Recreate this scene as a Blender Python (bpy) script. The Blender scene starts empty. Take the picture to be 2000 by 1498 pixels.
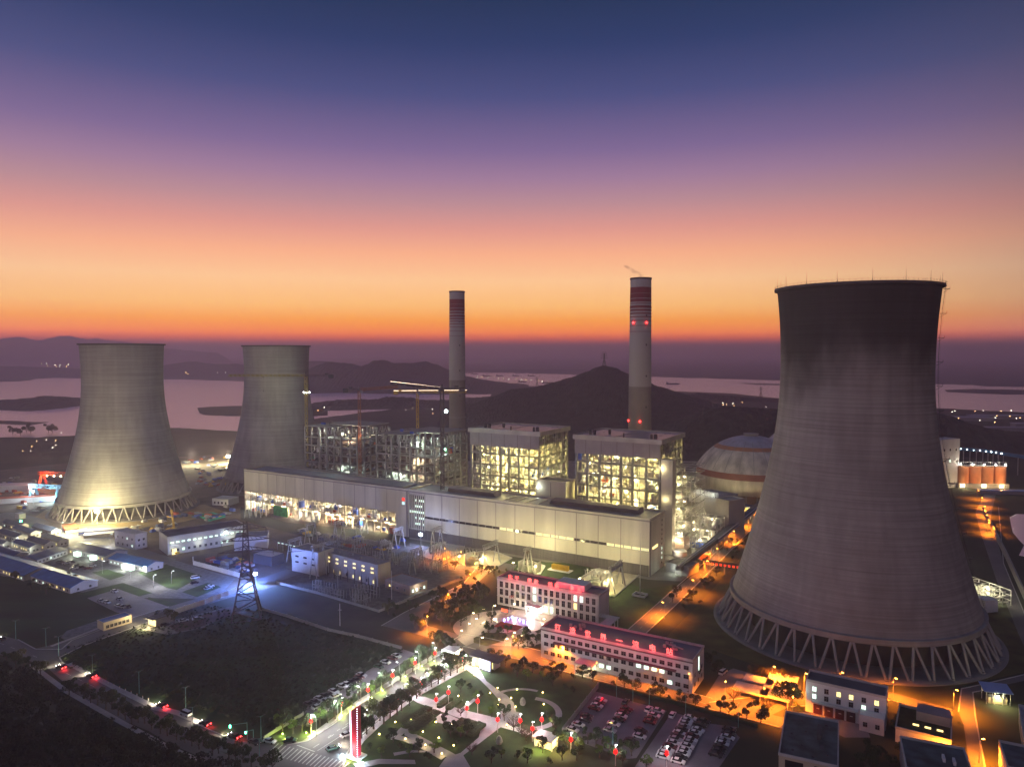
import bpy, math, random
from mathutils import Vector, Matrix, noise
R=random.Random(7)
SC=bpy.context.scene; COL=SC.collection
# ---------- camera ----------
F=1388.;H=145.;YH=690.;P=math.atan((749-YH)/F);T=math.radians(30.5)
cp,sp=math.cos(P),math.sin(P); cT,sT=math.cos(T),math.sin(T)
cam=bpy.data.cameras.new('camera');co=bpy.data.objects.new('camera',cam);COL.objects.link(co)
co.location=(0,0,H);co.rotation_euler=(math.pi/2-P,0,0)
cam.sensor_width=36;cam.lens=36*F/2000;cam.clip_start=1;cam.clip_end=60000
SC.camera=co
def lin(c): return tuple((x/255/12.92 if x<=10 else ((x/255+.055)/1.055)**2.4) for x in c)
# ---------- sky ----------
wd=bpy.data.worlds.new('World');SC.world=wd;wd.use_nodes=True
nt=wd.node_tree;N=nt.nodes;Lk=nt.links;N.clear()
def nd(t,**k):
    n=N.new(t)
    for a,b in k.items(): setattr(n,a,b)
    return n
tc=nd('ShaderNodeTexCoord');sx=nd('ShaderNodeSeparateXYZ');Lk.new(tc.outputs['Generated'],sx.inputs[0])
def ramp(stops):
    r=nd('ShaderNodeValToRGB');e=r.color_ramp.elements
    while len(e)>1: e.remove(e[-1])
    e[0].position=stops[0][0];e[0].color=(*lin(stops[0][1]),1)
    for p,c in stops[1:]:
        q=e.new(p);q.color=(*lin(c),1)
    return r
rs=math.sqrt
front=ramp([(0,(160,84,80)),(.09,(172,84,72)),(.115,(215,82,36)),(.14,(255,98,4)),(.19,(255,136,2)),(.235,(255,160,30)),(.295,(255,190,104)),(.383,(255,200,142)),(.464,(250,176,134)),(.532,(222,152,138)),(.596,(184,138,146)),(.65,(156,122,152)),(.709,(122,102,146)),(.808,(68,77,126)),(.892,(34,58,104)),(.967,(18,48,84))])
back=ramp([(0,(190,150,150)),(.2,(190,150,158)),(.45,(142,128,138)),(.75,(90,94,114)),(1,(56,66,92))])
mp=nd('ShaderNodeMapRange');mp.inputs['From Min'].default_value=0;mp.inputs['From Max'].default_value=.47
pw=nd('ShaderNodeMath',operation='POWER');pw.inputs[1].default_value=.62
Lk.new(sx.outputs[2],mp.inputs['Value']);Lk.new(mp.outputs[0],pw.inputs[0])
Lk.new(pw.outputs[0],front.inputs[0]);Lk.new(pw.outputs[0],back.inputs[0])
# horizontal bearing away from the afterglow
vn=nd('ShaderNodeVectorMath',operation='MULTIPLY');vn.inputs[1].default_value=(1,1,0);Lk.new(tc.outputs['Generated'],vn.inputs[0])
vm=nd('ShaderNodeVectorMath',operation='NORMALIZE');Lk.new(vn.outputs[0],vm.inputs[0])
dt=nd('ShaderNodeVectorMath',operation='DOT_PRODUCT');a0=math.radians(-6);dt.inputs[1].default_value=(math.sin(a0),math.cos(a0),0)
Lk.new(vm.outputs[0],dt.inputs[0])
fr=nd('ShaderNodeMapRange',interpolation_type='SMOOTHSTEP');fr.inputs['From Min'].default_value=1.0;fr.inputs['From Max'].default_value=.33
Lk.new(dt.outputs['Value'],fr.inputs['Value'])
mx=nd('ShaderNodeMix',data_type='RGBA');Lk.new(fr.outputs[0],mx.inputs['Factor']);Lk.new(front.outputs[0],mx.inputs['A']);Lk.new(back.outputs[0],mx.inputs['B'])
bg=nd('ShaderNodeBackground');gn=nd('ShaderNodeMapRange',interpolation_type='SMOOTHERSTEP');gn.inputs['From Min'].default_value=0;gn.inputs['From Max'].default_value=.16;gn.inputs['To Min'].default_value=2.0;gn.inputs['To Max'].default_value=1.05;Lk.new(sx.outputs[2],gn.inputs['Value']);az=nd('ShaderNodeVectorMath',operation='DOT_PRODUCT');aw=math.radians(-105);az.inputs[1].default_value=(math.sin(aw),math.cos(aw),0);Lk.new(vm.outputs[0],az.inputs[0])
side=nd('ShaderNodeMapRange');side.inputs['From Min'].default_value=-.85;side.inputs['From Max'].default_value=.85;side.inputs['To Min'].default_value=.22;side.inputs['To Max'].default_value=1.6;Lk.new(az.outputs['Value'],side.inputs['Value'])
fz=nd('ShaderNodeMix',data_type='FLOAT');fz.inputs['A'].default_value=1.0;Lk.new(fr.outputs[0],fz.inputs['Factor']);Lk.new(side.outputs[0],fz.inputs['B'])
gm2=nd('ShaderNodeMath',operation='MULTIPLY');dv=nd('ShaderNodeMath',operation='DIVIDE');dv.inputs[0].default_value=.037;Lk.new(sx.outputs[2],dv.inputs[1])
mn=nd('ShaderNodeMath',operation='MINIMUM');mn.inputs[1].default_value=1.3;Lk.new(dv.outputs[0],mn.inputs[0])
mxx=nd('ShaderNodeMath',operation='MAXIMUM');mxx.inputs[1].default_value=0;Lk.new(mn.outputs[0],mxx.inputs[0])
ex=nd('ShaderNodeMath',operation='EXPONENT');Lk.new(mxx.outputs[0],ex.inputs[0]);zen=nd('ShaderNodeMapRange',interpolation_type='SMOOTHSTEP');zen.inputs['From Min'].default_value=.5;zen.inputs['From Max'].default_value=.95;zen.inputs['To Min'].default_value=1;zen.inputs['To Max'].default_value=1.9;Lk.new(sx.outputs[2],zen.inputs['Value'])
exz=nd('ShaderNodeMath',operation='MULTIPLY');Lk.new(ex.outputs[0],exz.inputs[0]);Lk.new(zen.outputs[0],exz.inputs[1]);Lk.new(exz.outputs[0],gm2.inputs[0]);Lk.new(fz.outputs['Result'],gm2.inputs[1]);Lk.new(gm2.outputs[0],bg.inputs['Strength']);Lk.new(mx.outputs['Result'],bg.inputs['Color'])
# sky gain is raised overhead, out of view, to light roads and roofs
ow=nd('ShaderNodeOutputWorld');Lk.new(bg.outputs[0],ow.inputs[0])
vs=SC.view_settings;vs.view_transform='Standard';vs.look='None';vs.exposure=0;vs.gamma=1
SC.cycles.use_denoising=True
SC.cycles.max_bounces=5;SC.cycles.diffuse_bounces=2;SC.cycles.glossy_bounces=2;SC.cycles.transmission_bounces=2;SC.cycles.volume_bounces=2;SC.cycles.transparent_max_bounces=16
SC.cycles.sample_clamp_indirect=4;SC.cycles.sample_clamp_direct=0;SC.cycles.caustics_reflective=False;SC.cycles.caustics_refractive=False
# ---------- pixel <-> ground helpers (real ground positions) ----------
def ray(px,py):
    x=(px-1000)/F;y=-(py-749)/F
    return x, cp+y*sp, -sp+y*cp
def G(px,py,z=0):
    a,b,c=ray(px,py);t=(z-H)/c;return a*t,b*t
def A(px,py,Y):
    a,b,c=ray(px,py);t=Y/b;return a*t,Y,H+c*t
O=(89.0,455.2)
def W(u,v,z=0): return (O[0]+u*cT+v*sT, O[1]-u*sT+v*cT, z)
def S(px,py,z=0):
    x,y=G(px,py,z);x-=O[0];y-=O[1];return x*cT-y*sT, x*sT+y*cT
# ---------- materials ----------
MT={}
def M(name,col,rough=.85,var=.3,scale=.15,bump=0,metal=0,stretch=None,detail=4,alpha=None):
    if name in MT: return MT[name]
    m=bpy.data.materials.new(name);m.use_nodes=True;t=m.node_tree;b=t.nodes['Principled BSDF']
    b.inputs['Roughness'].default_value=rough;b.inputs['Metallic'].default_value=metal
    b.inputs['Base Color'].default_value=(*col,1)
    if var:
        c=t.nodes.new('ShaderNodeTexCoord');n=t.nodes.new('ShaderNodeTexNoise');n.inputs['Scale'].default_value=scale;n.inputs['Detail'].default_value=detail
        src=c.outputs['Object']
        if stretch:
            mpn=t.nodes.new('ShaderNodeMapping');mpn.inputs['Scale'].default_value=stretch;t.links.new(src,mpn.inputs[0]);src=mpn.outputs[0]
        t.links.new(src,n.inputs['Vector'])
        r=t.nodes.new('ShaderNodeMapRange');r.inputs['From Min'].default_value=.3;r.inputs['From Max'].default_value=.7
        r.inputs['To Min'].default_value=1-var;r.inputs['To Max'].default_value=1+var;t.links.new(n.outputs[0],r.inputs[0])
        v=t.nodes.new('ShaderNodeVectorMath');v.operation='SCALE';v.inputs[0].default_value=col;t.links.new(r.outputs[0],v.inputs['Scale'])
        t.links.new(v.outputs[0],b.inputs['Base Color'])
        if bump:
            bn=t.nodes.new('ShaderNodeBump');bn.inputs['Strength'].default_value=bump;bn.inputs['Distance'].default_value=.5;t.links.new(n.outputs[0],bn.inputs['Height']);t.links.new(bn.outputs[0],b.inputs['Normal'])
    MT[name]=m;return m
def ME(name,col,st):
    if name in MT: return MT[name]
    m=bpy.data.materials.new(name);m.use_nodes=True;b=m.node_tree.nodes['Principled BSDF']
    b.inputs['Base Color'].default_value=(.12*col[0],.12*col[1],.12*col[2],1);b.inputs['Emission Color'].default_value=(*col,1);b.inputs['Emission Strength'].default_value=st
    try: m.cycles.emission_sampling='NONE' if st<12 else 'AUTO'
    except Exception: pass
    MT[name]=m;return m
steel=M('galvanised steel',(.36,.36,.35),.5,.2,.5,metal=.3)
dsteel=M('dark painted steel',(.06,.055,.06),.6,.2,.5)
rsteel=M('orange painted steel',(.28,.11,.05),.6,.2,.5)
ysteel=M('yellow painted steel',(.6,.38,.03),.5,.2,.5)
wpaint=M('white render',(.62,.6,.6),.85,.1,.08)
gpaint=M('pale grey cladding',(.5,.47,.385),.6,.16,.12,stretch=(1,1,.12))
seam=M('cladding joint',(.16,.13,.12),.7,.1)
rooft=M('grey roof membrane',(.2,.2,.23),.55,.25,.06)
droof=M('dark roof membrane',(.1,.1,.115),.7,.3,.1)
asph=M('asphalt',(.12,.115,.12),.7,.25,.05)
conc=M('concrete',(.3,.29,.27),.85,.2,.06)
kerbm=M('kerb stone',(.42,.41,.4),.8,.15,.3)
glassd=M('dark window glass',(.012,.014,.018),.12,0)
lampw=ME('white lamp face',(.9,1,.95),60)
lampo=ME('sodium lamp face',(1,.4,.05),30)
lampy=ME('warm lamp face',(1,.8,.42),40)
winw=ME('lit window cool',(.75,1,.82),2.2)
winy=ME('lit window warm',(1,.78,.28),2.4)
# ---------- mesh builder ----------
class MB:
    def __init__(s): s.v=[];s.f=[];s.m=[]
    def add(s,vs,fs,m=0):
        o=len(s.v);s.v+=[tuple(p) for p in vs];s.f+=[tuple(i+o for i in f) for f in fs];s.m+=[m]*len(fs);return s
    def box(s,x0,y0,z0,x1,y1,z1,m=0):
        return s.add([(x0,y0,z0),(x1,y0,z0),(x1,y1,z0),(x0,y1,z0),(x0,y0,z1),(x1,y0,z1),(x1,y1,z1),(x0,y1,z1)],[(0,3,2,1),(4,5,6,7),(0,1,5,4),(1,2,6,5),(2,3,7,6),(3,0,4,7)],m)
    def bar(s,p,q,w,h=None,m=0):
        p=Vector(p);q=Vector(q);h=h or w;d=(q-p)
        if d.length<1e-6: return s
        d.normalize();up=Vector((0,0,1)) if abs(d.z)<.9 else Vector((0,1,0))
        a=d.cross(up).normalized();b=a.cross(d);a=a*w/2;b=b*h/2
        vs=[p-a-b,p+a-b,p+a+b,p-a+b,q-a-b,q+a-b,q+a+b,q-a+b]
        return s.add(vs,[(0,3,2,1),(4,5,6,7),(0,1,5,4),(1,2,6,5),(2,3,7,6),(3,0,4,7)],m)
    def tube(s,p,q,r,r2=None,n=8,m=0,cap=True):
        p=Vector(p);q=Vector(q);r2=r if r2 is None else r2;d=(q-p).normalized();up=Vector((0,0,1)) if abs(d.z)<.9 else Vector((0,1,0))
        a=d.cross(up).normalized();b=a.cross(d);vs=[]
        for c,rr in((p,r),(q,r2)):
            for i in range(n):
                t=2*math.pi*i/n;vs.append(c+a*math.cos(t)*rr+b*math.sin(t)*rr)
        fs=[(i,(i+1)%n,n+(i+1)%n,n+i) for i in range(n)]
        if cap: fs+=[tuple(range(n-1,-1,-1)),tuple(range(n,2*n))]
        return s.add(vs,fs,m)
    def lathe(s,prof,n=24,m=0,c=(0,0),closed=False):
        vs=[];k=len(prof)
        for r,z in prof:
            for i in range(n):
                t=2*math.pi*i/n;vs.append((c[0]+r*math.cos(t),c[1]+r*math.sin(t),z))
        fs=[(j*n+i,j*n+(i+1)%n,(j+1)*n+(i+1)%n,(j+1)*n+i) for j in range(k-1) for i in range(n)]
        if closed: fs+=[((k-1)*n+i,(k-1)*n+(i+1)%n,(i+1)%n,i) for i in range(n)]
        return s.add(vs,fs,m)
    def prism(s,pts,z0,z1,m=0,ms=None):
        n=len(pts);vs=[(x,y,z0) for x,y in pts]+[(x,y,z1) for x,y in pts]
        ar=sum(pts[i][0]*pts[(i+1)%n][1]-pts[(i+1)%n][0]*pts[i][1] for i in range(n))
        if ar<0: vs=vs[:n][::-1]+vs[n:][::-1]
        s.add(vs,[tuple(range(n,2*n)),tuple(range(n-1,-1,-1))],m)
        o=len(s.v)-2*n
        for i in range(n): s.f.append((o+i,o+(i+1)%n,o+n+(i+1)%n,o+n+i));s.m.append(m if ms is None else ms)
        return s
    def lattice(s,p,q,w,t,seg,m=0,tri=False,w2=None):
        p=Vector(p);q=Vector(q);d=(q-p).normalized();up=Vector((0,0,1)) if abs(d.z)<.9 else Vector((0,1,0))
        a=d.cross(up).normalized();b=a.cross(d);w2=w if w2 is None else w2
        cs=[(-1,-1),(1,-1),(1,1),(-1,1)] if not tri else [(-1,-1),(1,-1),(0,1)]
        L=lambda k,c:p+(q-p)*k+(a*c[0]+b*c[1])*(w+(w2-w)*k)/2
        n=len(cs)
        for c in cs: s.bar(L(0,c),L(1,c),t*1.4,None,m)
        for k in range(seg):
            for i in range(n):
                c,e=cs[i],cs[(i+1)%n]
                if k%2: c,e=e,c
                s.bar(L(k/seg,c),L((k+1)/seg,e),t,None,m)
                if k%2==0: s.bar(L(k/seg,c),L(k/seg,e),t,None,m)
        return s
    def build(s,name,mats,parent=None,smooth=False,loc=None,rot=None):
        me=bpy.data.meshes.new(name);me.from_pydata(s.v,[],s.f)
        for m in (mats if isinstance(mats,(list,tuple)) else [mats]): me.materials.append(m)
        me.polygons.foreach_set('material_index',s.m)
        if smooth: me.polygons.foreach_set('use_smooth',[True]*len(me.polygons))
        me.update();return link(name,me,parent,loc,rot)
def link(name,data,parent=None,loc=None,rot=None):
    o=bpy.data.objects.new(name,data);COL.objects.link(o)
    if parent is not None: o.parent=parent
    if loc is not None: o.location=loc
    if rot is not None: o.rotation_euler=(0,0,rot)
    return o
def thing(name,label,cat,loc,rot=-T,group=None):
    o=link(name,None,None,loc,rot);o.empty_display_size=1
    o['label']=label;o['category']=cat
    if group:o['group']=group
    return o
def tag(o,label,cat,group=None,kind=None):
    o['label']=label;o['category']=cat
    if group:o['group']=group
    if kind:o['kind']=kind
    return o
def struct(o,label=None):
    o['kind']='structure'
    if label:o['label']=label
    return o
def copy_tree(o,parent=None,loc=None,rot=None,label=None,group=None,scale=None):
    c=o.copy();COL.objects.link(c);c.parent=parent
    if loc is not None:c.location=loc
    if rot is not None:c.rotation_euler=(0,0,rot)
    if label:c['label']=label
    if group:c['group']=group
    if scale:c.scale=scale if isinstance(scale,tuple) else (scale,)*3
    for ch in o.children: copy_tree(ch,c)
    return c
def lamp(parent,loc,col,power,r=.4,kind='POINT',name='lamp_light'):
    k=(name,tuple(col),power,r,kind);l=LD.get(k)
    if not l:
        l=bpy.data.lights.new(name,kind);l.color=col;l.energy=power;l.shadow_soft_size=r;LD[k]=l
        if kind=='SPOT': l.spot_size=math.radians(150);l.spot_blend=.6
    return link(name,l,parent,loc)
LD={}
SOD=(1,.25,.015);WRM=(1,.82,.42);COOL=(.72,.9,1);WHT=(.9,1,.8)
def nth(i): return ['first','second','third','fourth','fifth','sixth','seventh','eighth','ninth','tenth','eleventh','twelfth','thirteenth','fourteenth','fifteenth','sixteenth','seventeenth','eighteenth','nineteenth','twentieth'][i] if i<20 else '%dth'%(i+1)
def patch(name,pts,z,mat,h=.0,label=None):
    """flat ground sheet given by outline points in photo pixels"""
    P2=[G(x,y) for x,y in pts];b=MB();b.prism(P2,z-.3 if h else z-.01,z+h)
    o=b.build(name,mat);return struct(o,label)
# ---------- landscape ----------
gm=M('dark grassland',(.036,.044,.022),1,.45,.02,bump=.3)
b=MB();n=40;X=26000
b.add([(-X,-400,0),(X,-400,0),(X,30000,0),(-X,30000,0)],[(0,1,2,3)])
struct(b.build('ground',gm))
wm=bpy.data.materials.new('lake water');wm.use_nodes=True;t=wm.node_tree;bs=t.nodes['Principled BSDF'];bs.inputs['Base Color'].default_value=(.86,.76,.8,1);bs.inputs['Metallic'].default_value=.85;bs.inputs['Roughness'].default_value=.3
n1=t.nodes.new('ShaderNodeTexNoise');n1.inputs['Scale'].default_value=.02;n1.inputs['Detail'].default_value=5;c1=t.nodes.new('ShaderNodeTexCoord');m1=t.nodes.new('ShaderNodeMapping');m1.inputs['Scale'].default_value=(1,4,1)
t.links.new(c1.outputs['Object'],m1.inputs[0]);t.links.new(m1.outputs[0],n1.inputs[0]);b1=t.nodes.new('ShaderNodeBump');b1.inputs['Strength'].default_value=.35;b1.inputs['Distance'].default_value=1.;t.links.new(n1.outputs[0],b1.inputs['Height']);t.links.new(b1.outputs[0],bs.inputs['Normal'])
bs.inputs['IOR'].default_value=1.6;bs.inputs['Specular IOR Level'].default_value=1.0
def jit(pts,n=6,a=.6):
    out=[]
    for i,p in enumerate(pts):
        q=pts[(i+1)%len(pts)];L=math.hypot(q[0]-p[0],q[1]-p[1]);k=max(1,int(L/14))
        for j in range(k):
            f=j/k;out.append((p[0]+(q[0]-p[0])*f+(R.uniform(-3,3) if j else 0),p[1]+(q[1]-p[1])*f+(R.uniform(-a,a) if j else 0)))
    return out
patch('lake',jit([(-90,748),(60,743),(70,740),(150,737),(320,740),(385,742),(475,745),(560,752),(610,765),(700,768),(860,771),(960,770),(956,776),(900,777),(860,790),(760,800),(640,815),(500,832),(330,836),(120,826),(-90,818)]),.3,wm)
patch('inlet',jit([(-60,855),(-60,826),(60,831),(112,822),(175,816),(300,828),(470,832),(470,843),(330,835),(300,845),(130,852),(70,855)]),.45,wm)
patch('river',jit([(880,728),(915,727),(1060,730),(1160,733),(1300,737),(1450,741),(1560,744),(1700,748),(1840,751),(2100,757),(2300,760),(2300,830),(2100,818),(2000,806),(1845,798),(1700,790),(1520,778),(1420,768),(1300,764),(1200,766),(1080,757),(990,750),(930,745),(880,742)]),.3,wm)
lm=M('dark wooded land',(.035,.035,.02),1,.4,.01,bump=.4)
for i,pp in enumerate([[(385,797),(410,795),(480,793),(640,797),(640,812),(560,817),(400,811),(390,808)],[(-60,741),(40,740),(66,741),(40,745),(-60,748)],[(1845,762),(1900,760),(2100,764),(2100,770),(1960,771),(1850,766)],[(1900,752.5),(2100,755),(2100,757),(1930,755)],[(1440,748),(1520,750),(1560,753),(1480,752)]]):
    patch('shoal',jit(pp,a=.3),.8,lm)
def ridge(name,pts,Y,d,mat,tree=2.5,nx=160,ny=34,front=1.,label=None):
    xs=[A(px,py,Y) for px,py in pts];b=MB();vs=[];rr=random.Random(len(pts)*31+int(Y))
    x0,x1=xs[0][0],xs[-1][0]
    ph=[rr.uniform(0,6) for _ in range(6)]
    for i in range(nx+1):
        x=x0+(x1-x0)*i/nx
        for k in range(len(xs)-1):
            if xs[k][0]<=x<=xs[k+1][0]+1e-6:
                f=(x-xs[k][0])/(xs[k+1][0]-xs[k][0]);f2=f*f*(3-2*f)*.5+f*.5;z=xs[k][2]+(xs[k+1][2]-xs[k][2])*f2;break
        z=max(z,.5)
        for j in range(ny+1):
            s=-1+2*j/ny
            w=(math.cos(s*math.pi)+1)/2
            y=Y+s*d*(front if s<0 else 1)*(1+.25*math.sin(x/d*2.3+ph[0]))
            zz=z*w*(1+(.16*math.sin(x/d*5+ph[1]+s*2)+.1*math.sin(x/d*11+ph[2]-s*4))*(1-w)*1.2)
            if w>.02 and w<.999 or True: zz+=(rr.uniform(0,tree*.45)+tree*.5*noise.noise(Vector((x/d*9,y/d*9,Y))))*min(1,w*3)*(1 if z>2 else .3)
            vs.append((x,y,zz-1))
    fs=[(i*(ny+1)+j,(i+1)*(ny+1)+j,(i+1)*(ny+1)+j+1,i*(ny+1)+j+1) for i in range(nx) for j in range(ny)]
    b.add(vs,fs);o=b.build(name,mat,smooth=False);return struct(o,label)
fm=M('wooded hillside',(.03,.034,.026),1,.6,.07,bump=1.)
ridge('mountains',[(-500,672),(-300,664),(-120,660),(0,664),(20,660),(38,658),(60,663),(76,666),(100,661),(118,657),(135,656),(160,662),(178,663),(190,661),(205,665),(235,667),(300,680),(420,689)],9500,900,fm,14,nx=200)
ridge('far_shore_hills',[(-600,712),(-200,712),(0,716),(160,720),(300,716),(340,712),(372,706),(400,710),(425,712),(450,711),(480,716),(560,712),(620,705),(660,709),(700,722),(900,736)],4600,600,fm,9,nx=180)
ridge('hills',[(560,760),(600,722),(640,708),(680,710),(705,716),(720,712),(735,705),(745,704),(770,709),(800,710),(832,706),(850,712),(872,722),(905,735),(960,745),(1010,752),(1040,757)],3000,420,fm,7,nx=200)
ridge('far_bank',[(880,726),(1000,722),(1200,723),(1400,727),(1560,730),(1800,734),(2050,740),(2500,748)],5800,400,fm,8,nx=160)
ridge('promontory',[(-120,790),(0,783),(30,781),(60,778),(85,774),(100,777),(125,777),(140,784),(155,792),(200,812),(260,820)],1950,170,fm,7,nx=140)
ridge('lakeside_land',[(250,830),(330,814),(360,815),(395,818),(425,817),(470,820),(560,818),(620,800)],1700,90,fm,5,nx=120)
ridge('near_shore_hills',[(590,795),(620,787),(660,783),(700,782),(735,781),(755,777),(780,776),(800,777),(815,782),(850,783),(880,782),(915,779),(960,776),(1040,770)],1950,170,fm,7,nx=180)
ridge('central_hill',[(870,800),(920,790),(960,776),(1000,762),(1040,757),(1080,748),(1115,738),(1145,727),(1165,719),(1182,716),(1200,719),(1225,730),(1260,745),(1290,756),(1320,766),(1360,777),(1400,790),(1450,800)],1550,330,fm,5,nx=260,ny=90)
ridge('right_hill',[(1280,845),(1310,832),(1350,815),(1375,803),(1400,797),(1430,795),(1460,797),(1510,799),(1560,803),(1640,806),(1760,800),(1830,808),(1850,812),(1880,826),(1940,840),(2040,850),(2200,845)],1120,150,fm,5,nx=220,ny=60)
ridge('river_bank',[(1300,772),(1380,770),(1420,774),(1470,778),(1520,780),(1600,784)],2150,60,fm,8,nx=120)
# ---------- cooling towers ----------
def shell_mat():
    m=bpy.data.materials.new('weathered shell concrete');m.use_nodes=True;t=m.node_tree;b=t.nodes['Principled BSDF'];b.inputs['Roughness'].default_value=.9
    c=t.nodes.new('ShaderNodeTexCoord');mp=t.nodes.new('ShaderNodeMapping');mp.inputs['Scale'].default_value=(.014,.014,1.25);t.links.new(c.outputs['Object'],mp.inputs[0])
    n=t.nodes.new('ShaderNodeTexNoise');n.inputs['Scale'].default_value=1;n.inputs['Detail'].default_value=6;n.inputs['Roughness'].default_value=.7;t.links.new(mp.outputs[0],n.inputs[0])
    n2=t.nodes.new('ShaderNodeTexNoise');n2.inputs['Scale'].default_value=.03;n2.inputs['Detail'].default_value=5;t.links.new(c.outputs['Object'],n2.inputs[0])
    r=t.nodes.new('ShaderNodeValToRGB');e=r.color_ramp.elements;e[0].position=.28;e[0].color=(.25,.235,.215,1);e[1].position=.7;e[1].color=(.41,.395,.37,1);t.links.new(n.outputs[0],r.inputs[0])
    mr=t.nodes.new('ShaderNodeMapRange');mr.inputs['From Min'].default_value=.3;mr.inputs['From Max'].default_value=.7;mr.inputs['To Min'].default_value=.8;mr.inputs['To Max'].default_value=1.12;t.links.new(n2.outputs[0],mr.inputs[0])
    v=t.nodes.new('ShaderNodeVectorMath');v.operation='SCALE';t.links.new(r.outputs[0],v.inputs[0]);t.links.new(mr.outputs[0],v.inputs['Scale'])
    mp3=t.nodes.new('ShaderNodeMapping');mp3.inputs['Scale'].default_value=(.22,.22,.012);t.links.new(c.outputs['Object'],mp3.inputs[0]);n3=t.nodes.new('ShaderNodeTexNoise');n3.inputs['Scale'].default_value=1;n3.inputs['Detail'].default_value=5;t.links.new(mp3.outputs[0],n3.inputs[0])
    mr3=t.nodes.new('ShaderNodeMapRange');mr3.inputs['From Min'].default_value=.3;mr3.inputs['From Max'].default_value=.7;mr3.inputs['To Min'].default_value=.84;mr3.inputs['To Max'].default_value=1.1;t.links.new(n3.outputs[0],mr3.inputs[0])
    v3=t.nodes.new('ShaderNodeVectorMath');v3.operation='SCALE';t.links.new(v.outputs[0],v3.inputs[0]);t.links.new(mr3.outputs[0],v3.inputs['Scale']);v=v3
    t.links.new(v.outputs[0],b.inputs['Base Color'])
    bn=t.nodes.new('ShaderNodeBump');bn.inputs['Strength'].default_value=.7;bn.inputs['Distance'].default_value=.25;t.links.new(n.outputs[0],bn.inputs['Height']);t.links.new(bn.outputs[0],b.inputs['Normal'])
    return m,t,v,b,c
shm=shell_mat()[0]
# the old tower has a soot-stained crown with an uneven lower edge
sh2,t,v,b_,c=shell_mat();sh2.name='stained shell concrete'
sxx=t.nodes.new('ShaderNodeSeparateXYZ');t.links.new(c.outputs['Object'],sxx.inputs[0])
nn=t.nodes.new('ShaderNodeTexNoise');nn.inputs['Scale'].default_value=.045;nn.inputs['Detail'].default_value=5;mpp=t.nodes.new('ShaderNodeMapping');mpp.inputs['Scale'].default_value=(1,1,.45);t.links.new(c.outputs['Object'],mpp.inputs[0]);t.links.new(mpp.outputs[0],nn.inputs[0])
ma=t.nodes.new('ShaderNodeMath');ma.operation='MULTIPLY_ADD';ma.inputs[1].default_value=64;t.links.new(nn.outputs[0],ma.inputs[0]);t.links.new(sxx.outputs[2],ma.inputs[2])
m2=t.nodes.new('ShaderNodeMapRange');m2.interpolation_type='SMOOTHSTEP';m2.inputs['From Min'].default_value=150;m2.inputs['From Max'].default_value=186;m2.inputs['To Min'].default_value=.8;m2.inputs['To Max'].default_value=.16;t.links.new(ma.outputs[0],m2.inputs[0])
v2=t.nodes.new('ShaderNodeVectorMath');v2.operation='SCALE';t.links.new(v.outputs[0],v2.inputs[0]);t.links.new(m2.outputs[0],v2.inputs['Scale']);t.links.new(v2.outputs[0],b_.inputs['Base Color'])
colm=M('column concrete',(.3,.285,.265),.85,.15,.3)
basinm=M('basin concrete',(.2,.19,.18),.9,.2,.1)
def cooling_tower(label,ang,L,rt,zt,k1,k2,zb,zh,nv,mat,group):
    a=math.radians(ang);loc=(L*math.sin(a),L*math.cos(a),0)
    t=thing('cooling_tower',label,'cooling tower',loc,0,group)
    r=lambda z:math.sqrt(rt*rt+((k1 if z<zt else k2)*(z-zt))**2)
    prof=[(r(zb+(zh-zb)*i/64),zb+(zh-zb)*i/64) for i in range(65)]
    inn=[(q-.7,z) for q,z in prof[::-1]]
    MB().lathe(prof+inn,160,closed=True).build('shell',mat,t,smooth=True)
    rr=r(zh);MB().lathe([(rr,zh-1.2),(rr+1.4,zh-1),(rr+1.4,zh+.2),(rr-.9,zh+.2),(rr-.9,zh-1.2)],160,closed=True).build('rim',M('dark rim concrete',(.1,.09,.09),.9,.2),t)
    rb=r(zb);MB().lathe([(rb+.35,zb+2.6),(rb+1,zb+2.4),(rb+.9,zb-.2),(rb-1.6,zb-.2),(rb-1.6,zb+2.4)],160,closed=True).build('ring_beam',mat,t)
    rf=rb+zb*.46
    c=MB();c.tube((0,-.0,0),(0,0,1),.62,.62,8);cme=c.build('column',colm,t);me=cme.data;first=True
    for i in range(nv):
        for s in(-1,1):
            a0=2*math.pi*(i+.5)/nv;a1=a0+s*math.pi/nv*.92;a0+=s*.012
            p=Vector((rf*math.cos(a0),rf*math.sin(a0),.9));q=Vector((rb*math.cos(a1),rb*math.sin(a1),zb))
            o=cme if first else link('column',me,t);first=False
            o.location=p;o.rotation_mode='QUATERNION';o.rotation_quaternion=Vector((0,0,1)).rotation_difference(q-p);o.scale=(1,1,(q-p).length)
    f=MB()
    for i in range(nv):
        a0=2*math.pi*(i+.5)/nv;x,y=rf*math.cos(a0),rf*math.sin(a0);f.tube((x,y,0),(x,y,1.4),1.7,1.2,8)
    f.lathe([(rf+3,0),(rf+3,.5),(rf+1.8,.9),(rf-2,.9),(rf-2,.2),(0.1,.2)],96)
    f.build('basin',basinm,t)
    g=MB()  # fill and drift louvres inside, seen dark between the columns
    g.lathe([(rb-9,.3),(rb-9,zb-2),(1,zb-2)],72)
    g.build('water_fill',M('wet fill packs',(.05,.05,.05),.6,.3,.3,stretch=(1,1,.1)),t)
    return t,rr,r
near,rr,rf_=cooling_tower('large dark cooling tower on the right with soot-stained crown and lightning rods',25.75,415,36.5,137,.392,.32,14,179,44,sh2,None)
cooling_tower('pale cooling tower on the far left, lit at its foot by a floodlight',-28.7,753,33.7,121,.4,.28,11.5,153.5,40,shm,'new cooling towers')
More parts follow.
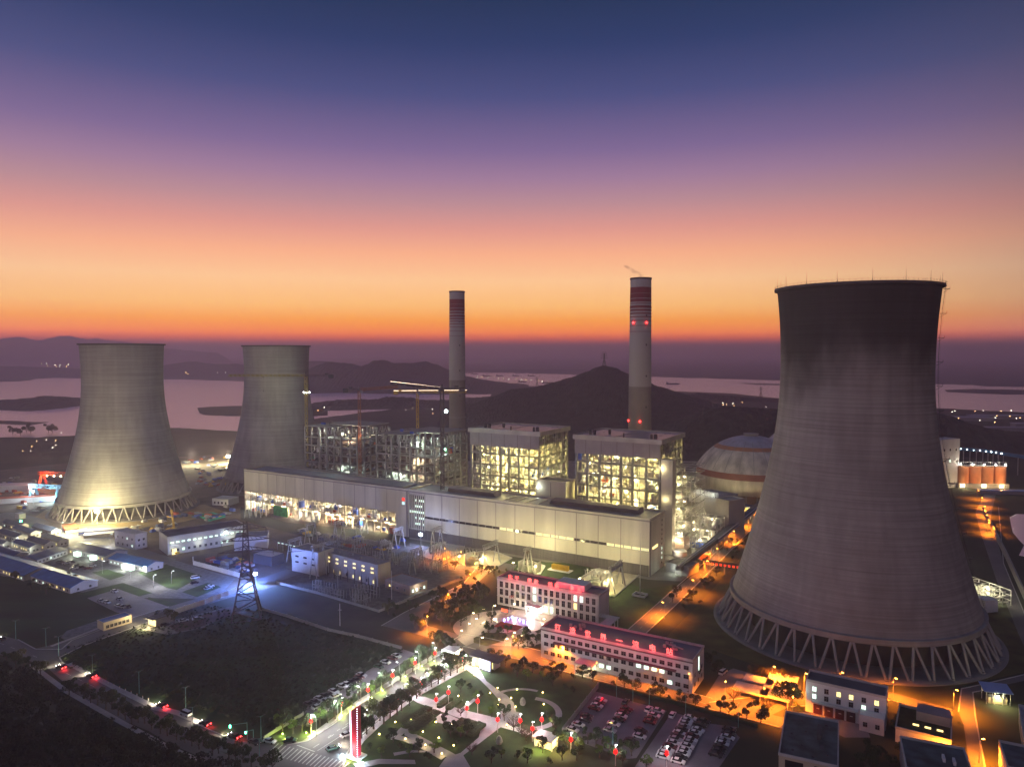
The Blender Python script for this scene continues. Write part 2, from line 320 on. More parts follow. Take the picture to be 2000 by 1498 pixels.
cooling_tower('more distant cooling tower half hidden behind the unfinished plant',-18.32,821,33.7,121,.4,.28,11.5,153.2,40,shm,'new cooling towers')
# stair tower, rail and rods on the near tower
b=MB()
for k in range(40):
    z=20+k*4.02
    aa=math.radians(-25.75+0);r0=rf_(z)
    # tangent bearing on the right side as seen across the site
    th=math.radians(-25.75-4.5)
    x,y=(r0+1.1)*math.cos(th),(r0+1.1)*math.sin(th)
    z2=z+4.02;r1=rf_(z2);x2,y2=(r1+1.1)*math.cos(th),(r1+1.1)*math.sin(th)
    ta=Vector((-math.sin(th),math.cos(th),0))*.5;ra=Vector((math.cos(th),math.sin(th),0))
    for s in(-1,1): b.bar(Vector((x,y,z))+ta*s,Vector((x2,y2,z2))+ta*s,.1)
    for j in range(8): 
        f=j/8;pp=Vector((x,y,z)).lerp(Vector((x2,y2,z2)),f);b.bar(pp-ta,pp+ta,.06);
        if j%2: b.bar(pp+ta,pp+ta+ra*.8,.06);b.bar(pp-ta,pp-ta+ra*.8,.06);b.bar(pp+ta+ra*.8,pp-ta+ra*.8,.06)
    if k%3==2:
        c=Vector((x2,y2,z2));b.bar(c-ra*.8,c+ra*2,2.2,.14)
        for s in(-1,1): b.bar(c+ra*2+ta*s*2,c+ra*2+ta*s*2+Vector((0,0,1.1)),.08)
        b.bar(c+ra*2-ta*2+Vector((0,0,1.1)),c+ra*2+ta*2+Vector((0,0,1.1)),.08);b.bar(c+ra*1.9,c-ra*.9-Vector((0,0,1.8)),.12)
b.build('ladder',dsteel,near)
b=MB()
for i in range(96):
    a0=2*math.pi*i/96;x,y=(rr+1.2)*math.cos(a0),(rr+1.2)*math.sin(a0);b.bar((x,y,179.2),(x,y,180.4),.06)
for zz in(179.8,180.4):
    for i in range(96):
        a0=2*math.pi*i/96;a1=2*math.pi*(i+1)/96;b.bar(((rr+1.2)*math.cos(a0),(rr+1.2)*math.sin(a0),zz),((rr+1.2)*math.cos(a1),(rr+1.2)*math.sin(a1),zz),.05)
b.build('railing',dsteel,near)
for i in range(16):
    a0=2*math.pi*(i+.3)/16;b=MB();x,y=rr*math.cos(a0),rr*math.sin(a0);b.tube((x,y,179.1),(x,y,184.6),.09,.04,5);b.tube((x,y,179.1),(x,y,179.9),.28,.1,6);b.build('lightning_rod',dsteel,near)
# ---------- chimneys ----------
cw=M('chimney white paint',(.42,.4,.39),.8,.15,.05,stretch=(1,1,.15));cb=M('chimney bare concrete',(.22,.2,.18),.9,.15,.05);cr=M('chimney red paint',(.2,.03,.035),.8,.2,.1)
def chimney(label,px,Y,r0,r1,h,zsplit,red):
    x=A(px,700,Y)[0];t=thing('chimney',label,'chimney',(x,Y,0),0,'tall chimneys')
    R_=lambda z:r0+(r1-r0)*(z/h)
    def seg(nm,z0,z1,m,e=0): 
        MB().lathe([(R_(z0)+e,z0),(R_(z1)+e,z1)],48).build(nm,m,t,smooth=True)
    seg('shaft',0,zsplit,cb);seg('upper_shaft',zsplit,red[0],cw);seg('red_band',red[0],red[1],cr)
    seg('top_shaft',red[1],h,cw)
    MB().lathe([(R_(h)-1.2,h-3),(R_(h)-1.2,h+.3),(R_(h)+.5,h+.3),(R_(h)+.5,h-1.2),(R_(h),h-1.5)],48).build('cap',dsteel,t)
    MB().lathe([(0.01,h-4),(R_(h)-1.2,h-4)],48).build('flue',dsteel,t)
    for k,(f,wd_) in enumerate(((6.1,.25),(11,.6),(15,1.2))):
        z=red[1]-f;MB().lathe([(R_(z),z+wd_/2),(R_(z)+.12,z+wd_/2),(R_(z)+.12,z-wd_/2),(R_(z),z-wd_/2)],48).build('white_hoop',cw,t)
    for f,wd_ in ((2.9,2.4),(6.2,1.7),(9.4,1.2),(12.7,.9),(16.4,.65),(21.3,.5),(27.2,.4)):
        z=red[0]-f;MB().lathe([(R_(z),z+wd_/2),(R_(z)+.12,z+wd_/2),(R_(z)+.12,z-wd_/2),(R_(z),z-wd_/2)],48).build('red_hoop',cr,t)
    for z in (h*.62,h*.3):
        MB().lathe([(R_(z)+.01,z),(R_(z)+.5,z),(R_(z)+.5,z-.3),(R_(z)+.01,z-.3)],48).build('gallery',steel,t)
    for z in (h*.24,h*.42,h*.56,h*.7,h*.83):
        aa=math.radians(-68);MB().box(-.7,-.3,-1,.7,.3,1).build('vent_door',dsteel,t,loc=(math.cos(aa)*R_(z),math.sin(aa)*R_(z),z),rot=aa+math.pi/2)
    return t,R_
ch1,_=chimney('slim tall chimney behind the second unfinished boiler house, red painted near its top',893,880,10.6,9.4,221,112,(193.5,211))
ch2,R2=chimney('thicker tall chimney behind the lit boiler houses with red warning lamps and smoke',1250.5,708,11.9,10.3,219,112,(193.5,209.8))
rl=ME('red warning lamp',(1,.02,.02),25)
for z,aa in((78,-100),(78,-172),(175,-68),(175,-140)):
    q=math.radians(aa);x,y=math.cos(q)*(R2(z)+.5),math.sin(q)*(R2(z)+.5);MB().tube((x,y,z-.6),(x,y,z+.6),.6,.6,8).build('warning_lamp',rl,ch2);lamp(ch2,(x*1.06,y*1.06,z),(1,.03,.03),600,.5)
# smoke
sm=bpy.data.materials.new('smoke');sm.use_nodes=True;t=sm.node_tree;t.nodes.remove(t.nodes['Principled BSDF']);pv=t.nodes.new('ShaderNodeVolumePrincipled');pv.inputs['Color'].default_value=(.75,.66,.62,1)
tcn=t.nodes.new('ShaderNodeTexCoord');nn=t.nodes.new('ShaderNodeTexNoise');nn.inputs['Scale'].default_value=.25;nn.inputs['Detail'].default_value=4;t.links.new(tcn.outputs['Object'],nn.inputs[0]);mr=t.nodes.new('ShaderNodeMapRange');mr.inputs['From Min'].default_value=.42;mr.inputs['From Max'].default_value=.75;mr.inputs['To Max'].default_value=.3;t.links.new(nn.outputs[0],mr.inputs[0]);t.links.new(mr.outputs[0],pv.inputs['Density'])
t.links.new(pv.outputs[0],t.nodes['Material Output'].inputs['Volume'])
b=MB();pts=[(1,0,0,2.2),(-3,0,3.2,2.4),(-8,0,6,2.2),(-12,0,9,1.8),(-16,0,10.5,1.2),(-19,0,13,.7)]
nr=12;b.add([(x+r*math.cos(6.2832*k/nr)*.7,y+r*math.sin(6.2832*k/nr),z+r*math.cos(6.2832*k/nr)*.7) for x,y,z,r in pts for k in range(nr)],[(j*nr+k,j*nr+(k+1)%nr,(j+1)*nr+(k+1)%nr,(j+1)*nr+k) for j in range(len(pts)-1) for k in range(nr)]+[tuple(range(nr-1,-1,-1)),tuple(range((len(pts)-1)*nr,len(pts)*nr))])
x=A(1250,700,708)[0];tag(b.build('smoke',sm,loc=(x,708,220.5)),'thin wisp of grey smoke drifting left from the top of the thicker chimney','smoke',kind='stuff')
# ---------- turbine halls ----------
louv=M('dark louvre wall',(.09,.085,.08),.7,.2,.3,stretch=(4,4,.2))
inner=M('inner concrete',(.4,.37,.3),.8,.2,.2)
def hall_roof(t,w,d,h,mons,nm='roof'):
    b=MB();b.box(0,0,h-.8,w,d,h);b.box(-.4,-.4,h,w+.4,.4,h+1.2,1);b.box(-.4,d-.4,h,w+.4,d+.4,h+1.2,1);b.box(-.4,.4,h,.4,d-.4,h+1.2,1);b.box(w-.4,.4,h,w+.4,d-.4,h+1.2,1);b.build(nm,[rooft,gpaint],t)
    for x0,x1 in mons:
        b=MB();y0,y1=d*.45,d*.75
        b.add([(x0,y0,h),(x1,y0,h),(x1,y1,h),(x0,y1,h),(x0+2,y0-1.4,h+3),(x1-1,y0-1.4,h+3),(x1-1,y1+1.4,h+3),(x0+2,y1+1.4,h+3),(x0+2,(y0+y1)/2,h+3.8),(x1-1,(y0+y1)/2,h+3.8)],[(0,1,5,4),(1,2,6,5),(2,3,7,6),(3,0,4,7),(4,5,9,8),(7,8,9,6),(4,8,7),(5,6,9)])
        b.build('ridge_vent',M('dark roof vent',(.14,.13,.15),.6,.2),t)
tr=thing('turbine_hall','finished pale turbine hall with a lit window strip, right of the finned stair bay','hall',W(-198,0))
w=198;d=30
b=MB();b.box(0,0,7.5,w,.6,16.6);b.box(0,0,18.6,w,.6,37);b.box(w-.6,.6,0,w,d,37);b.box(0,d-.6,0,w-.6,d,37);b.box(0,.6,0,.6,d-.6,37)
b.box(0,-.25,36,w+.3,0,38.2,1);b.box(w,-.25,0,w+.35,2.2,36.,1)
b.build('wall',[gpaint,M('grey trim',(.2,.18,.18),.7,.1)],tr)
b=MB();b.box(0,.2,0,w-.6,.6,7.5)
for i in range(33): b.box(i*6,.0,0,i*6+.5,.2,7.4)
b.build('plinth_wall',louv,tr)
for i in range(11): b=MB();b.box(16.2+i*16.2-.18,-.09,7.5,16.2+i*16.2+.18,.0,36);b.build('wall_joint',seam,tr)
wl=M('half lit glazing',(.2,.2,.16),.3,.4,.4)
glit=ME('hall window glow',(1,.95,.5),1.3);gcy=ME('hall window cool glow',(.5,.95,.9),.5)
rw=random.Random(3)
for i in range(33):
    x0=i*6+.3
    lit=(i in (0,1) and gcy) or (i in (14,15,19,20,21,22,23,28,29,30,31,32) and glit) or glassd
    b=MB()
    for k in range(6): b.box(x0+k*.9,.12,16.75,x0+k*.9+.72,.2,18.45,0)
    b.box(x0-.15,.1,16.6,x0+5.55,.3,16.72,1);b.box(x0-.15,.1,18.48,x0+5.55,.3,18.6,1);b.box(x0-.15,.21,16.7,x0+5.55,.3,18.5,2);b.build('window',[lit,steel,louv],tr)
b=MB();b.box(w,6,16.6,w+.12,16,18.2);b.build('side_window',winy,tr)
for i in range(10):
    b=MB();z=3+i*3.2;b.box(w,24,z,w+.12,25.1,z+1.3);b.build('stair_window',[winw if i in(1,2,3) else glassd],tr)
hall_roof(tr,w,d,37,[(28,72),(118,186)])
for i in range(4):
    b=MB();x0=84+i*9;b.box(x0,8,37.05,x0+1.1,24,37.5);b.build('skylight',M('skylight glass',(.5,.48,.4),.3,.1),tr)
# finned stair bay
b=MB();b.box(1,-.12,8,16,-.02,34)
b.build('glazed_bay',glassd,tr)
b=MB()
for i in range(9): b.box(1+i*1.85,-1.0,7,1.45+i*1.85,-.12,35)
b.build('bay_fin',gpaint,tr)
rw=random.Random(9)
for k in range(5):
    for i in range(8):
        if (i>2 and rw.random()<.75) or k in(2,): 
            b=MB();b.box(1.6+i*1.85,-.2,11+k*4.6,2.7+i*1.85,-.13,12.6+k*4.6);b.build('lit_pane',winw,tr)
# left hall under construction
tl=thing('turbine_hall','unfinished turbine hall with pale upper cladding over two open brightly lit storeys','hall',W(-391,0))
w=192.5;d=27
b=MB();b.box(0,0,18.8,w,.6,37);b.box(w-.7,.6,0,w-.1,d,37);b.box(0,d-.6,0,w-.7,d,37);b.box(0,.6,0,.6,d-.6,37);b.box(0,-.2,36.2,w,0,38,1);b.box(w-12,0,0,w-.7,.6,18.8);b.box(w-1.6,-.3,0,w-.4,0,36.2,1)
b.build('wall',[gpaint,MT['grey trim']],tl)
for i in range(14): b=MB();b.box(20+i*11.6,-.08,19,20.32+i*11.6,0,36.2);b.build('wall_joint',seam,tl)
b=MB();b.box(0,.6,9.2,w-12,d-1,9.9);b.box(0,-.1,17.8,w-12,d-1,18.7);b.box(0,-.1,9.3,w-12,.5,10.3)
b.build('floor_slab',inner,tl)
b=MB()
for i in range(24): b.box(i*7.8,0,0,i*7.8+.8,.8,17.8);b.box(i*7.8,9,0,i*7.8+.8,9.8,17.8)
b.build('frame',inner,tl)
def gear_mesh(kind,mat):
    k=('gear',kind,mat.name)
    if k not in MT:
        b=MB()
        if kind=='tank': b.lathe([(.01,0),(.5,.02),(.5,.85),(.3,1),(.01,1.02)],14)
        elif kind=='pump': b.tube((-.5,0,.4),(.3,0,.4),.3,n=12);b.box(.3,-.25,.1,.6,.25,.7);b.box(-.6,-.4,0,.7,.4,.1)
        elif kind=='cabinet': b.box(-.5,-.3,0,.5,.3,1);b.box(-.45,-.34,.1,-.05,-.3,.9);b.box(.05,-.34,.1,.45,-.3,.9)
        else: b.box(-.7,-.4,.3,.7,.4,.75);b.tube((-.4,0,.75),(-.4,0,1.2),.15,n=8);b.tube((.4,0,.75),(.4,0,1.2),.15,n=8);b.box(-.6,-.3,0,-.5,.3,.3);b.box(.5,-.3,0,.6,.3,.3)
        me=bpy.data.meshes.new(kind);me.from_pydata(b.v,[],b.f);me.materials.append(mat);MT[k]=me
    return MT[k]
def gear(t,x,y,z,s,rw,mats):
    kind=rw.choice(['tank','pump','cabinet','filter']);o=link(kind,gear_mesh(kind,rw.choice(mats)),t,(x,y,z),rw.choice([0,1.57]));o.scale=(s*1.3,s*1.1,s*rw.uniform(.8,1.6))
rw=random.Random(4);gm_=[inner,MT['galvanised steel'],inner,wpaint,M('blue machine paint',(.03,.1,.5),.5,.2),M('red oxide paint',(.45,.1,.05),.6,.2),inner]
M('green machine paint',(.05,.3,.12),.5,.2)
for i in range(90): gear(tl,rw.uniform(2,w-16),rw.uniform(1.5,7),rw.choice([0,9.9]),rw.uniform(1.5,4),rw,gm_)
b=MB()
for i in range(50): 
    x=rw.uniform(1,w-26);z=rw.choice([6,7.5,15,16]);y=rw.uniform(3,10);b.tube((x,y,z),(x+rw.uniform(6,14),y,z),.35)
b.build('pipework',inner,tl)
b=MB();b.box(40,-1.2,0,58,-.9,9);b.build('green_netting',M('green debris netting',(.04,.3,.1),.9,.4,.4),tl)
hall_roof(tl,w,d,37,[])
MB().box(24,3,37.05,185,21,38.6).build('roof_monitor',rooft,tl)
b=MB()
for i in range(24): b.box(24+i*7,24.2,38,24.3+i*7,24.5,40.2);
b.box(24,24.2,40,186,24.5,40.3);b.build('roof_rail',steel,tl)
b=MB();b.box(w-6,-.35,25,w-2.6,-.2,31.5,0);b.box(w-5.7,-.42,28.4,w-2.9,-.36,31,1);b.box(w-5.7,-.42,25.5,w-2.9,-.36,27.6,2);b.build('company_sign',[wpaint,ME('red sign face',(1,.05,.03),1.5),ME('pale sign face',(.7,1,.95),1.2)],tl)
for i in range(13):
    for z in(5,14.5): lamp(tl,(7+i*13.4,6,z),(1,.8,.45) if (i*7+int(z))%5 else (.75,.95,1),15000 if z<10 else 9000,.3)
    b=MB()
    for z in(7.5,16.6): b.box(5+i*13.4,4,z,9+i*13.4,4.3,z+.2)
    b.build('light_fixture',lampy,tl)
# ---------- boiler houses ----------
duct=M('aluminium lagging',(.5,.48,.42),.45,.2,.4,metal=.3)
deck=M('steel grating',(.3,.29,.25),.7,.2,.8)
def boiler(label,u,v,w,d,h,seed,done,lights=1.,cols=8,colm_=None):
    rw=random.Random(seed);t=thing('boiler_house',label,'boiler house',W(u,v),-T,'finished boiler houses' if done else 'boiler houses under construction')
    cols_=[0]+[w*k/(cols-1)+(rw.uniform(-1.5,1.5) if 0<k<cols-1 else 0) for k in range(1,cols)];cols_[-1]=w
    rows=[d*k/5 for k in range(6)];lev=[9*k*(h-11)/71 for k in range(1,9)]
    b=MB()
    for x in cols_:
        for y in rows:
            if 0.2*w<x<.8*w and .2*d<y<.95*d: continue
            cw_=1.9 if rw.random()<.4 else 1.2
            b.box(x-cw_/2,y-cw_/2,0,x+cw_/2,y+cw_/2,h-(0 if done else rw.uniform(0,3)))
    if done:
        for k in range(cols-1):
            xm=(cols_[k]+cols_[k+1])/2;b.box(xm-.22,-.22,0,xm+.22,.22,h-13)
        for k in range(10): y=d*(k+.5)/10;b.box(w-.2,y-.2,0,w+.2,y+.2,h-13)
    b.build('column_frame',M('grey-green painted steel',(.24,.25,.23),.55,.2,.5),t)
    b=MB()
    for z in lev:
        for y in (0,d): b.box(0,y-.35,z-1.3,w,y+.35,z)
        for x in (0,w): b.box(x-.35,0,z-1.3,x+.35,d,z)
        b.box(0,d*.2-.25,z-.7,w,d*.2+.25,z)
        z2=z+4.2*(h/82)
        if rw.random()<.85:
            x0,x1=sorted((rw.choice(cols_),rw.choice(cols_)));b.box(x0,-.2,z2-.4,x1,.2,z2);b.box(w-.2,0,z2-.4,w+.2,d,z2)
    b.build('floor_beam',MT['grey-green painted steel'],t)
    b=MB()
    for z in lev:
        for k in range(6):
            x0,x1=cols_[k],cols_[k+1]
            if rw.random()<(.6 if done else .8): b.box(x0,.4,z-.05,x1,d*rw.choice([.12,.2,.2]),z+.05)
        b.box(w*.82,.4,z-.05,w-.4,d*rw.uniform(.5,1),z+.05);b.box(.4,.4,z-.05,w*.16,d*rw.uniform(.5,1),z+.05)
        if not done and rw.random()<.5: b.box(-6,rw.uniform(0,d*.3),z-.15,0,d*.6,z+.05)
    b.build('floor_deck',deck if done else M('dark concrete deck',(.1,.095,.09),.9,.2,.3),t)
    b=MB()
    for k in range(26 if done else 18):
        i=rw.randrange(len(cols_)-1);j=rw.randrange(7);x0,x1=cols_[i],cols_[i+1]
        if rw.random()<.5:x0,x1=x1,x0
        yy=rw.choice([0,d*.2]);b.bar((x0,yy,lev[j]),(x1,yy,lev[j+1]-.9),.45)
        if rw.random()<.6: b.bar((w,rows[i%5],lev[j]),(w,rows[i%5+1],lev[j+1]-.9),.45)
    if not done:
        for k in range(12): # roof trusses on the right side
            y=d*k/12;b.bar((w,y,h-7),(w,y+d/24,h-.6),.4);b.bar((w,y+d/24,h-.6),(w,y+d/12,h-7),.4);x=w*.35+w*.65*k/12;b.bar((x,0,h-7),(x+w*.027,0,h-.6),.3);b.bar((x+w*.027,0,h-.6),(x+w*.054,0,h-7),.3)
    b.build('bracing',steel,t)
    # stairs and handrails
    b=MB()
    for z in (lev if done else lev[::4]):
        for y in(-.4,):
            for zz in(.6,1.1): b.box(0,y,z+zz,w,y+.06,z+zz+.06)
            for k in range(int(w/2.2)): b.box(k*2.2,y,z,k*2.2+.06,y+.06,z+1.1)
        for zz in(.6,1.1): b.box(w+.36,0,z+zz,w+.42,d,z+zz+.06)
        b.bar((w-9,1.2,z-9*h/93),(w-2,1.2,z),1.,.25);b.bar((w+1,4,z-8),(w+1,14,z),1.,.25)
    b.build('handrail',steel,t)
    bx0,bx1,by0,by1=w*.24,w*.76,d*.26,d*.9
    b=MB();b.box(bx0,by0,h*.3,bx1,by1,h-12 if done else h-17)
    b.add([(bx0,by0,h*.3),(bx1,by0,h*.3),(bx1,by1,h*.3),(bx0,by1,h*.3),(w*.42,d*.4,h*.12),(w*.58,d*.4,h*.12),(w*.58,d*.75,h*.12),(w*.42,d*.75,h*.12)],[(0,4,5,1),(1,5,6,2),(2,6,7,3),(3,7,4,0),(4,7,6,5)])
    for k in range(9): z=h*.32+k*h*.055;b.box(bx0-.5,by0-.5,z,bx1+.5,by0,z+.7)
    b.build('boiler_body',duct if done else M('rusty furnace wall',(.12,.09,.08),.8,.4,.2),t)
    b=MB()
    for k in range(80 if done else 16):
        x=rw.uniform(1,w-1);y=rw.uniform(.8,d*.24);z=rw.uniform(8,h-18);r_=rw.uniform(.2,.75);l=rw.uniform(5,22)
        q=rw.random()
        if q<.45: b.tube((x,y,z),(x,y,min(h-13,z+l)),r_)
        elif q<.8: x2=min(w-1,x+l);b.tube((x,y,z),(x2,y,z),r_);b.tube((x2,y,z),(x2,y,max(2,z-rw.uniform(2,9))),r_)
        else: b.tube((x,y,z),(x,y+9,z),r_)
    for k in range(24 if done else 8):
        y=rw.uniform(1,d-1);z=rw.uniform(8,h-18);b.tube((w-rw.uniform(.8,6),y,z),(w-rw.uniform(.8,6),min(d,y+rw.uniform(3,14)),z),rw.uniform(.2,.6))
    b.build('pipework',duct,t)
    for k in range(84 if done else 50):
        z=rw.choice(lev[:-1])+.05
        if rw.random()<.6: x=rw.uniform(1,w-4);y=rw.uniform(1,d*.2)
        else: x=rw.uniform(w*.82,w-3);y=rw.uniform(1,d-4)
        gear(t,x,y,z,rw.uniform(1.2,4),rw,[duct,duct,duct,wpaint,steel] if k%9 else [MT['red oxide paint'],MT['blue machine paint'],MT['green machine paint']])
    if done:
        b=MB();b.box(-2,-2.4,h-1.2,w+2,d+2,h-.2);b.box(-2.2,-2.6,h-2.6,w+2.2,-2.0,h+.9,1);b.box(-2.2,d+1.8,h-2.6,w+2.2,d+2.4,h+.9,1);b.box(-2.4,-2.3,h-2.6,-1.8,d+2.1,h+.9,1);b.box(w+1.8,-2.3,h-2.6,w+2.4,d+2.1,h+.9,1)
        b.build('roof',[M('wet blue-grey roof',(.18,.19,.25),.3,.2,.05),gpaint],t)
        b=MB();b.box(w*.45,2,h-.15,w*.45+.5,d-2,h+.2);b.build('roof_ridge',gpaint,t)
        for (x,y,s) in((6,12,1.6),(8.5,14,2),(18,22,1.6),(w-9,8,1.5),(w-6.5,9.5,2.2),(w*.55,5,.9)):
            b=MB();b.box(x-s/2,y-s/2,h-.2,x+s/2,y+s/2,h+2.6);b.tube((x,y,h+2.6),(x,y,h+3.4),s*.7,s*.5,8);b.build('roof_vent',dsteel,t)
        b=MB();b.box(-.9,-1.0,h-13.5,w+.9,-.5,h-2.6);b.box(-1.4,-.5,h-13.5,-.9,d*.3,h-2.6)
        b.box(w+.3,-1,h-13,w+.9,-.6,h-2.6);b.build('cladding_band',M('taupe band cladding',(.33,.3,.28),.7,.1),t)  # cladding band has its own plain taupe tone
        b=MB()
        for k in range(5): x=w*(k+.62)/5.2;b.box(x,-1.12,h-13.5,x+.35,-1.0,h-2.6)
        b.build('cladding_joint',seam,t)
        b=MB()
        for k in range(14): y=d*k/13;b.bar((w+.9,y,h-14),(w+.9,y,h-2.7),.25)
        b.build('side_bracing',steel,t)
    else:
        b=MB();b.box(0,0,h-.5,w*.55,d,h);b.box(w*.35,d*.2,h+1.5,w,d,h+2.4);b.build('roof_deck',deck,t)
        b=MB()
        for k in range(5): x=rw.uniform(3,w*.6);y=rw.uniform(2,d*.5);s=rw.uniform(1,2.5);b.box(x,y,h,x+s*2,y+s,h+rw.uniform(.8,2.6),k%2)
        b.build('stacked_material',[dsteel,MT['blue machine paint']],t)
    # fixtures
    fm_=MB();cnt=0
    for z in lev:
        for k in range(11 if done else 3):
            x=rw.uniform(1,w-1);y=rw.uniform(.9,d*.2) ;zz=z-1.1
            if rw.random()<.35: x=rw.uniform(w*.84,w-.8);y=rw.uniform(1,d-1)
            fm_.box(x-.55,y-.12,zz-.22,x+.55,y+.12,zz)
    fm_.build('light_fixture',lampy if done else ME('site lamp face',(.85,1,.85),40),t)
    cols2=[(1,.82,.28),(1,.78,.25),(1,.9,.45)] if done else [(.8,1,.8),(1,.75,.45),(.8,1,.85)]
    if done:
        for k,z in enumerate([6,15,24,33,42,51,60,69]):
            for j in range(4):
                lamp(t,(w*(.14+.23*j+(.07 if k%2 else -.04)),d*(.13 if j%2 else .18),z-1+rw.uniform(-1,1)),cols2[(k+j)%3],12000*lights,.3)
            lamp(t,(w*.9,d*(.2 if k%2 else .3),z),cols2[k%3],10000*lights,.3);lamp(t,(w*.9,d*(.6 if k%2 else .8),z),cols2[k%3],10000*lights,.3)
    else:
        for k in range(10): lamp(t,(rw.uniform(4,w-2),rw.uniform(1,d*.6),rw.choice(lev)+rw.uniform(2,5)),cols2[k%3],9500*lights,.3)
        for k in range(3): lamp(t,(w*.75+k*3,d*.3*k,h-5),(.8,1,.8),2500,.3)
    return t
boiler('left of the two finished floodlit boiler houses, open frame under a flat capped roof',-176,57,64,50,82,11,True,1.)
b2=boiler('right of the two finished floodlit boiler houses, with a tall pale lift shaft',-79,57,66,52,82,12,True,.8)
b=MB();b.box(67.5,-1,0,76,7,68);b.box(67.3,-1.2,67.6,76.2,7.2,68.6);b.build('lift_shaft',gpaint,b2);lamp(b2,(67.5,-3.2,62),(1,.85,.45),2200,.2);lamp(b2,(71,-3,40),(1,.85,.45),900,.2)
boiler('leftmost unfinished boiler house, bare steel frame behind the left turbine hall',-375,60,68,46,74,21,False,1.)
boiler('unfinished steel-framed boiler house left of the slim chimney',-283,60,66,50,72,22,False,1.25)
# service block between the finished boiler houses
t=thing('service_block','low pale service block between the two finished boiler houses','building',W(-108,44),-T);b=MB();b.box(0,0,0,26,16,46);b.build('wall',gpaint,t);b=MB();b.box(-.3,-.3,46,26.3,.5,47.4);b.box(-.3,15.5,46,26.3,16.3,47.4);b.box(-.3,.5,46,.5,15.5,47.4);b.box(25.5,.5,46,26.3,15.5,47.4);b.box(.5,.5,46,25.5,15.5,46.3,1);b.build('roof',[gpaint,droof],t);b=MB();b.box(13,-.1,34,13.4,0,46);b.build('wall_joint',seam,t)
lamp(t,(3,-2.5,42),WHT,900,.2);MB().box(2.6,-1.9,41.5,3.4,-1.3,42.3).build('floodlight',lampw,t)
# ---------- tower cranes ----------
def crane(label,px,Y,ztop,pr,jl,cl,yaw,mat,zb=0,lit=0,slope=0,mw=2.2):
    x=A(px,700,Y)[0];t=thing('tower_crane',label,'crane',(x,Y,zb),math.radians(yaw),'tower cranes over the unfinished boilers')
    h=ztop-zb
    MB().lattice((0,0,0),(0,0,h),mw,.38,int(h/2.4)).build('mast',mat,t)
    MB().lattice((0,0,h+1),(jl,0,h+1+slope*jl),2.,.34,int(jl/2.2),tri=True).build('jib',mat,t)
    b=MB();b.lattice((0,0,h+1),(-cl,0,h+1),1.6,.2,6);b.box(-cl,-1.3,h-1.8,-cl+4.5,1.3,h+1.6);b.box(-cl+5,-1,h+1.5,-cl+8,1,h+3.4);b.build('counter_jib',dsteel if mat is not ysteel else mat,t)
    b=MB();b.box(-1,-1.1,h-.6,1,1.1,h+1);b.bar((0,0,h+1),(0,0,h+4.5),.7);b.build('slewing_unit',dsteel,t)
    b=MB();b.box(.8,-2.6,h-2.2,2.6,-1.1,h+.2);b.build('cab',[M('crane cab',(.2,.2,.22),.3,0)],t)
    b=MB();q=jl*.55;b.box(q-.6,-.6,h-.8+slope*q,q+.6,.6,h+.2+slope*q);b.bar((q,0,h-.8),(q,0,h-14),.08);b.box(q-.3,-.3,h-15,q+.3,.3,h-14);b.build('hoist',dsteel,t)
    if lit:
        b=MB();b.bar((1,0,h+2.3),(jl,0,h+2.3+slope*jl),.17);
        if lit>1: b.bar((-cl,0,h+2.2),(-1,0,h+2.2),.17)
        b.build('light_strip',ME('crane light strip',(1,.75,.5),9),t)
    return t,h
Yc=lambda u,v:W(u,v)[1]
c1,h1=crane('tower crane with a long level jib before the distant cooling tower',597,705,122,0,77,27,180,M('worn yellow steel',(.32,.27,.08),.6,.2,.5),0,0)
for q in(-1.6,0,1.6): MB().box(q*1.6-.5,-2.2,h1-16.5,q*1.6+.5,-1.6,h1-15.5).build('work_lamp',lampw,c1)
lamp(c1,(0,-4,h1-16),(.8,1,.8),6000,.3);lamp(c1,(26,-5,h1-3),(.9,1,.5),9000,.3);MB().lattice((0,0,h1-28),(0,0,h1-17),2.3,.24,5).build('yellow_section',ysteel,c1)  # lamp beside the jib is added without a fixture to brighten it
c2,h2=crane('orange tower crane between the two unfinished boiler houses, jib to the right',701,628,112,0,34,14,14,rsteel,0,0,.06)
lamp(c2,(0,-4,h2-40),(1,.6,.3),900,.3)
c3,h3=crane('dark tower crane nearest the camera with a light strip along its jib',863,560,116,0,40,18,192,dsteel,0,1,.12,2.6)
MB().tube((-3.4,-1.6,h3-17),(-3.4,-2.1,h3-17),1.2,1.2,12).build('floodlight',ME('flood face',(.7,1,.9),90),c3);lamp(c3,(-3.4,-4,h3-17),(.7,1,.85),9000,.4)
MB().bar((-3.4,-1.4,h3-17),(0,-1,h3-17),.3).build('floodlight_arm',dsteel,c3)
c4,h4=crane('yellow tower crane behind the second unfinished boiler house with a long white light strip',815,720,105,0,50,24,5,ysteel,0,2)
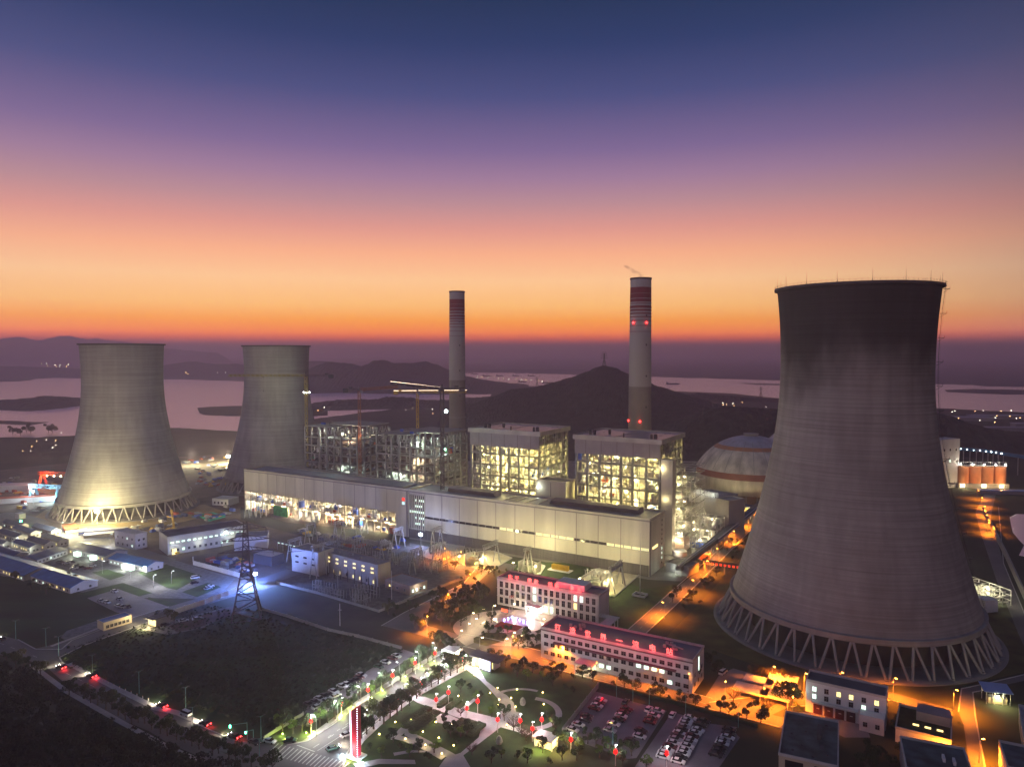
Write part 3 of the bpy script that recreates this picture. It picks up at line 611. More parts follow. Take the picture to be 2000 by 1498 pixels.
# ---------- storage domes ----------
dm=M('dome panel',(.55,.5,.44),.6,.35,.12,stretch=(1,1,.3));dr=M('dome red stripe',(.26,.1,.09),.7,.15);do=M('dome orange stripe',(.5,.22,.1),.7,.15)
def dome(label,px,Y,r,h,zw,stripe=True):
    x=A(px,900,Y)[0];t=thing('storage_dome',label,'dome',(x,Y,0),0,'domed coal stores')
    b=MB()
    for k in range(32): a=2*math.pi*k/32;b.box(-1,-.7,0,1,.7,12) if False else b.bar((r*.95*math.cos(a),r*.95*math.sin(a),0),(r*.95*math.cos(a),r*.95*math.sin(a),13),1.3)
    b.build('support',conc,t)
    MB().lathe([(r*.88,0),(r*.88,13)],64).build('inner_wall',M('brown base wall',(.25,.17,.12),.9,.2),t)
    MB().lathe([(r*.97,12.5),(r,13),(r,zw-6)],96).build('wall',dm,t,smooth=True)
    Rr=(r*r+(h-zw)**2)/(2*(h-zw));zc=h-Rr
    def arc(z0,z1,n=10): return [(math.sqrt(max(0,Rr*Rr-(z0+(z1-z0)*i/n-zc)**2)),z0+(z1-z0)*i/n) for i in range(n+1)]
    MB().lathe([(r,zw-6),(r+.15,zw-6),(r+.15,zw-1.5),(r,zw-1.5),(r,zw)],96).build('red_stripe',dr,t)
    z1=zw+(h-zw)*.62;z2=zw+(h-zw)*.72
    MB().lathe(arc(zw,z1),96).build('lower_shell',dm,t,smooth=True);MB().lathe(arc(z1,z2,3),96).build('orange_stripe',do,t,smooth=True);MB().lathe(arc(z2,h-.2),96).build('upper_shell',M('dome crown',(.42,.4,.45),.5,.2,.1),t,smooth=True)
    MB().lathe([(6.5,h-1.4),(6.5,h+1),(7.4,h+1.2),(7.4,h+1.9),(.1,h+2.4)],32).build('crown_vent',conc,t)
    b=MB()
    for k in range(24):
        a=2*math.pi*k/24
        pr=arc(zw+1,h-1,8)
        for p,q in zip(pr,pr[1:]): b.bar(((p[0]+.1)*math.cos(a),(p[0]+.1)*math.sin(a),p[1]),((q[0]+.1)*math.cos(a),(q[0]+.1)*math.sin(a),q[1]),.35,.2)
    b.build('rib',conc,t)
    return t
dd=dome('large striped storage dome left of the big cooling tower',1466,700,52,64,33)
dome('second storage dome mostly hidden behind the first',1580,830,52,64,33)
# ---------- site ground ----------
lawn=M('lawn grass',(.032,.064,.014),1,.35,.15,bump=.4);field=M('rough field grass',(.018,.044,.014),1,.5,.06,bump=.6,stretch=(.25,1,1))
dirt=M('bare yard soil',(.13,.1,.075),1,.45,.05,bump=.4);pave=M('paving slabs',(.4,.37,.38),.75,.15,.2);lot=M('parking asphalt',(.2,.18,.2),.8,.2,.1)
white=M('road marking paint',(.5,.5,.48),.7,.15,.5);gravel=M('gravel',(.17,.165,.16),.95,.3,.4)
patch('construction_yard',[(-60,925),(120,905),(470,885),(560,905),(800,925),(800,1045),(560,1020),(470,990),(470,1015),(640,1060),(900,1085),(560,1150),(470,1170),(330,1100),(130,1055),(0,1000),(-60,990)],.02,dirt)
patch('plant_yard',[(780,900),(1600,900),(1500,1000),(1330,1135),(1268,1132),(800,1052)],.03,M('plant yard concrete',(.2,.19,.17),.85,.3,.08))
patch('tower_apron',[(60,1015),(90,995),(200,985),(400,985),(440,1000),(330,1025),(200,1040),(100,1032)],.04,M('sandy apron',(.3,.22,.12),1,.3,.06))
patch('dormitory_yard',[(-60,1010),(20,1000),(200,1045),(330,1090),(460,1130),(420,1170),(180,1165),(-60,1110)],.05,gravel)
patch('field',[(118,1284),(160,1262),(320,1208),(480,1186),(560,1200),(700,1240),(792,1270),(700,1320),(590,1395),(520,1440),(450,1432),(330,1385),(230,1345)],.06,field)
patch('meadow',[(-60,1120),(60,1130),(190,1165),(250,1195),(190,1230),(120,1252),(60,1262),(-60,1225)],.06,field)
patch('lower_meadow',[(430,1170),(560,1140),(700,1170),(790,1195),(880,1170),(800,1240),(760,1250),(560,1195),(480,1180)],.05,M('scrub meadow',(.04,.042,.025),1,.5,.06,bump=.5))
patch('substation_yard',[(560,1065),(640,1040),(760,1060),(900,1085),(960,1105),(900,1135),(740,1195),(540,1135)],.06,M('substation gravel',(.11,.105,.1),.95,.35,.3))
patch('lawn',[(965,1095),(1150,1100),(1255,1150),(1330,1140),(1345,1150),(1215,1215),(1190,1180),(1000,1120)],.07,lawn)
patch('lawn',[(1300,1245),(1345,1200),(1420,1120),(1470,1060),(1600,1060),(1960,1200),(2060,1300),(1850,1345),(1600,1310),(1480,1300),(1380,1265)],.07,M('tower lawn',(.075,.07,.02),1,.4,.1,bump=.3))
patch('lawn',[(1190,1215),(1240,1180),(1290,1200),(1250,1235),(1210,1230)],.08,lawn)
for pp in ([(270,1118),(325,1102),(395,1125),(345,1152),(325,1148)],[(150,1160),(240,1138),(298,1158),(240,1172)],[(290,1166),(350,1179),(320,1190),(285,1182)],[(180,1118),(210,1112),(245,1123),(215,1133)],[(355,1156),(405,1138),(432,1146),(385,1166)]): patch('lawn',pp,.095,lawn)
patch('bare_ground',[(330,1222),(400,1200),(480,1176),(470,1196),(380,1228),(345,1234)],.1,M('brown track soil',(.09,.06,.05),1,.4,.1))
# roads
def road(pts,lines=True,z=.12,nm='road'): return patch(nm,pts,z,asph)
road([(-70,1228),(0,1240),(35,1249),(70,1268),(120,1268),(112,1285),(170,1316),(230,1350),(300,1386),(345,1396),(400,1421),(445,1441),(505,1452),(590,1447),(640,1415),(700,1377),(800,1314),(872,1272),(905,1255),(955,1282),(925,1292),(810,1352),(740,1400),(690,1450),(668,1505),(430,1505),(400,1482),(330,1452),(290,1427),(240,1407),(180,1377),(135,1342),(90,1302),(40,1285),(-70,1268)])
road([(66,1267),(140,1251),(260,1206),(330,1185),(460,1146),(560,1112),(600,1116),(480,1158),(340,1200),(262,1224),(160,1262),(116,1284)],z=.115)
road([(885,1248),(905,1238),(960,1248),(1060,1272),(1200,1312),(1330,1348),(1430,1378),(1560,1408),(1560,1428),(1430,1398),(1330,1368),(1180,1330),(1050,1295),(950,1275),(900,1262)],z=.13)
road([(745,1222),(790,1196),(850,1164),(905,1140),(925,1146),(880,1168),(830,1200),(835,1222),(900,1240),(892,1262),(820,1240)],z=.12)
road([(905,1140),(935,1104),(870,1085),(800,1066),(800,1060),(890,1080),(960,1096),(1010,1103),(1000,1118),(960,1112),(925,1146)],z=.125)
road([(1215,1240),(1300,1165),(1370,1110),(1412,1066),(1460,1015),(1520,960),(1545,960),(1480,1020),(1440,1062),(1395,1112),(1330,1172),(1258,1240)],z=.12)
road([(1385,1370),(1540,1350),(1740,1352),(1860,1385),(1860,1398),(1740,1365),(1545,1378),(1500,1400)],z=.125)
road([(1878,1345),(1925,1335),(2080,1300),(2080,1312),(1930,1345),(1900,1352),(1905,1400),(1925,1505),(1895,1505),(1882,1415),(1872,1390)],z=.12)
road([(1905,1000),(1925,960),(1935,950),(1945,965),(1935,1010),(1960,1100),(2010,1220),(2060,1340),(2035,1340),(1990,1240),(1945,1130),(1915,1040)],z=.12)
road([(40,1003),(20,1010),(130,1045),(250,1080),(330,1100),(345,1092),(260,1066),(150,1030)],z=.11)
# pavements and kerbs
def strip(name,pts,w,z0,z1,mat,closed=False):
    g=[Vector((*G(x,y),0)) for x,y in pts];b=MB()
    for i in range(len(g)-1): 
        d=(g[i+1]-g[i]);
        if d.length<.1: continue
        d.normalize();a=Vector((-d.y,d.x,0))*w/2;p=g[i]-d*.02;q=g[i+1]+d*.02
        b.prism([(p-a)[:2],(q-a)[:2],(q+a)[:2],(p+a)[:2]],z0,z1+i*.0015)
    return b.build(name,mat)
for pts in ([(35,1249),(70,1268),(120,1268),(140,1251),(260,1206),(330,1185)],[(300,1211),(160,1262),(116,1284),(122,1294),(170,1316),(230,1350),(300,1386),(345,1396),(400,1421),(445,1441)],[(560,1455),(600,1447),(650,1415),(700,1377),(800,1314),(868,1273)],[(668,1503),(678,1470),(700,1440),(745,1400),(810,1352),(920,1294)],[(885,1250),(905,1238),(960,1248),(1060,1272),(1130,1291)],[(1180,1306),(1330,1348),(1390,1364)],[(905,1262),(1050,1297),(1180,1332),(1330,1370),(1560,1430)],[(745,1222),(790,1196),(905,1140),(935,1104)],[(835,1224),(828,1204),(880,1170),(925,1147)],[(1215,1240),(1300,1165),(1412,1066),(1490,988)],[(1258,1240),(1330,1172),(1440,1062),(1500,1000)],[(1872,1390),(1878,1345),(1925,1335),(2080,1299)],[(1925,1505),(1905,1400),(1900,1352),(1930,1346)],[(1950,990),(1960,1100),(2010,1220),(2060,1340)],[(1385,1372),(1545,1352)],[(1545,1380),(1740,1367),(1860,1400)]):
    struct(strip('kerb',pts,.5,.05,.26,kerbm))
for pts,w in (([(135,1296),(230,1346),(300,1380),(345,1391),(400,1416)],2.6),([(100,1262),(140,1247),(255,1203)],2),([(605,1440),(700,1371),(800,1309),(862,1272)],2.4),([(688,1470),(705,1446),(748,1406),(812,1358),(918,1300)],2.6),([(60,1297),(130,1350),(240,1412),(330,1460),(400,1490)],2.2)):
    struct(strip('pavement',pts,w,.02,.2,pave))
b=MB()
def gl(px1,py1,px2,py2,w=.2,z=.14,dash=0):
    p=Vector((*G(px1,py1),0));q=Vector((*G(px2,py2),0));d=(q-p);L=d.length;d.normalize();a=Vector((-d.y,d.x,0))*w/2
    k=0
    while k<L:
        e=min(L,k+(dash or L));s=p+d*k;f=p+d*e;b.add([((s-a)[0],(s-a)[1],z),((f-a)[0],(f-a)[1],z),((f+a)[0],(f+a)[1],z),((s+a)[0],(s+a)[1],z)],[(0,1,2,3)]);k=e+(dash*1.5 if dash else 1)
gl(612,1460,880,1287,.22,dash=3);gl(620,1466,700,1415,.2);gl(580,1455,615,1468,.3);gl(640,1440,700,1398,.15,dash=2)
for i in range(19):  # zebra bars
    x=522+i*7.6;y=1464+i*2.1;gl(x,y+8,x+22,y-12,.45)
for x0,y0,x1,y1 in((0,1256,110,1298),(130,1315,300,1398),(300,1398,440,1450)): gl(x0,y0,x1,y1,.18,dash=4)
struct(b.build('road_marking',white))
for i in range(7): pass
b=MB()
for i in range(8): gl(196+i*7.5+50,1236-i*.6,214+i*8+50,1222-i*.3,.18,z=.15)
gl(905,1264,1050,1286,.15,z=.15,dash=3);gl(1060,1289,1400,1380,.15,z=.15,dash=3);gl(1240,1236,1430,1068,.15,z=.14,dash=3)
struct(b.build('road_marking',white))
# car parks
patch('car_park',[(1163,1350),(1302,1388),(1243,1480),(1225,1482),(1098,1436)],.1,lot)
patch('car_park',[(1313,1390),(1388,1413),(1440,1420),(1330,1505),(1235,1505),(1250,1482)],.1,lot)
patch('car_park',[(1380,1412),(1425,1420),(1445,1440),(1400,1505),(1320,1505)],.105,lot)
patch('car_park',[(788,1268),(812,1276),(700,1352),(620,1402),(592,1398),(600,1380)],.1,lot)
patch('car_park',[(1405,1318),(1432,1305),(1520,1330),(1535,1345),(1480,1395),(1375,1365)],.1,lot)
patch('car_park',[(170,1168),(230,1150),(330,1185),(262,1205),(225,1195)],.1,lot)
patch('forecourt',[(1560,1390),(1600,1392),(1690,1415),(1700,1440),(1650,1440),(1560,1400)],.1,lot)
patch('guard_yard',[(130,1232),(190,1212),(330,1212),(480,1178),(400,1225),(330,1240),(262,1226),(150,1262),(118,1245)],.09,gravel)
# garden
patch('garden_lawn',[(965,1298),(1150,1340),(1160,1350),(1090,1440),(1060,1505),(668,1505),(690,1450),(745,1402),(812,1354),(925,1294)],.08,lawn)
def path(pts,z=.16): return patch('path',pts,z,pave)
path([(905,1303),(932,1302),(950,1330),(975,1349),(990,1358),(1003,1372),(1008,1390),(1018,1392),(1017,1412),(1000,1420),(978,1404),(977,1378),(972,1364),(955,1345),(935,1325)])
path([(815,1360),(830,1361),(900,1385),(978,1404),(990,1412),(1040,1430),(1035,1436),(978,1420),(960,1423),(890,1400),(815,1372),(806,1366)],.165)
path([(978,1420),(945,1445),(905,1475),(915,1492),(925,1508),(850,1508),(870,1480),(885,1475),(900,1470),(935,1440),(940,1420),(952,1414)],.17)
path([(790,1424),(800,1427),(845,1450),(895,1476),(885,1486),(830,1456),(790,1436)],.175)
path([(760,1434),(790,1438),(830,1452),(870,1478),(862,1484),(822,1462),(790,1448),(758,1440)],.18)
path([(758,1440),(775,1428),(805,1402),(845,1382),(852,1386),(812,1410),(785,1436),(765,1445)],.185)
path([(835,1390),(880,1397),(905,1408),(895,1420),(850,1410),(825,1400)],.162)
path([(690,1492),(740,1482),(810,1484),(812,1492),(740,1492),(700,1502)],.16)
path([(768,1470),(800,1465),(830,1466),(832,1469),(800,1470),(770,1476)],.16)
for i,(x,y,xx,yy) in enumerate([(850,1368,868,1356),(868,1374,893,1366),(880,1378,898,1365),(900,1384,925,1364)]): path([(x,y),(xx,yy),(xx+6,yy+2),(x+7,y+2)],.17)
# curved paths and plaza as annular sectors on the ground
def arc(name,cx,cy,r0,r1,a0,a1,z,mat,sx=1,n=28):
    c=G(cx,cy);b=MB();pts=[]
    for i in range(n+1):
        a=math.radians(a0+(a1-a0)*i/n);pts.append((c[0]+r1*sx*math.cos(a),c[1]+r1*math.sin(a)))
    for i in range(n+1):
        a=math.radians(a1+(a0-a1)*i/n);pts.append((c[0]+r0*sx*math.cos(a),c[1]+r0*math.sin(a)))
    n2=n+1;m=len(pts);vs=[(x,y,z) for x,y in pts];b.add(vs,[(i,i+1,m-2-i,m-1-i) for i in range(n)]);o=b.build(name,mat);return struct(o)
arc('path',1032,1392,11,13.6,-80,75,.17,pave);arc('path',1018,1378,13.5,15.2,60,125,.168,pave)
arc('plaza',1000,1224,14,25,0,360,.15,M('plaza paving',(.34,.28,.28),.6,.15,.15),sx=1.25,n=64)
arc('pond_water',1004,1216,0.01,14.6,0,360,.1,wm,sx=1.2,n=64)
patch('plaza',[(893,1248),(930,1225),(960,1208),(985,1225),(950,1245),(910,1262)],.155,MT['plaza paving'])
patch('plaza',[(985,1238),(1030,1225),(1055,1240),(1045,1262),(1000,1262)],.152,MT['plaza paving'])
patch('flower_bed',[(978,1214),(1023,1224),(1008,1233),(963,1224)],.2,M('red flower bed',(.3,.03,.01),1,.4,.6,bump=.5),h=.0)
patch('planting_island',[(925,1246),(950,1235),(985,1238),(985,1252),(950,1262),(925,1255)],.19,M('island planting',(.08,.07,.02),1,.5,.3,bump=.5))
# transformer pads
pads={'a':[(838,1070),(880,1050),(910,1058),(905,1075),(860,1098),(815,1085)],'b':[(880,1092),(915,1080),(960,1075),(1000,1090),(975,1105),(955,1118),(930,1112),(905,1104)],'c':[(1010,1112),(1035,1095),(1065,1106),(1055,1122),(1040,1124)],'d':[(1120,1138),(1160,1112),(1200,1108),(1252,1120),(1200,1166),(1180,1160)]}
padm=M('transformer pad concrete',(.42,.38,.27),.85,.15,.15)
for k,p in pads.items():
    patch('transformer_pad',p,.2,padm,h=.0)
pads_curb=[strip('kerb',p+[p[0]],.5,.05,.6,kerbm) for p in pads.values()]
for o in pads_curb: struct(o)
# ---------- generic buildings from roof corner points ----------
def frame3(p0,p1,p2,h):
    a=Vector(G(*p0,h));b=Vector(G(*p1,h));c=Vector(G(*p2,h));d=(b-a);w=d.length;d.normalize();n=Vector((-d.y,d.x))
    dep=(c-a).dot(n);return a,math.atan2(d.y,d.x),w,dep
WN={}
def window_mesh(w,h,mat,key):
    k=(round(w,2),round(h,2),mat.name)
    if k not in WN:
        b=MB();b.box(-w/2,-.02,0,w/2,.0,h,0)
        f=.09
        b.box(-w/2-f,-.12,-f,w/2+f,.0,-.0,1);b.box(-w/2-f,-.1,h,w/2+f,.0,h+f,1);b.box(-w/2-f,-.1,0,-w/2,0,h,1);b.box(w/2,-.1,0,w/2+f,0,h,1);b.box(-.04,-.06,0,.04,-.02,h,1);b.box(-w/2,-.06,h*.6,w/2,-.02,h*.6+.06,1)
        me=bpy.data.meshes.new('window');me.from_pydata(b.v,[],b.f);me.materials.append(mat);me.materials.append(M('window frame',(.3,.3,.3),.5,0));me.polygons.foreach_set('material_index',b.m);WN[k]=me
    return WN[k]
def windows(t,side,w,d,rows,n,ww,wh,lit={},m0=1.,mats=None):
    for r,z in enumerate(rows):
        for i in range(n):
            mt=lit.get((r,i)) or glassd;me=window_mesh(ww,wh,mt,0)
            L=w if side=='f' else d;s=m0+(L-2*m0)*(i+.5)/n
            if side=='f': link('window',me,t,(s,-.002,z))
            elif side=='r': link('window',me,t,(w+.002,s,z),math.pi/2)
            elif side=='l': link('window',me,t,(-.002,s,z),-math.pi/2)
def bld(name,label,cat,p0,p1,p2,h,wall,roof,par=.7,gable=0,group=None,uv=None,dep=None):
    if uv: a=Vector(W(uv[0],uv[1])[:2]);rot=-T;w,dd=uv[2],uv[3]
    else: a,rot,w,dd=frame3(p0,p1,p2,h)
    if dep:dd=dep
    t=thing(name,label,cat,(a.x,a.y,0),rot,group)
    b=MB()
    if gable:
        b.add([(0,0,0),(w,0,0),(w,dd,0),(0,dd,0),(0,0,h),(w,0,h),(w,dd,h),(0,dd,h),(0,dd/2,h+gable),(w,dd/2,h+gable)],[(0,1,5,4),(1,2,6,9,5),(2,3,7,6),(3,0,4,8,7)]);b.build('wall',wall,t)
        b=MB();e=.5
        for s in(-1,1):
            y0=dd/2+s*(dd/2+e);z0=h-e*gable/(dd/2)
            q=[(-e,y0,z0),(w+e,y0,z0),(w+e,dd/2,h+gable),(-e,dd/2,h+gable)];b.add(q+[(x,y,z+.18) for x,y,z in q],[(0,1,2,3),(7,6,5,4),(0,4,5,1),(1,5,6,2),(2,6,7,3),(3,7,4,0)])
            for i in range(int(w/2.5)): x=i*2.5;b.bar((x,y0,z0+.2),(x,dd/2,h+gable+.2),.12,.08)
        b.build('roof',roof,t)
    else:
        b.box(0,0,0,w,dd,h-.01);b.build('wall',wall,t)
        b=MB();b.box(.3,.3,h,w-.3,dd-.3,h+.1,0)
        for q in((-.15,-.15,w+.15,.3),(-.15,dd-.3,w+.15,dd+.15),(-.15,.3,.3,dd-.3),(w-.3,.3,w+.15,dd-.3)): b.box(q[0],q[1],h,q[2],q[3],h+par,1)
        b.build('roof',[roof,wall if par<.9 else kerbm],t)
    return t,w,dd
blue=M('blue sheet roof',(.05,.17,.4),.5,.2,.2);bluedk=M('dark blue sheet roof',(.06,.09,.19),.5,.25,.2);blueg=M('blue grey sheet roof',(.1,.12,.16),.5,.25,.2)
pink=M('off white render',(.5,.48,.47),.85,.12,.1);tan=M('tan render',(.45,.38,.27),.85,.12,.1);grey=M('grey render',(.26,.25,.26),.85,.15,.1)
t,w,d=bld('workshop','long white workshop with a row of lit upper windows, left of the transmission tower','workshop',(327,1051),(481,1027),(297,1041),12.5,pink,droof,1.0)
windows(t,'f',w,d,(8.2,),14,2.2,1.1,{(0,i):winw for i in range(14)});windows(t,'f',w,d,(2.2,),14,1.6,1.8,{(0,2):winw,(0,9):winw,(0,10):winw})
for i in (0,3,7): lamp(t,(w*(.08+.1*i),-3.5,6),WHT,700,.2)
lamp(t,(w*.72,-1.5,10),COOL,800,.2);b=MB();b.box(w*.72-.4,-.5,9.6,w*.72+.4,-.1,10.4);b.build('floodlight',lampw,t)
b=MB();b.box(3,-.1,0,6,-.02,4);b.build('door',winy,t)
t,w,d=bld('workshop_office','two-storey white block at the left end of the long workshop','building',(224,1037),(264,1045),(290,1040),11,wpaint,wpaint,.6)
windows(t,'f',w,d,(6.6,),4,1.4,1.5,{(0,2):winw});windows(t,'f',w,d,(1.6,),4,1.5,1.5,{(0,3):winw});windows(t,'r',w,d,(6,2),2,1.4,1.4)
def dorm(label,p0,p1,p2,h,roof,gab=1.8,lit=3,name='dormitory'):
    t,w,d=bld(name,label,'dormitory',p0,p1,p2,h,pink,roof,gable=gab,group='prefabricated blue-roofed buildings in the contractors camp')
    n=max(3,int(w/4));rw=random.Random(int(p0[0]*7+p0[1]));windows(t,'f',w,d,(1.,),n,1.4,1.2,{(0,i):rw.choice([winw,winy]) for i in range(n) if rw.random()<lit/10})
    windows(t,'r',w,d,(1.,),2,1.2,1.2)
    return t,w,d
dorm('largest blue-roofed shed at the left edge, bright blue long roof',(-50,1092),(46,1124),(104,1108),3.6,blue,2.6,5)
dorm('long bright blue roofed shed with a white gable wall facing the small car park',(60,1124),(137,1148),(193,1134),3.6,blue,2.6,3)
t,w,d=dorm('blue-roofed canteen with a glowing porch and bright lamp at its right corner',(212,1090),(286,1107),(320,1098),3.8,blue,2.,6)
b=MB();b.box(w*.45,-3,0,w*.7,-.05,3.2);b.build('porch',winw,t);lamp(t,(w*.58,-5,3),WHT,2200,.2);lamp(t,(w-1,-2,3.5),WHT,3000,.2);MB().box(w-1.4,-.9,3.3,w-.6,-.3,4).build('floodlight',lampw,t)
t,w,d=dorm('dark blue roofed building with two lit porches beside the camp courtyard',(133,1070),(205,1086),(240,1073),3.8,bluedk,2.,6)
for q in(.25,.68):
    b=MB();b.box(w*q,-2.6,0,w*q+5,-.05,3);b.build('porch',winw,t);lamp(t,(w*q+2,-4.5,2.8),WHT,1600,.2)
dn=[((-6,1038),(33,1049),(51,1044)),((25,1030),(60,1041),(78,1037)),((-30,1053),(5,1062),(22,1059)),((80,1047),(114,1057),(135,1053)),((25,1058),(59,1069),(80,1065)),((52,1053),(87,1063),(110,1059)),((-45,1046),(-8,1056),(10,1052)),((62,1027),(100,1037),(118,1033)),((-50,1023),(-12,1031),(6,1028)),((5,1019),(40,1027),(56,1024)),((-40,1068),(25,1086),(48,1078))]
wds=['pale gabled dormitory hut','grey-roofed dormitory hut','dark-roofed dormitory hut','dormitory hut with a lit gable','blue-grey dormitory hut']
for i,(a,b_,c) in enumerate(dn): 
    t,w,d=dorm('%s, %s from the cooling tower road'%(wds[i%5],nth(i)),a,b_,c,4.2,[blueg,bluedk,blueg][i%3],1.7,4)
    if i%2==0: lamp(t,(w+1.5,-2,3.6),WHT,1300,.2)
t,w,d=bld('dormitory','long low hut lying crosswise behind the largest blue shed','dormitory',(72,1093),(132,1073),(54,1084),3.6,pink,bluedk,gable=1.8,group='prefabricated blue-roofed buildings in the contractors camp');windows(t,'f',w,d,(1,),8,1.3,1.2,{(0,3):winw})
t,w,d=bld('gate_office','cream single-storey gate office with a bright blue mono roof by the side road','office',(202,1217),(257,1201),(190,1211),4.2,M('cream render',(.6,.5,.38),.85,.1,.2),blue,.25)
windows(t,'f',w,d,(1.1,),6,1.5,1.5);lamp(t,(w*.9,-4,4),WRM,1400,.3)
t,w,d=bld('guardhouse','grey guardhouse with a dark flat roof and glowing glazed front','guardhouse',(305,1209),(339,1197),(285,1206),4.4,grey,droof,.4)
b=MB();b.box(-.15,.5,.6,-.03,d-.5,3.5);b.build('glazed_front',winy,t);lamp(t,(-4,d/2,3.2),WRM,4500,.3)
b=MB();b.box(-2.5,-.6,4.4,w+.6,d+.6,4.75);b.build('roof_overhang',droof,t)
t,w,d=bld('pump_hall','plain white hall directly behind the tall transmission tower','hall',(457,1051),(522,1047),(450,1041),9.5,wpaint,rooft,.4)
t,w,d=bld('equipment_shed','dark-walled shed with a pale flat roof right of the transmission tower','shed',(495,1081),(530,1088),(554,1080),6.5,M('charcoal sheet wall',(.05,.055,.07),.6,.1),M('pale sheet roof',(.4,.4,.48),.4,.1),.15)
t,w,d=bld('switchgear_block','white two-row windowed end block of the switchgear building','building',(570,1071),(622,1081),(603,1062),15.,pink,rooft,.6)
windows(t,'f',w,d,(10,6.2),3,3.,1.1)
t,w,d=bld('switchgear_building','long tan switchgear building with two rows of yellow lit windows','building',(632,1078),(738,1105),(767,1098),13.,M('mauve tan render',(.34,.3,.26),.85,.12,.1),rooft,.6)
windows(t,'f',w,d,(10,7.4),6,2.6,1.,{(0,0):winy,(0,1):winy,(0,2):winy,(0,3):winy,(0,4):winy,(0,5):winy,(1,0):winy,(1,1):winy,(1,2):winy,(1,3):winy,(1,4):winy,(1,5):winy});windows(t,'f',w,d,(1.2,),8,1.,2.,{(0,i):winy for i in(0,1,2,4,5,7)})
for i in range(12):
    b=MB();x=-16+i*6.5;b.tube((x,-5,0),(x,-5,6.5),.35,.25,8);b.tube((x,-5,6.5),(x,-5,9),.12,.12,6);b.build('bushing_post',dsteel,t)
b=MB()
for q in((.2,.3),(.4,.5),(.6,.35),(.8,.6),(.9,.4)): b.box(w*q[0],d*q[1],13,w*q[0]+1.4,d*q[1]+1.2,14.4)
b.build('rooftop_units',steel,t)
t,w,d=bld('relay_house','small brown relay house with lit doorway beside the switchgear building','house',(752,1131),(800,1146),(826,1132),5.2,M('brown render',(.3,.2,.15),.85,.15),rooft,.5)
windows(t,'f',w,d,(1.6,),3,1.3,1.4,{(0,0):winy});windows(t,'r',w,d,(1.2,),4,1.4,1.8,{(0,0):winw,(0,1):winw,(0,3):winw});lamp(t,(w+2,d*.4,3),WHT,900,.2)
# ---------- offices ----------
def chars(t,s,x0,dx,y,z,size,mat):
    for i,c in enumerate(s):
        if c==' ': continue
        cu=bpy.data.curves.new('sign_character','FONT');cu.body=c;cu.size=size;cu.extrude=.12;cu.align_x='CENTER';cu.offset=.035
        o=bpy.data.objects.new('tmp',cu);COL.objects.link(o);bpy.context.view_layer.update();me=bpy.data.meshes.new_from_object(o);bpy.data.objects.remove(o)
        me.name='sign_character';me.materials.clear();me.materials.append(mat)
        q=link('sign_character',me,t,(x0+i*dx,y,z));q.rotation_euler=(math.pi/2,0,0);q['label']='glowing red sign character '+c
        lamp(t,(x0+i*dx,y-2.2,z+1.),(1,.02,.05),900,.8,name='sign_glow');lamp(t,(x0+i*dx,y+1.6,z+1.),(1,.02,.05),420,.8,name='sign_glow')
redc=ME('red neon',(1,.1,.09),3.2)
redt=ME('red neon tube',(1,.1,.12),6)
t,w,d=bld('office_building','three-storey office with tall paired windows and four red two-character words on its roof','office',0,0,0,15,wpaint,M('purple grey roof',(.15,.13,.17),.6,.2,.1),1.1,uv=(-59,-92,63.5,14.5))
L={(1,6):winw,(0,13):winw,(0,14):winw,(1,14):winy,(0,6):winw,(0,7):winw,(2,14):winw,(0,8):winy,(0,9):winw}
windows(t,'f',w,d,(1.4,6.2,10.6),17,1.9,3.2,{(0,6):winw,(0,7):winw,(0,8):winw,(0,9):winw,(1,6):winw,(2,13):winw,(2,14):winw,(1,13):winy,(2,6):winw})
b=MB()
for i in range(18): x=1+(w-2)*i/17;b.box(x-.22,-.35,0,x+.22,0,14.6)
for z in(5.2,9.9,14.4): b.box(0,-.45,z,w,0,z+.35)
b.build('pilaster',wpaint,t)
b=MB();b.box(w*.33,-5,4.1,w*.47,-.46,4.6);b.box(w*.34,-4.8,0,w*.345+.3,-4.4,4.1);b.box(w*.46-.3,-4.8,0,w*.46,-4.4,4.1);b.build('entrance_canopy',wpaint,t)
b=MB();b.box(w*.34,-.25,.2,w*.46,-.12,4);b.build('entrance_glazing',ME('bright lobby',(1,1,.9),4),t);lamp(t,(w*.4,-6,3.4),(1,.95,.8),5000,.5)
b=MB();b.box(w*.57,4,15.1,w*.84,d-1,18.2);b.build('roof_plant_room',wpaint,t)
b=MB();b.box(0+2,-.3+.6,16.15,w-2,.5,16.3);b.build('sign_rail',steel,t)
for k,(s,x) in enumerate((('实干',9),('奉献',21.5),('创新',34.5),('争先',48))): chars(t,s,x,4.2,-.2,16.4,2.7,redc)
t,w,d=bld('office_building','long three-storey white office with eight single red characters along its roof','office',0,0,0,14,wpaint,MT['purple grey roof'],1.1,uv=(-3,-143,73,17.5))
windows(t,'f',w,d,(10.2,6.3,2.2),20,2.1,1.7,{(1,13):winw,(1,14):winw,(1,15):winw,(1,16):winw,(2,8):winw,(2,9):winw,(1,8):None,(2,17):winw})
windows(t,'r',w,d,(6.3,2.2),3,1.6,1.6)
b=MB();b.box(w+.0,d*.5,7,w+.12,d*.5+1,13);b.build('stair_window',winw,t)
b=MB();b.box(7,-1.6,8.6,66,0,9.2);b.box(-.3,-.5,13.5,w+.3,0,14);b.build('cornice',M('dark cornice',(.12,.08,.09),.7,.1),t)
b=MB();b.box(20.5,-7,4.2,29.5,-.1,4.8);b.box(20.8,-6.7,0,21.4,-6.1,4.2);b.box(28.6,-6.7,0,29.2,-6.1,4.2);b.build('entrance_canopy',wpaint,t)
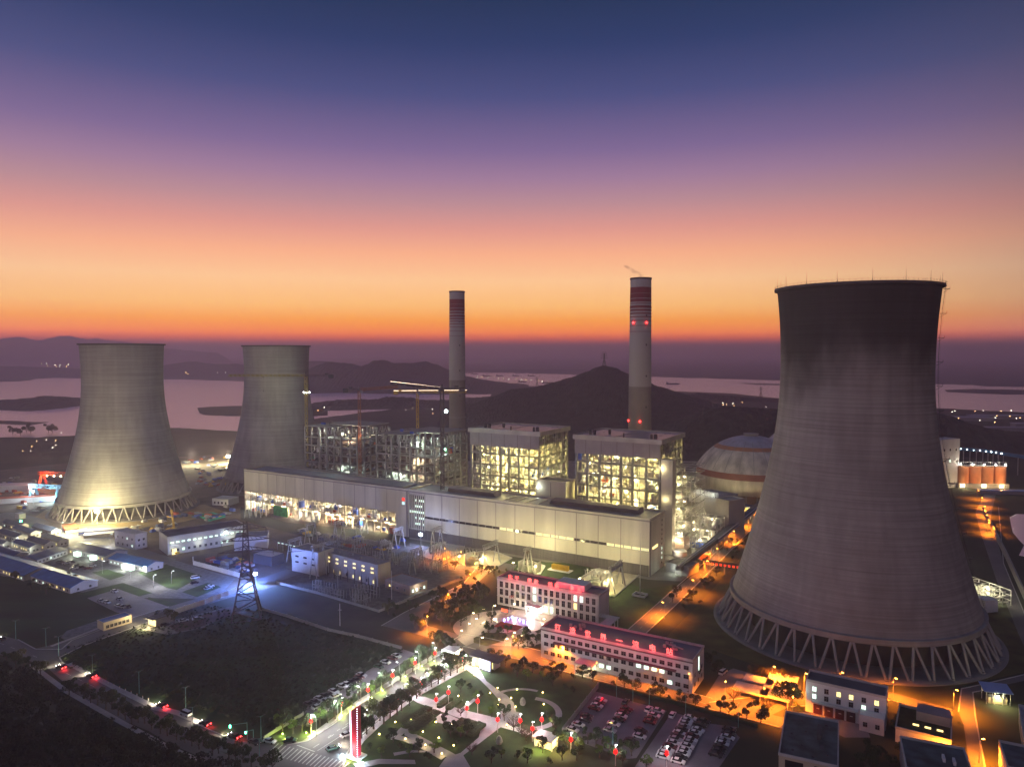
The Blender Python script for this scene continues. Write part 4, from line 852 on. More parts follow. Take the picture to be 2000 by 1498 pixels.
b=MB();b.box(21.6,-.3,.1,28.4,-.16,4.1);b.build('entrance_glazing',ME('yellow lobby',(1,.95,.5),1.6),t);lamp(t,(25,-4,3.6),(1,.95,.55),2600,.4)
b=MB();rw=random.Random(5)
for i in range(14): x=(13 if i<7 else 60)+rw.uniform(-3,4);y=rw.uniform(7,13);b.box(x,y,14.1,x+1.3,y+1,15.3)
b.tube((58,11,15),(66,9,15),.35);b.build('air_conditioner',steel,t)
b=MB()
for i in range(8): b.bar((8+i*8.1,.3,14.9),(8+i*8.1,.3,17.5),.12)
b.build('sign_rail',steel,t)
chars(t,'打造世界一流电站',9,7.7,-.2,15.4,3.1,redc)
t=thing('covered_walkway','flat-roofed covered walkway joining the two offices','walkway',W(9,-125));b=MB();b.box(0,0,4.2,5.5,38,4.7);b.box(-8,34,4.2,0,38,4.7);b.build('roof',pink,t);b=MB()
for i in range(9):
    for x in(.3,4.9): b.box(x,1+i*4.4,0,x+.35,1.4+i*4.4,4.2)
b.build('post',wpaint,t)
# ---------- entrance ----------
t=thing('gatehouse','small white gatehouse with a glowing frame on the left of the entrance','gatehouse',(*G(863,1285),0));b=MB();b.box(0,0,0,7,5,.3);b.box(0,0,3.6,7.6,5.6,4.3);b.box(0,0,.3,.5,5,3.6);b.box(6.2,0,.3,6.8,5,3.6);b.build('frame',wpaint,t);b=MB();b.box(.7,.6,.3,6.1,4.6,3.4);b.build('glazed_room',glassd,t)
b=MB();b.box(-.05,-.12,.2,.25,-.02,4.2);b.box(6.6,-.12,.2,6.9,-.02,4.2);b.box(-.05,-.12,3.9,6.9,-.02,4.2);b.build('light_frame',winw,t);lamp(t,(3,-4,3.5),WHT,2500,.3);lamp(t,(9,2,3.6),(1,.7,.25),5000,.3)
t=thing('gatehouse','wide entrance gatehouse with a slatted dark roof right of the gate','gatehouse',(*G(921,1299),0));b=MB();b.box(-2,-1,4.3,15,7,4.9);b.build('roof',droof,t);b=MB();b.box(0,0,0,2,6,4.3);b.box(5,1,0,12,6,4.3);b.build('wall',pink,t);b=MB();b.box(2.2,.3,.4,4.8,.5,4);b.box(6,.8,.6,11,.95,3.6);b.build('lit_glazing',winy,t);lamp(t,(4,-3,3.6),WRM,4500,.3);lamp(t,(-4,3,3.8),WRM,3500,.3)
t=thing('led_screen','bright white advertising screen standing beside the entrance gatehouse','screen',(*G(935,1307),0),-T-.1);b=MB();b.box(0,0,0,7,.9,5.6);b.build('cabinet',dsteel,t);b=MB();b.box(.4,-.08,.9,6.6,-.02,5.2);b.build('display',ME('screen white',(.7,.76,1),3),t);lamp(t,(3.5,-2.5,3.2),(.7,.7,1),4200,1.5)
t=thing('gate_barrier','retractable gate across the entrance road between the gatehouses','gate',(*G(885,1285),0));b=MB();rw=random.Random(2)
for i in range(22): x=i*.75;b.bar((x,0,.1),(x+.7,0,1.4),.07);b.bar((x+.7,0,.1),(x,0,1.4),.07)
b.build('gate_lattice',steel,t)
t=thing('monument_pylon','tall slant-topped red obelisk with white edge lights by the zebra crossing','monument',(*G(696,1477),0),-T);rm=M('red monument cladding',(.55,.03,.06),.4,.1)
b=MB();b.add([(-1.2,-1,0),(1.4,-1,0),(1.4,1,0),(-1.2,1,0),(-1.6,-1,17),(1.4,-1,19.2),(1.4,1,19.2),(-1.6,1,17)],[(0,1,5,4),(1,2,6,5),(2,3,7,6),(3,0,4,7),(4,5,6,7)]);b.build('shaft',rm,t)
b=MB();b.box(-3,-2.4,0,3,2.4,.6);b.build('plinth',wpaint,t)
b=MB();b.bar((-1.3,-1.12,.8),(-1.7,-1.12,16.8),.22);b.build('edge_light',ME('edge strip',(1,.75,.95),6),t)
b=MB()
for i in range(22): b.box(1.42,-1.12,1+i*.82,1.6,-.98,1.2+i*.82)
b.build('edge_light',ME('edge dots',(.8,.8,1),8),t)
for x in(-4.6,4.6):
    b=MB();b.tube((x,-2.5,0),(x*.97,-2.2,.5),.4,.6,10);b.build('floodlight',ME('blue white flood',(.6,.95,1),60),t);lamp(t,(x*.9,-2.8,1.2),(.7,.95,1),1800,.3)
lamp(t,(0,-4.5,7),(1,.1,.15),700,1.);lamp(t,(0,-4,1),(1,.8,.4),1500,.4)
# guard pavilion at the car park
t=thing('pavilion','small pavilion with a pale slatted roof lit from within at the car park entry','pavilion',(*G(1043,1457),0));b=MB();b.box(-.5,-.8,3.6,8,5.4,4.1);b.build('roof',M('pale slats',(.45,.42,.4),.6,.3,2,stretch=(4,.1,1)),t);b=MB()
for x in(0,3.4,7):
    for y in(0,4.4): b.box(x,y,0,x+.4,y+.4,3.6)
b.build('post',wpaint,t);b=MB();b.box(.6,.2,.4,6.8,.35,3.1);b.box(6.9,.6,.4,7.,4.2,3.1);b.build('lit_glazing',winy,t);lamp(t,(9.5,1,3.2),(1,.75,.2),4000,.3);lamp(t,(3,-2.5,2.4),(1,.8,.3),2200,.3)
# ---------- lower right buildings ----------
t,w,d=bld('fire_station','white three-storey fire station with four dark red garage doors','fire station',(1574,1329),(1731,1364),(1580,1310),12.5,wpaint,droof,.9)
print('FS',w,d)
windows(t,'f',w,d,(9.,6),6,1.5,1.9,{(0,0):winw,(0,2):winy,(0,3):winy,(0,5):winy,(1,0):winw,(1,4):winw});windows(t,'r',w,d,(8.5,2),2,1.4,2.5,{(0,0):winy})
b=MB();dw=w*.56;b.box(2.6,-2.,4.9,dw+3.4,-.05,5.5);b.build('door_canopy',pink,t)
for i in range(4):
    b=MB();x=3+i*dw/4;b.box(x,-.25,.1,x+dw/4-.8,-.05,4.7);b.box(x+dw/8-.8,-.3,2.3,x+dw/8+.2,-.26,2.6,1);b.build('garage_door',[M('dark red garage door',(.05,.006,.01),.5,.15,.5,stretch=(.2,1,6)),wpaint],t)
b=MB();b.box(dw+4,-5,0,w-.2,-.05,6.4);b.build('side_wing',wpaint,t);windows(t,'f',w,d,(),1,1,1)
for i in(0,1): link('window',window_mesh(1.4,1.7,glassd,0),t,(dw+6+i*4.2,-5.02,2))
lamp(t,(-2,-2,9),WHT,500,.3)
def flat(label,p0,p1,p2,h,roofm=None,wall=grey,name='flat_roofed_building'):
    t,w,d=bld(name,label,'building',p0,p1,p2,h,wall,roofm or M('dark wet roof',(.06,.085,.09),.5,.65,.2),.9);print(label[:20],round(w),round(d));return t,w,d
t,w,d=flat('large flat-roofed block at the bottom edge left of the fire station yard',(1521,1474),(1637,1500),(1552,1394),8,None,tan);
b=MB();[b.box(w*x,d*y,8.1,w*x+s,d*y+s*.7,8.1+s*.5) for x,y,s in((.2,.15,.8),(.35,.3,.7),(.55,.1,.9),(.15,.5,.8),(.4,.62,.7),(.3,.85,.8),(.75,.85,1.),(.8,.2,.7))];b.build('roof_vents',dsteel,t)
b=MB();b.box(w*.62,d*.5,8,w*.7,d*.75,10,0);b.tube((w*.68,d*.35,8.1),(w*.74,d*.35,8.1),1,1);b.build('rooftop_units',[dsteel,wpaint],t);b=MB()
for i in range(2): b.box(2+i*w*.5,-.1,3,w*.42+i*w*.5,-.02,7)
b.build('window_band',glassd,t)
t,w,d=flat('flat-roofed block at the bottom edge right of centre with two roof lights',(1770,1502),(1906,1530),(1788,1446),8)
b=MB();b.box(w*.6,d*.45,8,w*.64,d*.6,9.4);b.box(w*.75,d*.4,8,w*.79,d*.55,9.4);b.build('skylight',wpaint,t)
t,w,d=flat('grey building cut by the lower right corner',(1968,1500),(2060,1520),(1966,1452),8,None,pink)
t,w,d=flat('long roof at the right edge beside the lit kiosk',(2000,1450),(2050,1462),(1986,1378),6,M('pale streaked roof',(.28,.3,.35),.5,.3,.3))
t,w,d=flat('low building with planted dark roof and a white front wall lit orange',(1749,1422),(1858,1449),(1766,1380),5,M('planted roof',(.02,.035,.012),1,.4,.5,bump=.6),wpaint)
b=MB();b.box(w*.35,d*.55,5,w*.98,d*.95,8.5);b.build('upper_block',M('dusty pink render',(.3,.24,.24),.8,.1),t);b=MB()
for i in range(3): b.box(w*(.3+.22*i),d*.3,5.1,w*(.3+.22*i)+2,d*.3+.5,5.6)
b.build('roof_light',winy,t);lamp(t,(w-2,-2.5,3.6),SOD,6000,.3);lamp(t,(w*.6,-5,3.6),SOD,2500,.3)
t=thing('kiosk_canopy','tilted pale blue canopy over a lit yellow kiosk near the right edge','canopy',(*G(1926,1374),0),-.25);b=MB();b.add([(-1,-1,5.4),(9.5,-1,5.4),(9.5,6,6.6),(-1,6,6.6),(-1,-1,5.6),(9.5,-1,5.6),(9.5,6,6.8),(-1,6,6.8)],[(0,3,2,1),(4,5,6,7),(0,1,5,4),(1,2,6,5),(2,3,7,6),(3,0,4,7)]);b.build('roof',M('blue canopy sheet',(.25,.35,.6),.4,.1),t);b=MB()
for x in(0,3,6,8.6):
    for y in(0,5): b.box(x,y,0,x+.25,y+.25,5.5)
b.build('post',steel,t);b=MB();b.box(1.2,1,0,8,4,2.6);b.build('kiosk',tan,t);b=MB();b.box(3,.85,1,6,.98,2.2);b.build('lit_window',winy,t);lamp(t,(4.5,-1.5,3.6),(1,.85,.35),3000,.3);MB().box(4.1,.4,3,4.9,.8,3.5).build('floodlight',lampw,t)
cw2=M('white canopy fabric',(.55,.5,.52),.7,.12,.3)
for i,(px,py,w,d,lb) in enumerate([(1450,1341,12,7,'small white open canopy at the back of the shelter yard'),(1429,1360,14,9,'white canopy with a bare tree beside it in the shelter yard'),(1481,1372,12,26,'long white canopy next to the dark tree in the shelter yard')]):
    t=thing('car_shelter',lb,'canopy',(*G(px,py),0),-T,'white car shelters');b=MB();b.box(0,0,3.,w,d,3.3);b.box(0,0,3.3,w,.3,3.5);b.build('roof',cw2,t);b=MB()
    for x in(.4,w-.8):
        for y in(.4,d-.8): b.box(x,y,0,x+.3,y+.3,3)
    b.build('post',steel,t)
# ---------- process plant right of the boilers ----------
t=thing('process_plant','open white steel frame with pipes and vessels between the right boiler house and the conveyor','process plant',(*G(1338,1062),0));b=MB()
W3,D3,H3=26,22,20
for x in range(0,W3+1,6):
    for y in(0,11,D3): b.bar((x,y,0),(x,y,H3),.45)
for z in(7,13,H3):
    for y in(0,11,D3): b.bar((0,y,z),(24,y,z),.4)
    for x in range(0,25,6): b.bar((x,0,z),(x,D3,z),.35)
for x in range(0,24,6): b.bar((x,0,13),(x+6,0,H3),.3);b.bar((x+6,0,13),(x,0,H3),.3);b.bar((x,0,0),(x+6,0,7),.3)
b.build('steel_frame',wpaint,t)
b=MB();b.box(0,.5,13,24,D3,13.3);b.box(0,.5,7,24,D3,7.2);b.build('floor_deck',deck,t)
b=MB();b.tube((20,4,1),(20,4,12),1.6,n=14);b.tube((20,4,12),(20,9,17),1.6,n=14);b.tube((20,9,17),(20,16,17),1.6,n=14);b.build('white_duct',wpaint,t,smooth=False)
for x,y,r_,z0,z1 in((4,6,2.4,7.2,11.5),(10,6,2.4,7.2,12),(5,15,3,13.3,18),(13,15,3,13.3,18)):
    b=MB();b.lathe([(0.01,z0),(r_,z0),(r_,z1),(r_*.5,z1+.9),(.01,z1+1.1)],16,c=(x,y));b.build('vessel',duct,t)
b=MB();rw=random.Random(31)
for i in range(40): x=rw.uniform(0,24);y=rw.uniform(1,D3);z=rw.choice([2,5,8.5,14.5]);b.tube((x,y,z),(min(25,x+rw.uniform(2,9)),y,z),.22);b.tube((x,y,z),(x,y,z+rw.uniform(1,5)),.2)
b.build('pipework',duct,t)
for i,(x,y,z) in enumerate([(2,-2,5),(12,-2,5),(22,-2,6),(6,3,11),(16,3,11),(4,8,19),(18,8,19),(-3,4,8),(-3,12,16)]):
    lamp(t,(x,y,z),(1,.9,.55),2600,.2);MB().box(x-.3,y-.3,z+.2,x+.3,y+.3,z+.6).build('lamp_head',lampy,t)
def simple(name,label,cat,px,py,parts,rot=-T,group=None,z=0):
    t=thing(name,label,cat,(*G(px,py),z),rot,group)
    for nm,mt,fn in parts:
        b=MB();fn(b);b.build(nm,mt,t)
    return t
bluem=MT['blue machine paint']
t=simple('transformer_bank','row of blue transformers under a white shelter below the process frame','transformer',1347,1068,[('body',bluem,lambda b:[b.box(i*4.2,0,0,i*4.2+3.2,3,3.4) for i in range(4)]),('shelter_roof',wpaint,lambda b:b.box(-1,4,4,18,12,4.6)),('radiator',steel,lambda b:[b.box(i*4.2+.3+k*.5,-.5,.6,i*4.2+.5+k*.5,0,3) for i in range(4) for k in range(6)])])
lamp(t,(8,-3,5),(1,.9,.6),1800,.2)
t=simple('storage_tank','round pale tank at the foot of the hall end wall','tank',1328,1084,[('shell',wpaint,lambda b:b.lathe([(5,0),(5,3.2),(4.4,3.6),(.01,4.1)],28)),('base',conc,lambda b:b.lathe([(6,0),(6,.4),(.01,.4)],28))]);lamp(t,(0,-7,5),(1,.9,.6),2500,.2);lamp(t,(-4,7,8),(1,.9,.5),2500,.2)
t=simple('storage_tank','dark cylindrical tank above the round pale tank','tank',1334,1064,[('shell',M('grey tank',(.2,.2,.2),.5,.2),lambda b:b.lathe([(4,0),(4,7),(3.4,7.5),(.01,8)],28)),('walkway',steel,lambda b:b.lathe([(4.1,6.9),(4.9,6.9),(4.9,7.1),(4.1,7.1)],28))]);lamp(t,(0,-6,8),WHT,2200,.2)
t=simple('valve_house','small brick-red valve house by the tanks','house',1364,1092,[('wall',M('red brick',(.3,.1,.06),.9,.2,.5),lambda b:b.box(0,0,0,7,5,4)),('roof',wpaint,lambda b:b.box(-.4,-.4,4,7.4,5.4,4.3))]);lamp(t,(3,-3,4),SOD,3000,.2)
t,w,d=bld('filter_house','tall windowless grey filter house behind the process frame','building',(1398,974),(1424,980),(1440,972),30,M('lilac grey cladding',(.33,.31,.33),.6,.1,.1),rooft,.8)
t,w,d=bld('filter_house','wide filter building with rows of roof pipes beside the storage dome','building',(1345,965),(1398,975),(1380,955),28,M('lilac grey cladding',(.33,.31,.33),.6,.1,.1),rooft,.8)
b=MB()
for i in range(9):
    for j in range(2): x=1+i*w/10;y=2+j*5;b.tube((x,y,28),(x,y,31.5),.35);b.tube((x,y,31.5),(x+1.4,y,31.5),.35);b.tube((x+1.4,y,31.5),(x+1.4,y,28),.35)
b.build('roof_pipes',wpaint,t)
for x in(2,w*.5,w*.9): lamp(t,(x,-2,33),WHT,2500,.2)
t,w,d=bld('switch_room','grey service building with lit doorway under the conveyor head','building',(1300,1098),(1345,1108),(1352,1096),6,grey,droof,.4)
lamp(t,(w*.5,-3,4),WHT,1500,.2)
t=simple('lube_house','pinkish three-storey annex beside the end of the turbine hall','building',1312,1075,[('wall',M('pink render',(.5,.36,.3),.8,.1),lambda b:b.box(0,0,0,9,14,11)),('roof',droof,lambda b:b.box(-.3,-.3,11,9.3,14.3,11.4)),('window_row',glassd,lambda b:[b.box(1+i*2,-.1,7.5,2+i*2,-.02,8.8) for i in range(4)])])
t=simple('ash_silo','pair-roofed dark blue shed in front of the dome supports','shed',1424,1000,[('wall',M('ochre wall',(.35,.28,.12),.8,.2),lambda b:b.box(0,0,0,22,12,6)),('roof',bluedk,lambda b:b.box(-.6,-.6,6,22.6,12.6,6.5))]);t.name='shed'
for x in(2,10,18): lamp(t,(x,-3,5),(1,.85,.4),3000,.2);MB().box(x-.4,-.6,4.6,x+.4,-.1,5.2).build('lamp_head',lampy,t)
# stack of platforms right of the right boiler house (stairs and catwalks)
t=thing('access_tower','lit steel access tower with landings on the right flank of the right boiler house','steel tower',W(-9,70));b=MB()
for x in(0,9,16):
    for y in(0,10,22,34): b.bar((x,y,0),(x,y,68-y*.3-x),.5)
for k in range(11):
    z=5+k*5.6
    for y in(0,10,22,34): b.bar((0,y,z),(16,y,z),.35)
    for x in(0,9,16): b.bar((x,0,z),(x,34,z),.35)
    b.bar((0,0,z),(9,0,z+5.6),.35) if k%2 else b.bar((9,0,z),(0,0,z+5.6),.35)
b.build('frame',steel,t);b=MB();rw=random.Random(8)
for k in range(11):
    z=5+k*5.6;b.box(1,1,z,8,12+rw.uniform(0,20),z+.15)
    if k%2: b.box(9,4,z,15,20,z+.15)
b.build('landing',deck,t);b=MB()
for k in range(34): x=rw.uniform(1,15);y=rw.uniform(1,33);z=rw.uniform(3,52);b.tube((x,y,z),(x,y+rw.uniform(2,8),z),.3);b.tube((x,y,z),(x,y,z+rw.uniform(2,8)),.3)
b.build('pipework',duct,t)
for k in range(9): lamp(t,(rw.uniform(1,9),-1.5 if k%2 else 8,6+k*6),(1,.85,.45),4200,.2);MB().box(2+k%3*4,-.6,7+k*6,3+k%3*4,-.3,7.3+k*6).build('lamp_head',lampy,t)
# conveyor gallery
def seg3(a,b_): return Vector(a),Vector(b_)
p=Vector((*G(1325,1110,5),5));q=Vector((*G(1395,1056,10),10));r=Vector((*G(1512,962,12),12))
t=thing('conveyor_gallery','long covered conveyor gallery climbing from the hall end towards the dome','conveyor',(0,0,0),0)
b=MB();b.bar(p,q,4.2,3);b.bar(q,r,5,3.2);b.build('gallery',M('dark gallery sheet',(.1,.095,.12),.5,.2),t)
b=MB();o_=Vector((2.6,-1.2,1.8));b.bar(p+Vector((0,0,1.6)),q+Vector((0,0,1.6)),.5);b.bar(q+o_,r+o_,.8,.5);b.bar(q+o_*.4,r+o_*.4,.4);b.bar(q+Vector((3.2,-1.6,0)),r+Vector((3.2,-1.6,0)),1.,.4);b.build('walkway_edge',M('pale lilac sheet',(.5,.45,.55),.5,.1),t)
b=MB()
for i in range(14):
    c=q.lerp(r,i/13);
    for dx in(-2,2.4): b.bar((c.x+dx,c.y,0),(c.x+dx,c.y,c.z-1.4),.45)
    b.bar((c.x-2,c.y,1),(c.x+2.4,c.y,c.z-2),.25)
for i in range(5):
    c=p.lerp(q,i/4);b.bar((c.x-1.8,c.y,0),(c.x-1.8,c.y,c.z-1.4),.4);b.bar((c.x+1.8,c.y,0),(c.x+1.8,c.y,c.z-1.4),.4)
b.build('trestle',steel,t)
p=Vector((*G(1375,1096,7),7));q=Vector((*G(1462,1108,7),7));t=thing('pipe_bridge','dark pipe bridge with a row of red character panels over the orange-lit road','bridge',(p.x,p.y,0),math.atan2(q.y-p.y,q.x-p.x));L=(q-p).length
b=MB();b.box(0,0,6.4,L,2.4,7);b.box(0,-.1,8.2,L,.1,8.4);b.box(0,2.3,8.2,L,2.5,8.4);b.tube((0,1,7.6),(L,1,7.6),.4);[b.bar((x,0,7),(x,0,8.3),.12) for x in range(0,int(L),2)];b.build('span',dsteel,t)
b=MB();[b.box(x,0.2,0,x+.6,2,6.4) for x in(0,L*.45,L-1)];b.build('pier',conc,t)
for i in range(9):
    b=MB();x=2+i*(L-4)/9;b.box(x,-.25,5.4,x+1.5,-.1,6.9);b.build('character_panel',ME('red panel',(1,.06,.02),1.2),t)
# transformer yards
def xfmr(label,px,py,sc=1.,tall=0,n=1):
    t=thing('transformer',label,'transformer',(*G(px,py),0),-T,'main transformers in front of the turbine hall')
    b=MB();b.box(0,0,.6,8,4.4,4.8);b.build('tank',M('transformer grey',(.3,.31,.26),.6,.2,.3),t)
    b=MB()
    for i in range(14): b.box(.2+i*.56,-1.6,1,.42+i*.56,-.05,4.6);b.box(.2+i*.56,4.45,1,.42+i*.56,6,4.6)
    b.build('radiator',MT['transformer grey'],t)
    b=MB();b.tube((1,2,6.2),(6.4,2,6.2),.8,n=12);b.build('conservator',MT['transformer grey'],t)
    for i in range(3):
        b=MB();x=1.6+i*2.4;b.tube((x,3.4,4.8),(x,4,8),.42,.2);b.tube((x,3.4,4.8),(x,3.5,5.6),.6,.6);b.build('bushing',M('brown insulator',(.12,.07,.05),.4,.1),t)
    b=MB();b.box(-2.4,-1.5,.1,-1.9,7,6.8);b.box(9.9,-1.5,.1,10.4,7,6.8);b.build('fire_wall',conc,t)
    lamp(t,(-4,-5,6.5),(1,.88,.35),12000,.3);lamp(t,(13,-4,6.5),(1,.88,.35),9500,.3);lamp(t,(4,15,11),(1,.86,.46),21000,.4)
    for x in(-4,13): b=MB();b.tube((x,-5,0),(x,-5,6.6),.12);b.box(x-.3,-5.5,6.6,x+.3,-4.6,6.9,1);b.build('yard_lamp',[steel,lampy],t)
    return t
def gantry(label,px,py,h,L,silver=True,span=None,group='line gantries'):
    t=thing('line_gantry',label,'gantry',(*G(px,py),0),-T+math.radians(90),group);b=MB()
    for x in(0,L):
        for s in(-1,1): b.tube((x-1.2*s*0,-s*3,0),(x,0,h),.4,.28,8);b.tube((x+(3 if x else -3),0,0),(x,0,h),.3,.25,8) if s>0 else None
        b.bar((x,-1.4,h*.5),(x,1.4,h*.5),.25);b.build('leg',steel,t);b=MB()
    b=MB();b.lattice((-1,0,h),(L+1,0,h+.01),1.6,.16,int(L/1.4));b.build('beam',steel,t)
    if silver: b=MB();[b.tube((0,k*.9,h-1.6),(L,k*.9,h-1.6),.36) for k in(-1,0,1)];b.build('bus_duct',M('silver bus duct',(.55,.56,.6),.35,.1,metal=.5),t)
    b=MB();[b.tube((L*(.2+.3*i),-.2,h-.6),(L*(.2+.3*i),-.2,h-3.4),.22,.22,6) for i in range(3)];b.build('insulator',M('brown insulator',(.12,.07,.05),.4,.1),t)
    return t
xfmr('transformer between fire walls in the left floodlit yard before the hall',915,1103);gantry('silver gantry over the left floodlit transformer yard',946,1110,15,16)
xfmr('transformer beside the yellow container at the foot of the twin A-frame',1020,1116);t=gantry('narrow tall gantry between the yellow container and the left transformer yard',1026,1124,17,6,False)
t=xfmr('transformer and dense busbars in the rightmost floodlit yard',1150,1148);gantry('silver gantry over the rightmost transformer yard, near the hall corner',1192,1158,15,17)
rw=random.Random(77)
for k,(px,py) in enumerate(((905,1090),(1175,1140),(1160,1135))):
    t=simple('switchyard_bay',['cluster of thin busbar posts in the left transformer yard','cluster of thin busbar posts nearest the rightmost gantry','cluster of thin busbar posts left of the rightmost gantry'][k],'busbar posts',px,py,[('post',steel,lambda b:[(b.tube((x,y,0),(x,y,6.5),.16),b.tube((x-1,y,6.5),(x+1,y,6.5),.14),b.tube((x,y,4),(x,y,6.3),.3)) for x in range(-6,10,3) for y in(0,3)])])
t=simple('container','ribbed yellow shipping container on a white pad in front of the hall','container',1077,1112,[('body',M('container yellow',(.55,.33,.01),.55,.15,.3),lambda b:[b.box(0,0,.5,12,2.6,3.6)]+[b.box(.3+i*.8,-.12,.6,.7+i*.8,0,3.5) for i in range(15)]),('pad',wpaint,lambda b:b.box(-2,-2,.0,14,4.6,.45))])
t=simple('lightning_mast','very tall thin mast standing in a square white base near the hall corner','mast',1250,1163,[('pole',steel,lambda b:b.tube((0,0,0),(0,0,38),.35,.08,8)),('base',wpaint,lambda b:[b.box(-4,-3,.0,4,-2.6,1.2),b.box(-4,2.6,0,4,3,1.2),b.box(-4,-2.6,0,-3.6,2.6,1.2),b.box(3.6,-2.6,0,4,2.6,1.2)])])
# blue floodlit bay between the two halls
t=simple('floodlight_mast','floodlight mast throwing blue-white light in front of the finned stair bay','floodlight',822,1068,[('pole',steel,lambda b:b.tube((0,0,0),(0,0,9),.2,.15,8)),('head',ME('blue flood',(.65,.75,1),110),lambda b:b.box(-1.2,-.5,8.6,1.2,.1,10.2))]);lamp(t,(0,-3,9.5),(.4,.5,1),20000,.5)
t=simple('floodlight_mast','blazing yellow floodlight mast at the front foot of the left cooling tower','floodlight',190,1026,[('pole',steel,lambda b:b.tube((0,0,0),(0,0,12),.25,.2,8)),('head',ME('yellow flood',(1,.9,.5),160),lambda b:b.box(-1.6,-.5,11,1.6,.3,13))],rot=0);lamp(t,(0,-9,13),(1,.84,.36),110000,.6);lamp(t,(-4,-34,16),(1,.9,.5),120000,.6)  # second lamp, well before the mast, is added to widen the glow
t=simple('floodlight_mast','blazing white floodlight mast left of the distant cooling tower','floodlight',446,905,[('pole',steel,lambda b:b.tube((0,0,0),(0,0,9),.25,.2,8)),('head',ME('yellow flood',(1,.9,.5),160),lambda b:b.box(-2,-.5,8,2,.3,10.5))],rot=0);lamp(t,(-2,-2,12),(1,.9,.5),200000,.6);lamp(t,(24,-6,10),(1,.92,.6),90000,.6);lamp(t,(-40,-20,14),(1,.95,.6),120000,.6)  # headless lamp right of the mast is added to light the tower edge
t=simple('floodlight_mast','blue-white floodlight beside the big transmission tower','floodlight',499,1146,[('pole',steel,lambda b:b.tube((0,0,0),(0,0,8),.2,.15,8)),('head',ME('blue flood',(.65,.75,1),110),lambda b:b.box(-.9,-.4,7.6,.9,.2,9))],rot=0);lamp(t,(-1.5,-1,9),(.16,.3,1),170000,.4)
t=simple('floodlight_mast','small cold floodlight on the left construction yard by the gantry crane','floodlight',65,985,[('pole',steel,lambda b:b.tube((0,0,0),(0,0,12),.25,.2,8)),('head',lampw,lambda b:b.box(-1,-.4,12,1,.2,13))],rot=0);lamp(t,(0,-2,14),(.8,.9,1),20000,.4)
# ---------- pylons ----------
def pylon(label,loc,h,w,arms,col=dsteel,seg=9,name='transmission_tower'):
    t=thing(name,label,'pylon',loc,.3)
    b=MB();hw=h*.52;b.lattice((0,0,0),(0,0,hw),w,w*.03+.04,5,w2=w*.28);b.lattice((0,0,hw),(0,0,h),w*.28,w*.02+.03,seg,w2=w*.12);b.build('lattice_body',col,t)
    for k in range(arms):
        z=h*(.68+.12*k);L=w*(.95-.12*k)
        for s in(-1,1): b=MB();b.bar((0,-.4,z),(s*L,0,z+.3),w*.02+.05);b.bar((0,.4,z),(s*L,0,z+.3),w*.02+.05);b.bar((0,0,z+w*.22),(s*L,0,z+.3),w*.02+.05);b.bar((s*L,0,z+.3),(s*L,0,z-w*.18),w*.015+.04);[b.bar((s*L*f,0,z+.3*f),(s*L*(f-.12),0,z+w*.22*(1-f+.12)),w*.012+.03) for f in(.3,.5,.7,.9)];b.build('crossarm',col,t)
    return t
pm=M('dark mauve steel',(.09,.07,.08),.7,.2,.5)
pylon('big dark lattice transmission tower rising over the blue-white floodlight',(*G(482,1204),0),53,15,3,pm)
pylon('small transmission tower on the summit of the central hill',(*A(1180,712,1550)[:2],112),33,9,4,dsteel)
for i,(px,Y,pb) in enumerate(((1049,2300,757),(1487,2000,779))):
    pylon(['thin transmission tower on the river bank left of the central hill','thin transmission tower on the far river bank left of the large cooling tower'][i],(A(px,700,Y)[0],Y,A(px,pb,Y)[2]),34,9,3,dsteel)
# substation gantries and posts
gl_=[(612,1128,20,9),(566,1095,14,10),(690,1095,14,10),(745,1100,13,9),(655,1062,16,8),(700,1045,15,8),(600,1060,14,8),(848,1118,17,12),(805,1120,15,10),(770,1072,14,9),(845,1080,17,10),(483,1010,20,6),(505,1010,16,6)]
for i,(px,py,h,L) in enumerate(gl_): gantry('slim grey portal gantry of the open substation, %s from the left'%nth(sorted(q[0] for q in gl_).index(px)),px,py,h,L,False)
for i,(px,py) in enumerate(((660,1150),(715,1185),(664,1222),(765,1170))):
    t=simple('utility_pole',['thin pole at the left front of the switchgear building','thin pole at the fence of the relay house','concrete pole with a white box in the scrub meadow','tall white pole beside the relay house'][i],'pole',px,py,[('pole',wpaint if i in(2,3) else steel,lambda b:b.tube((0,0,0),(0,0,(11,9,12,17)[i]),.2,.14,8)),('crossbar',steel,lambda b:(b.box(-1,-.1,8.5,1,.1,8.8)))],rot=0)
# wires
def wire(label,pts,sag=3):
    b=MB()
    for (p,q) in pts:
        p=Vector(p);q=Vector(q);pr=p
        for k in range(1,13):
            f=k/12;c=p.lerp(q,f);c.z-=sag*4*f*(1-f);b.tube(pr,c,.09,.09,4,cap=False);pr=c
    tag(b.build('power_line',dsteel),label,'power line')
g1=Vector((*G(946,1110),15));g2=Vector((*G(1026,1124),17));g3=Vector((*G(1192,1158),15));g4=Vector((*G(845,1080),17))
wire('bundle of sagging wires from the left transformer gantry to the substation',[(g1+Vector((k,k,0)),g4+Vector((k,k,0))) for k in(0,2.5,5)])
wire('bundle of sagging wires between the twin A-frame and the left gantry',[(g2+Vector((k,k,0)),g1+Vector((k+3,k+4,0))) for k in(0,2,4)])
wire('bundle of sagging wires between the narrow gantry and the rightmost gantry',[(g2+Vector((k,k,0)),g3+Vector((k,k+3,0))) for k in(0,2.5,5)])
pb=Vector((*G(482,1204),0))
wire('wires strung from the big transmission tower to the substation gantries',[(pb+Vector((s*12,3,38+z)),Vector((*G(612,1128),20))+Vector((k,0,0))) for s,z,k in((1,0,0),(1,6,3),(-1,0,6))])
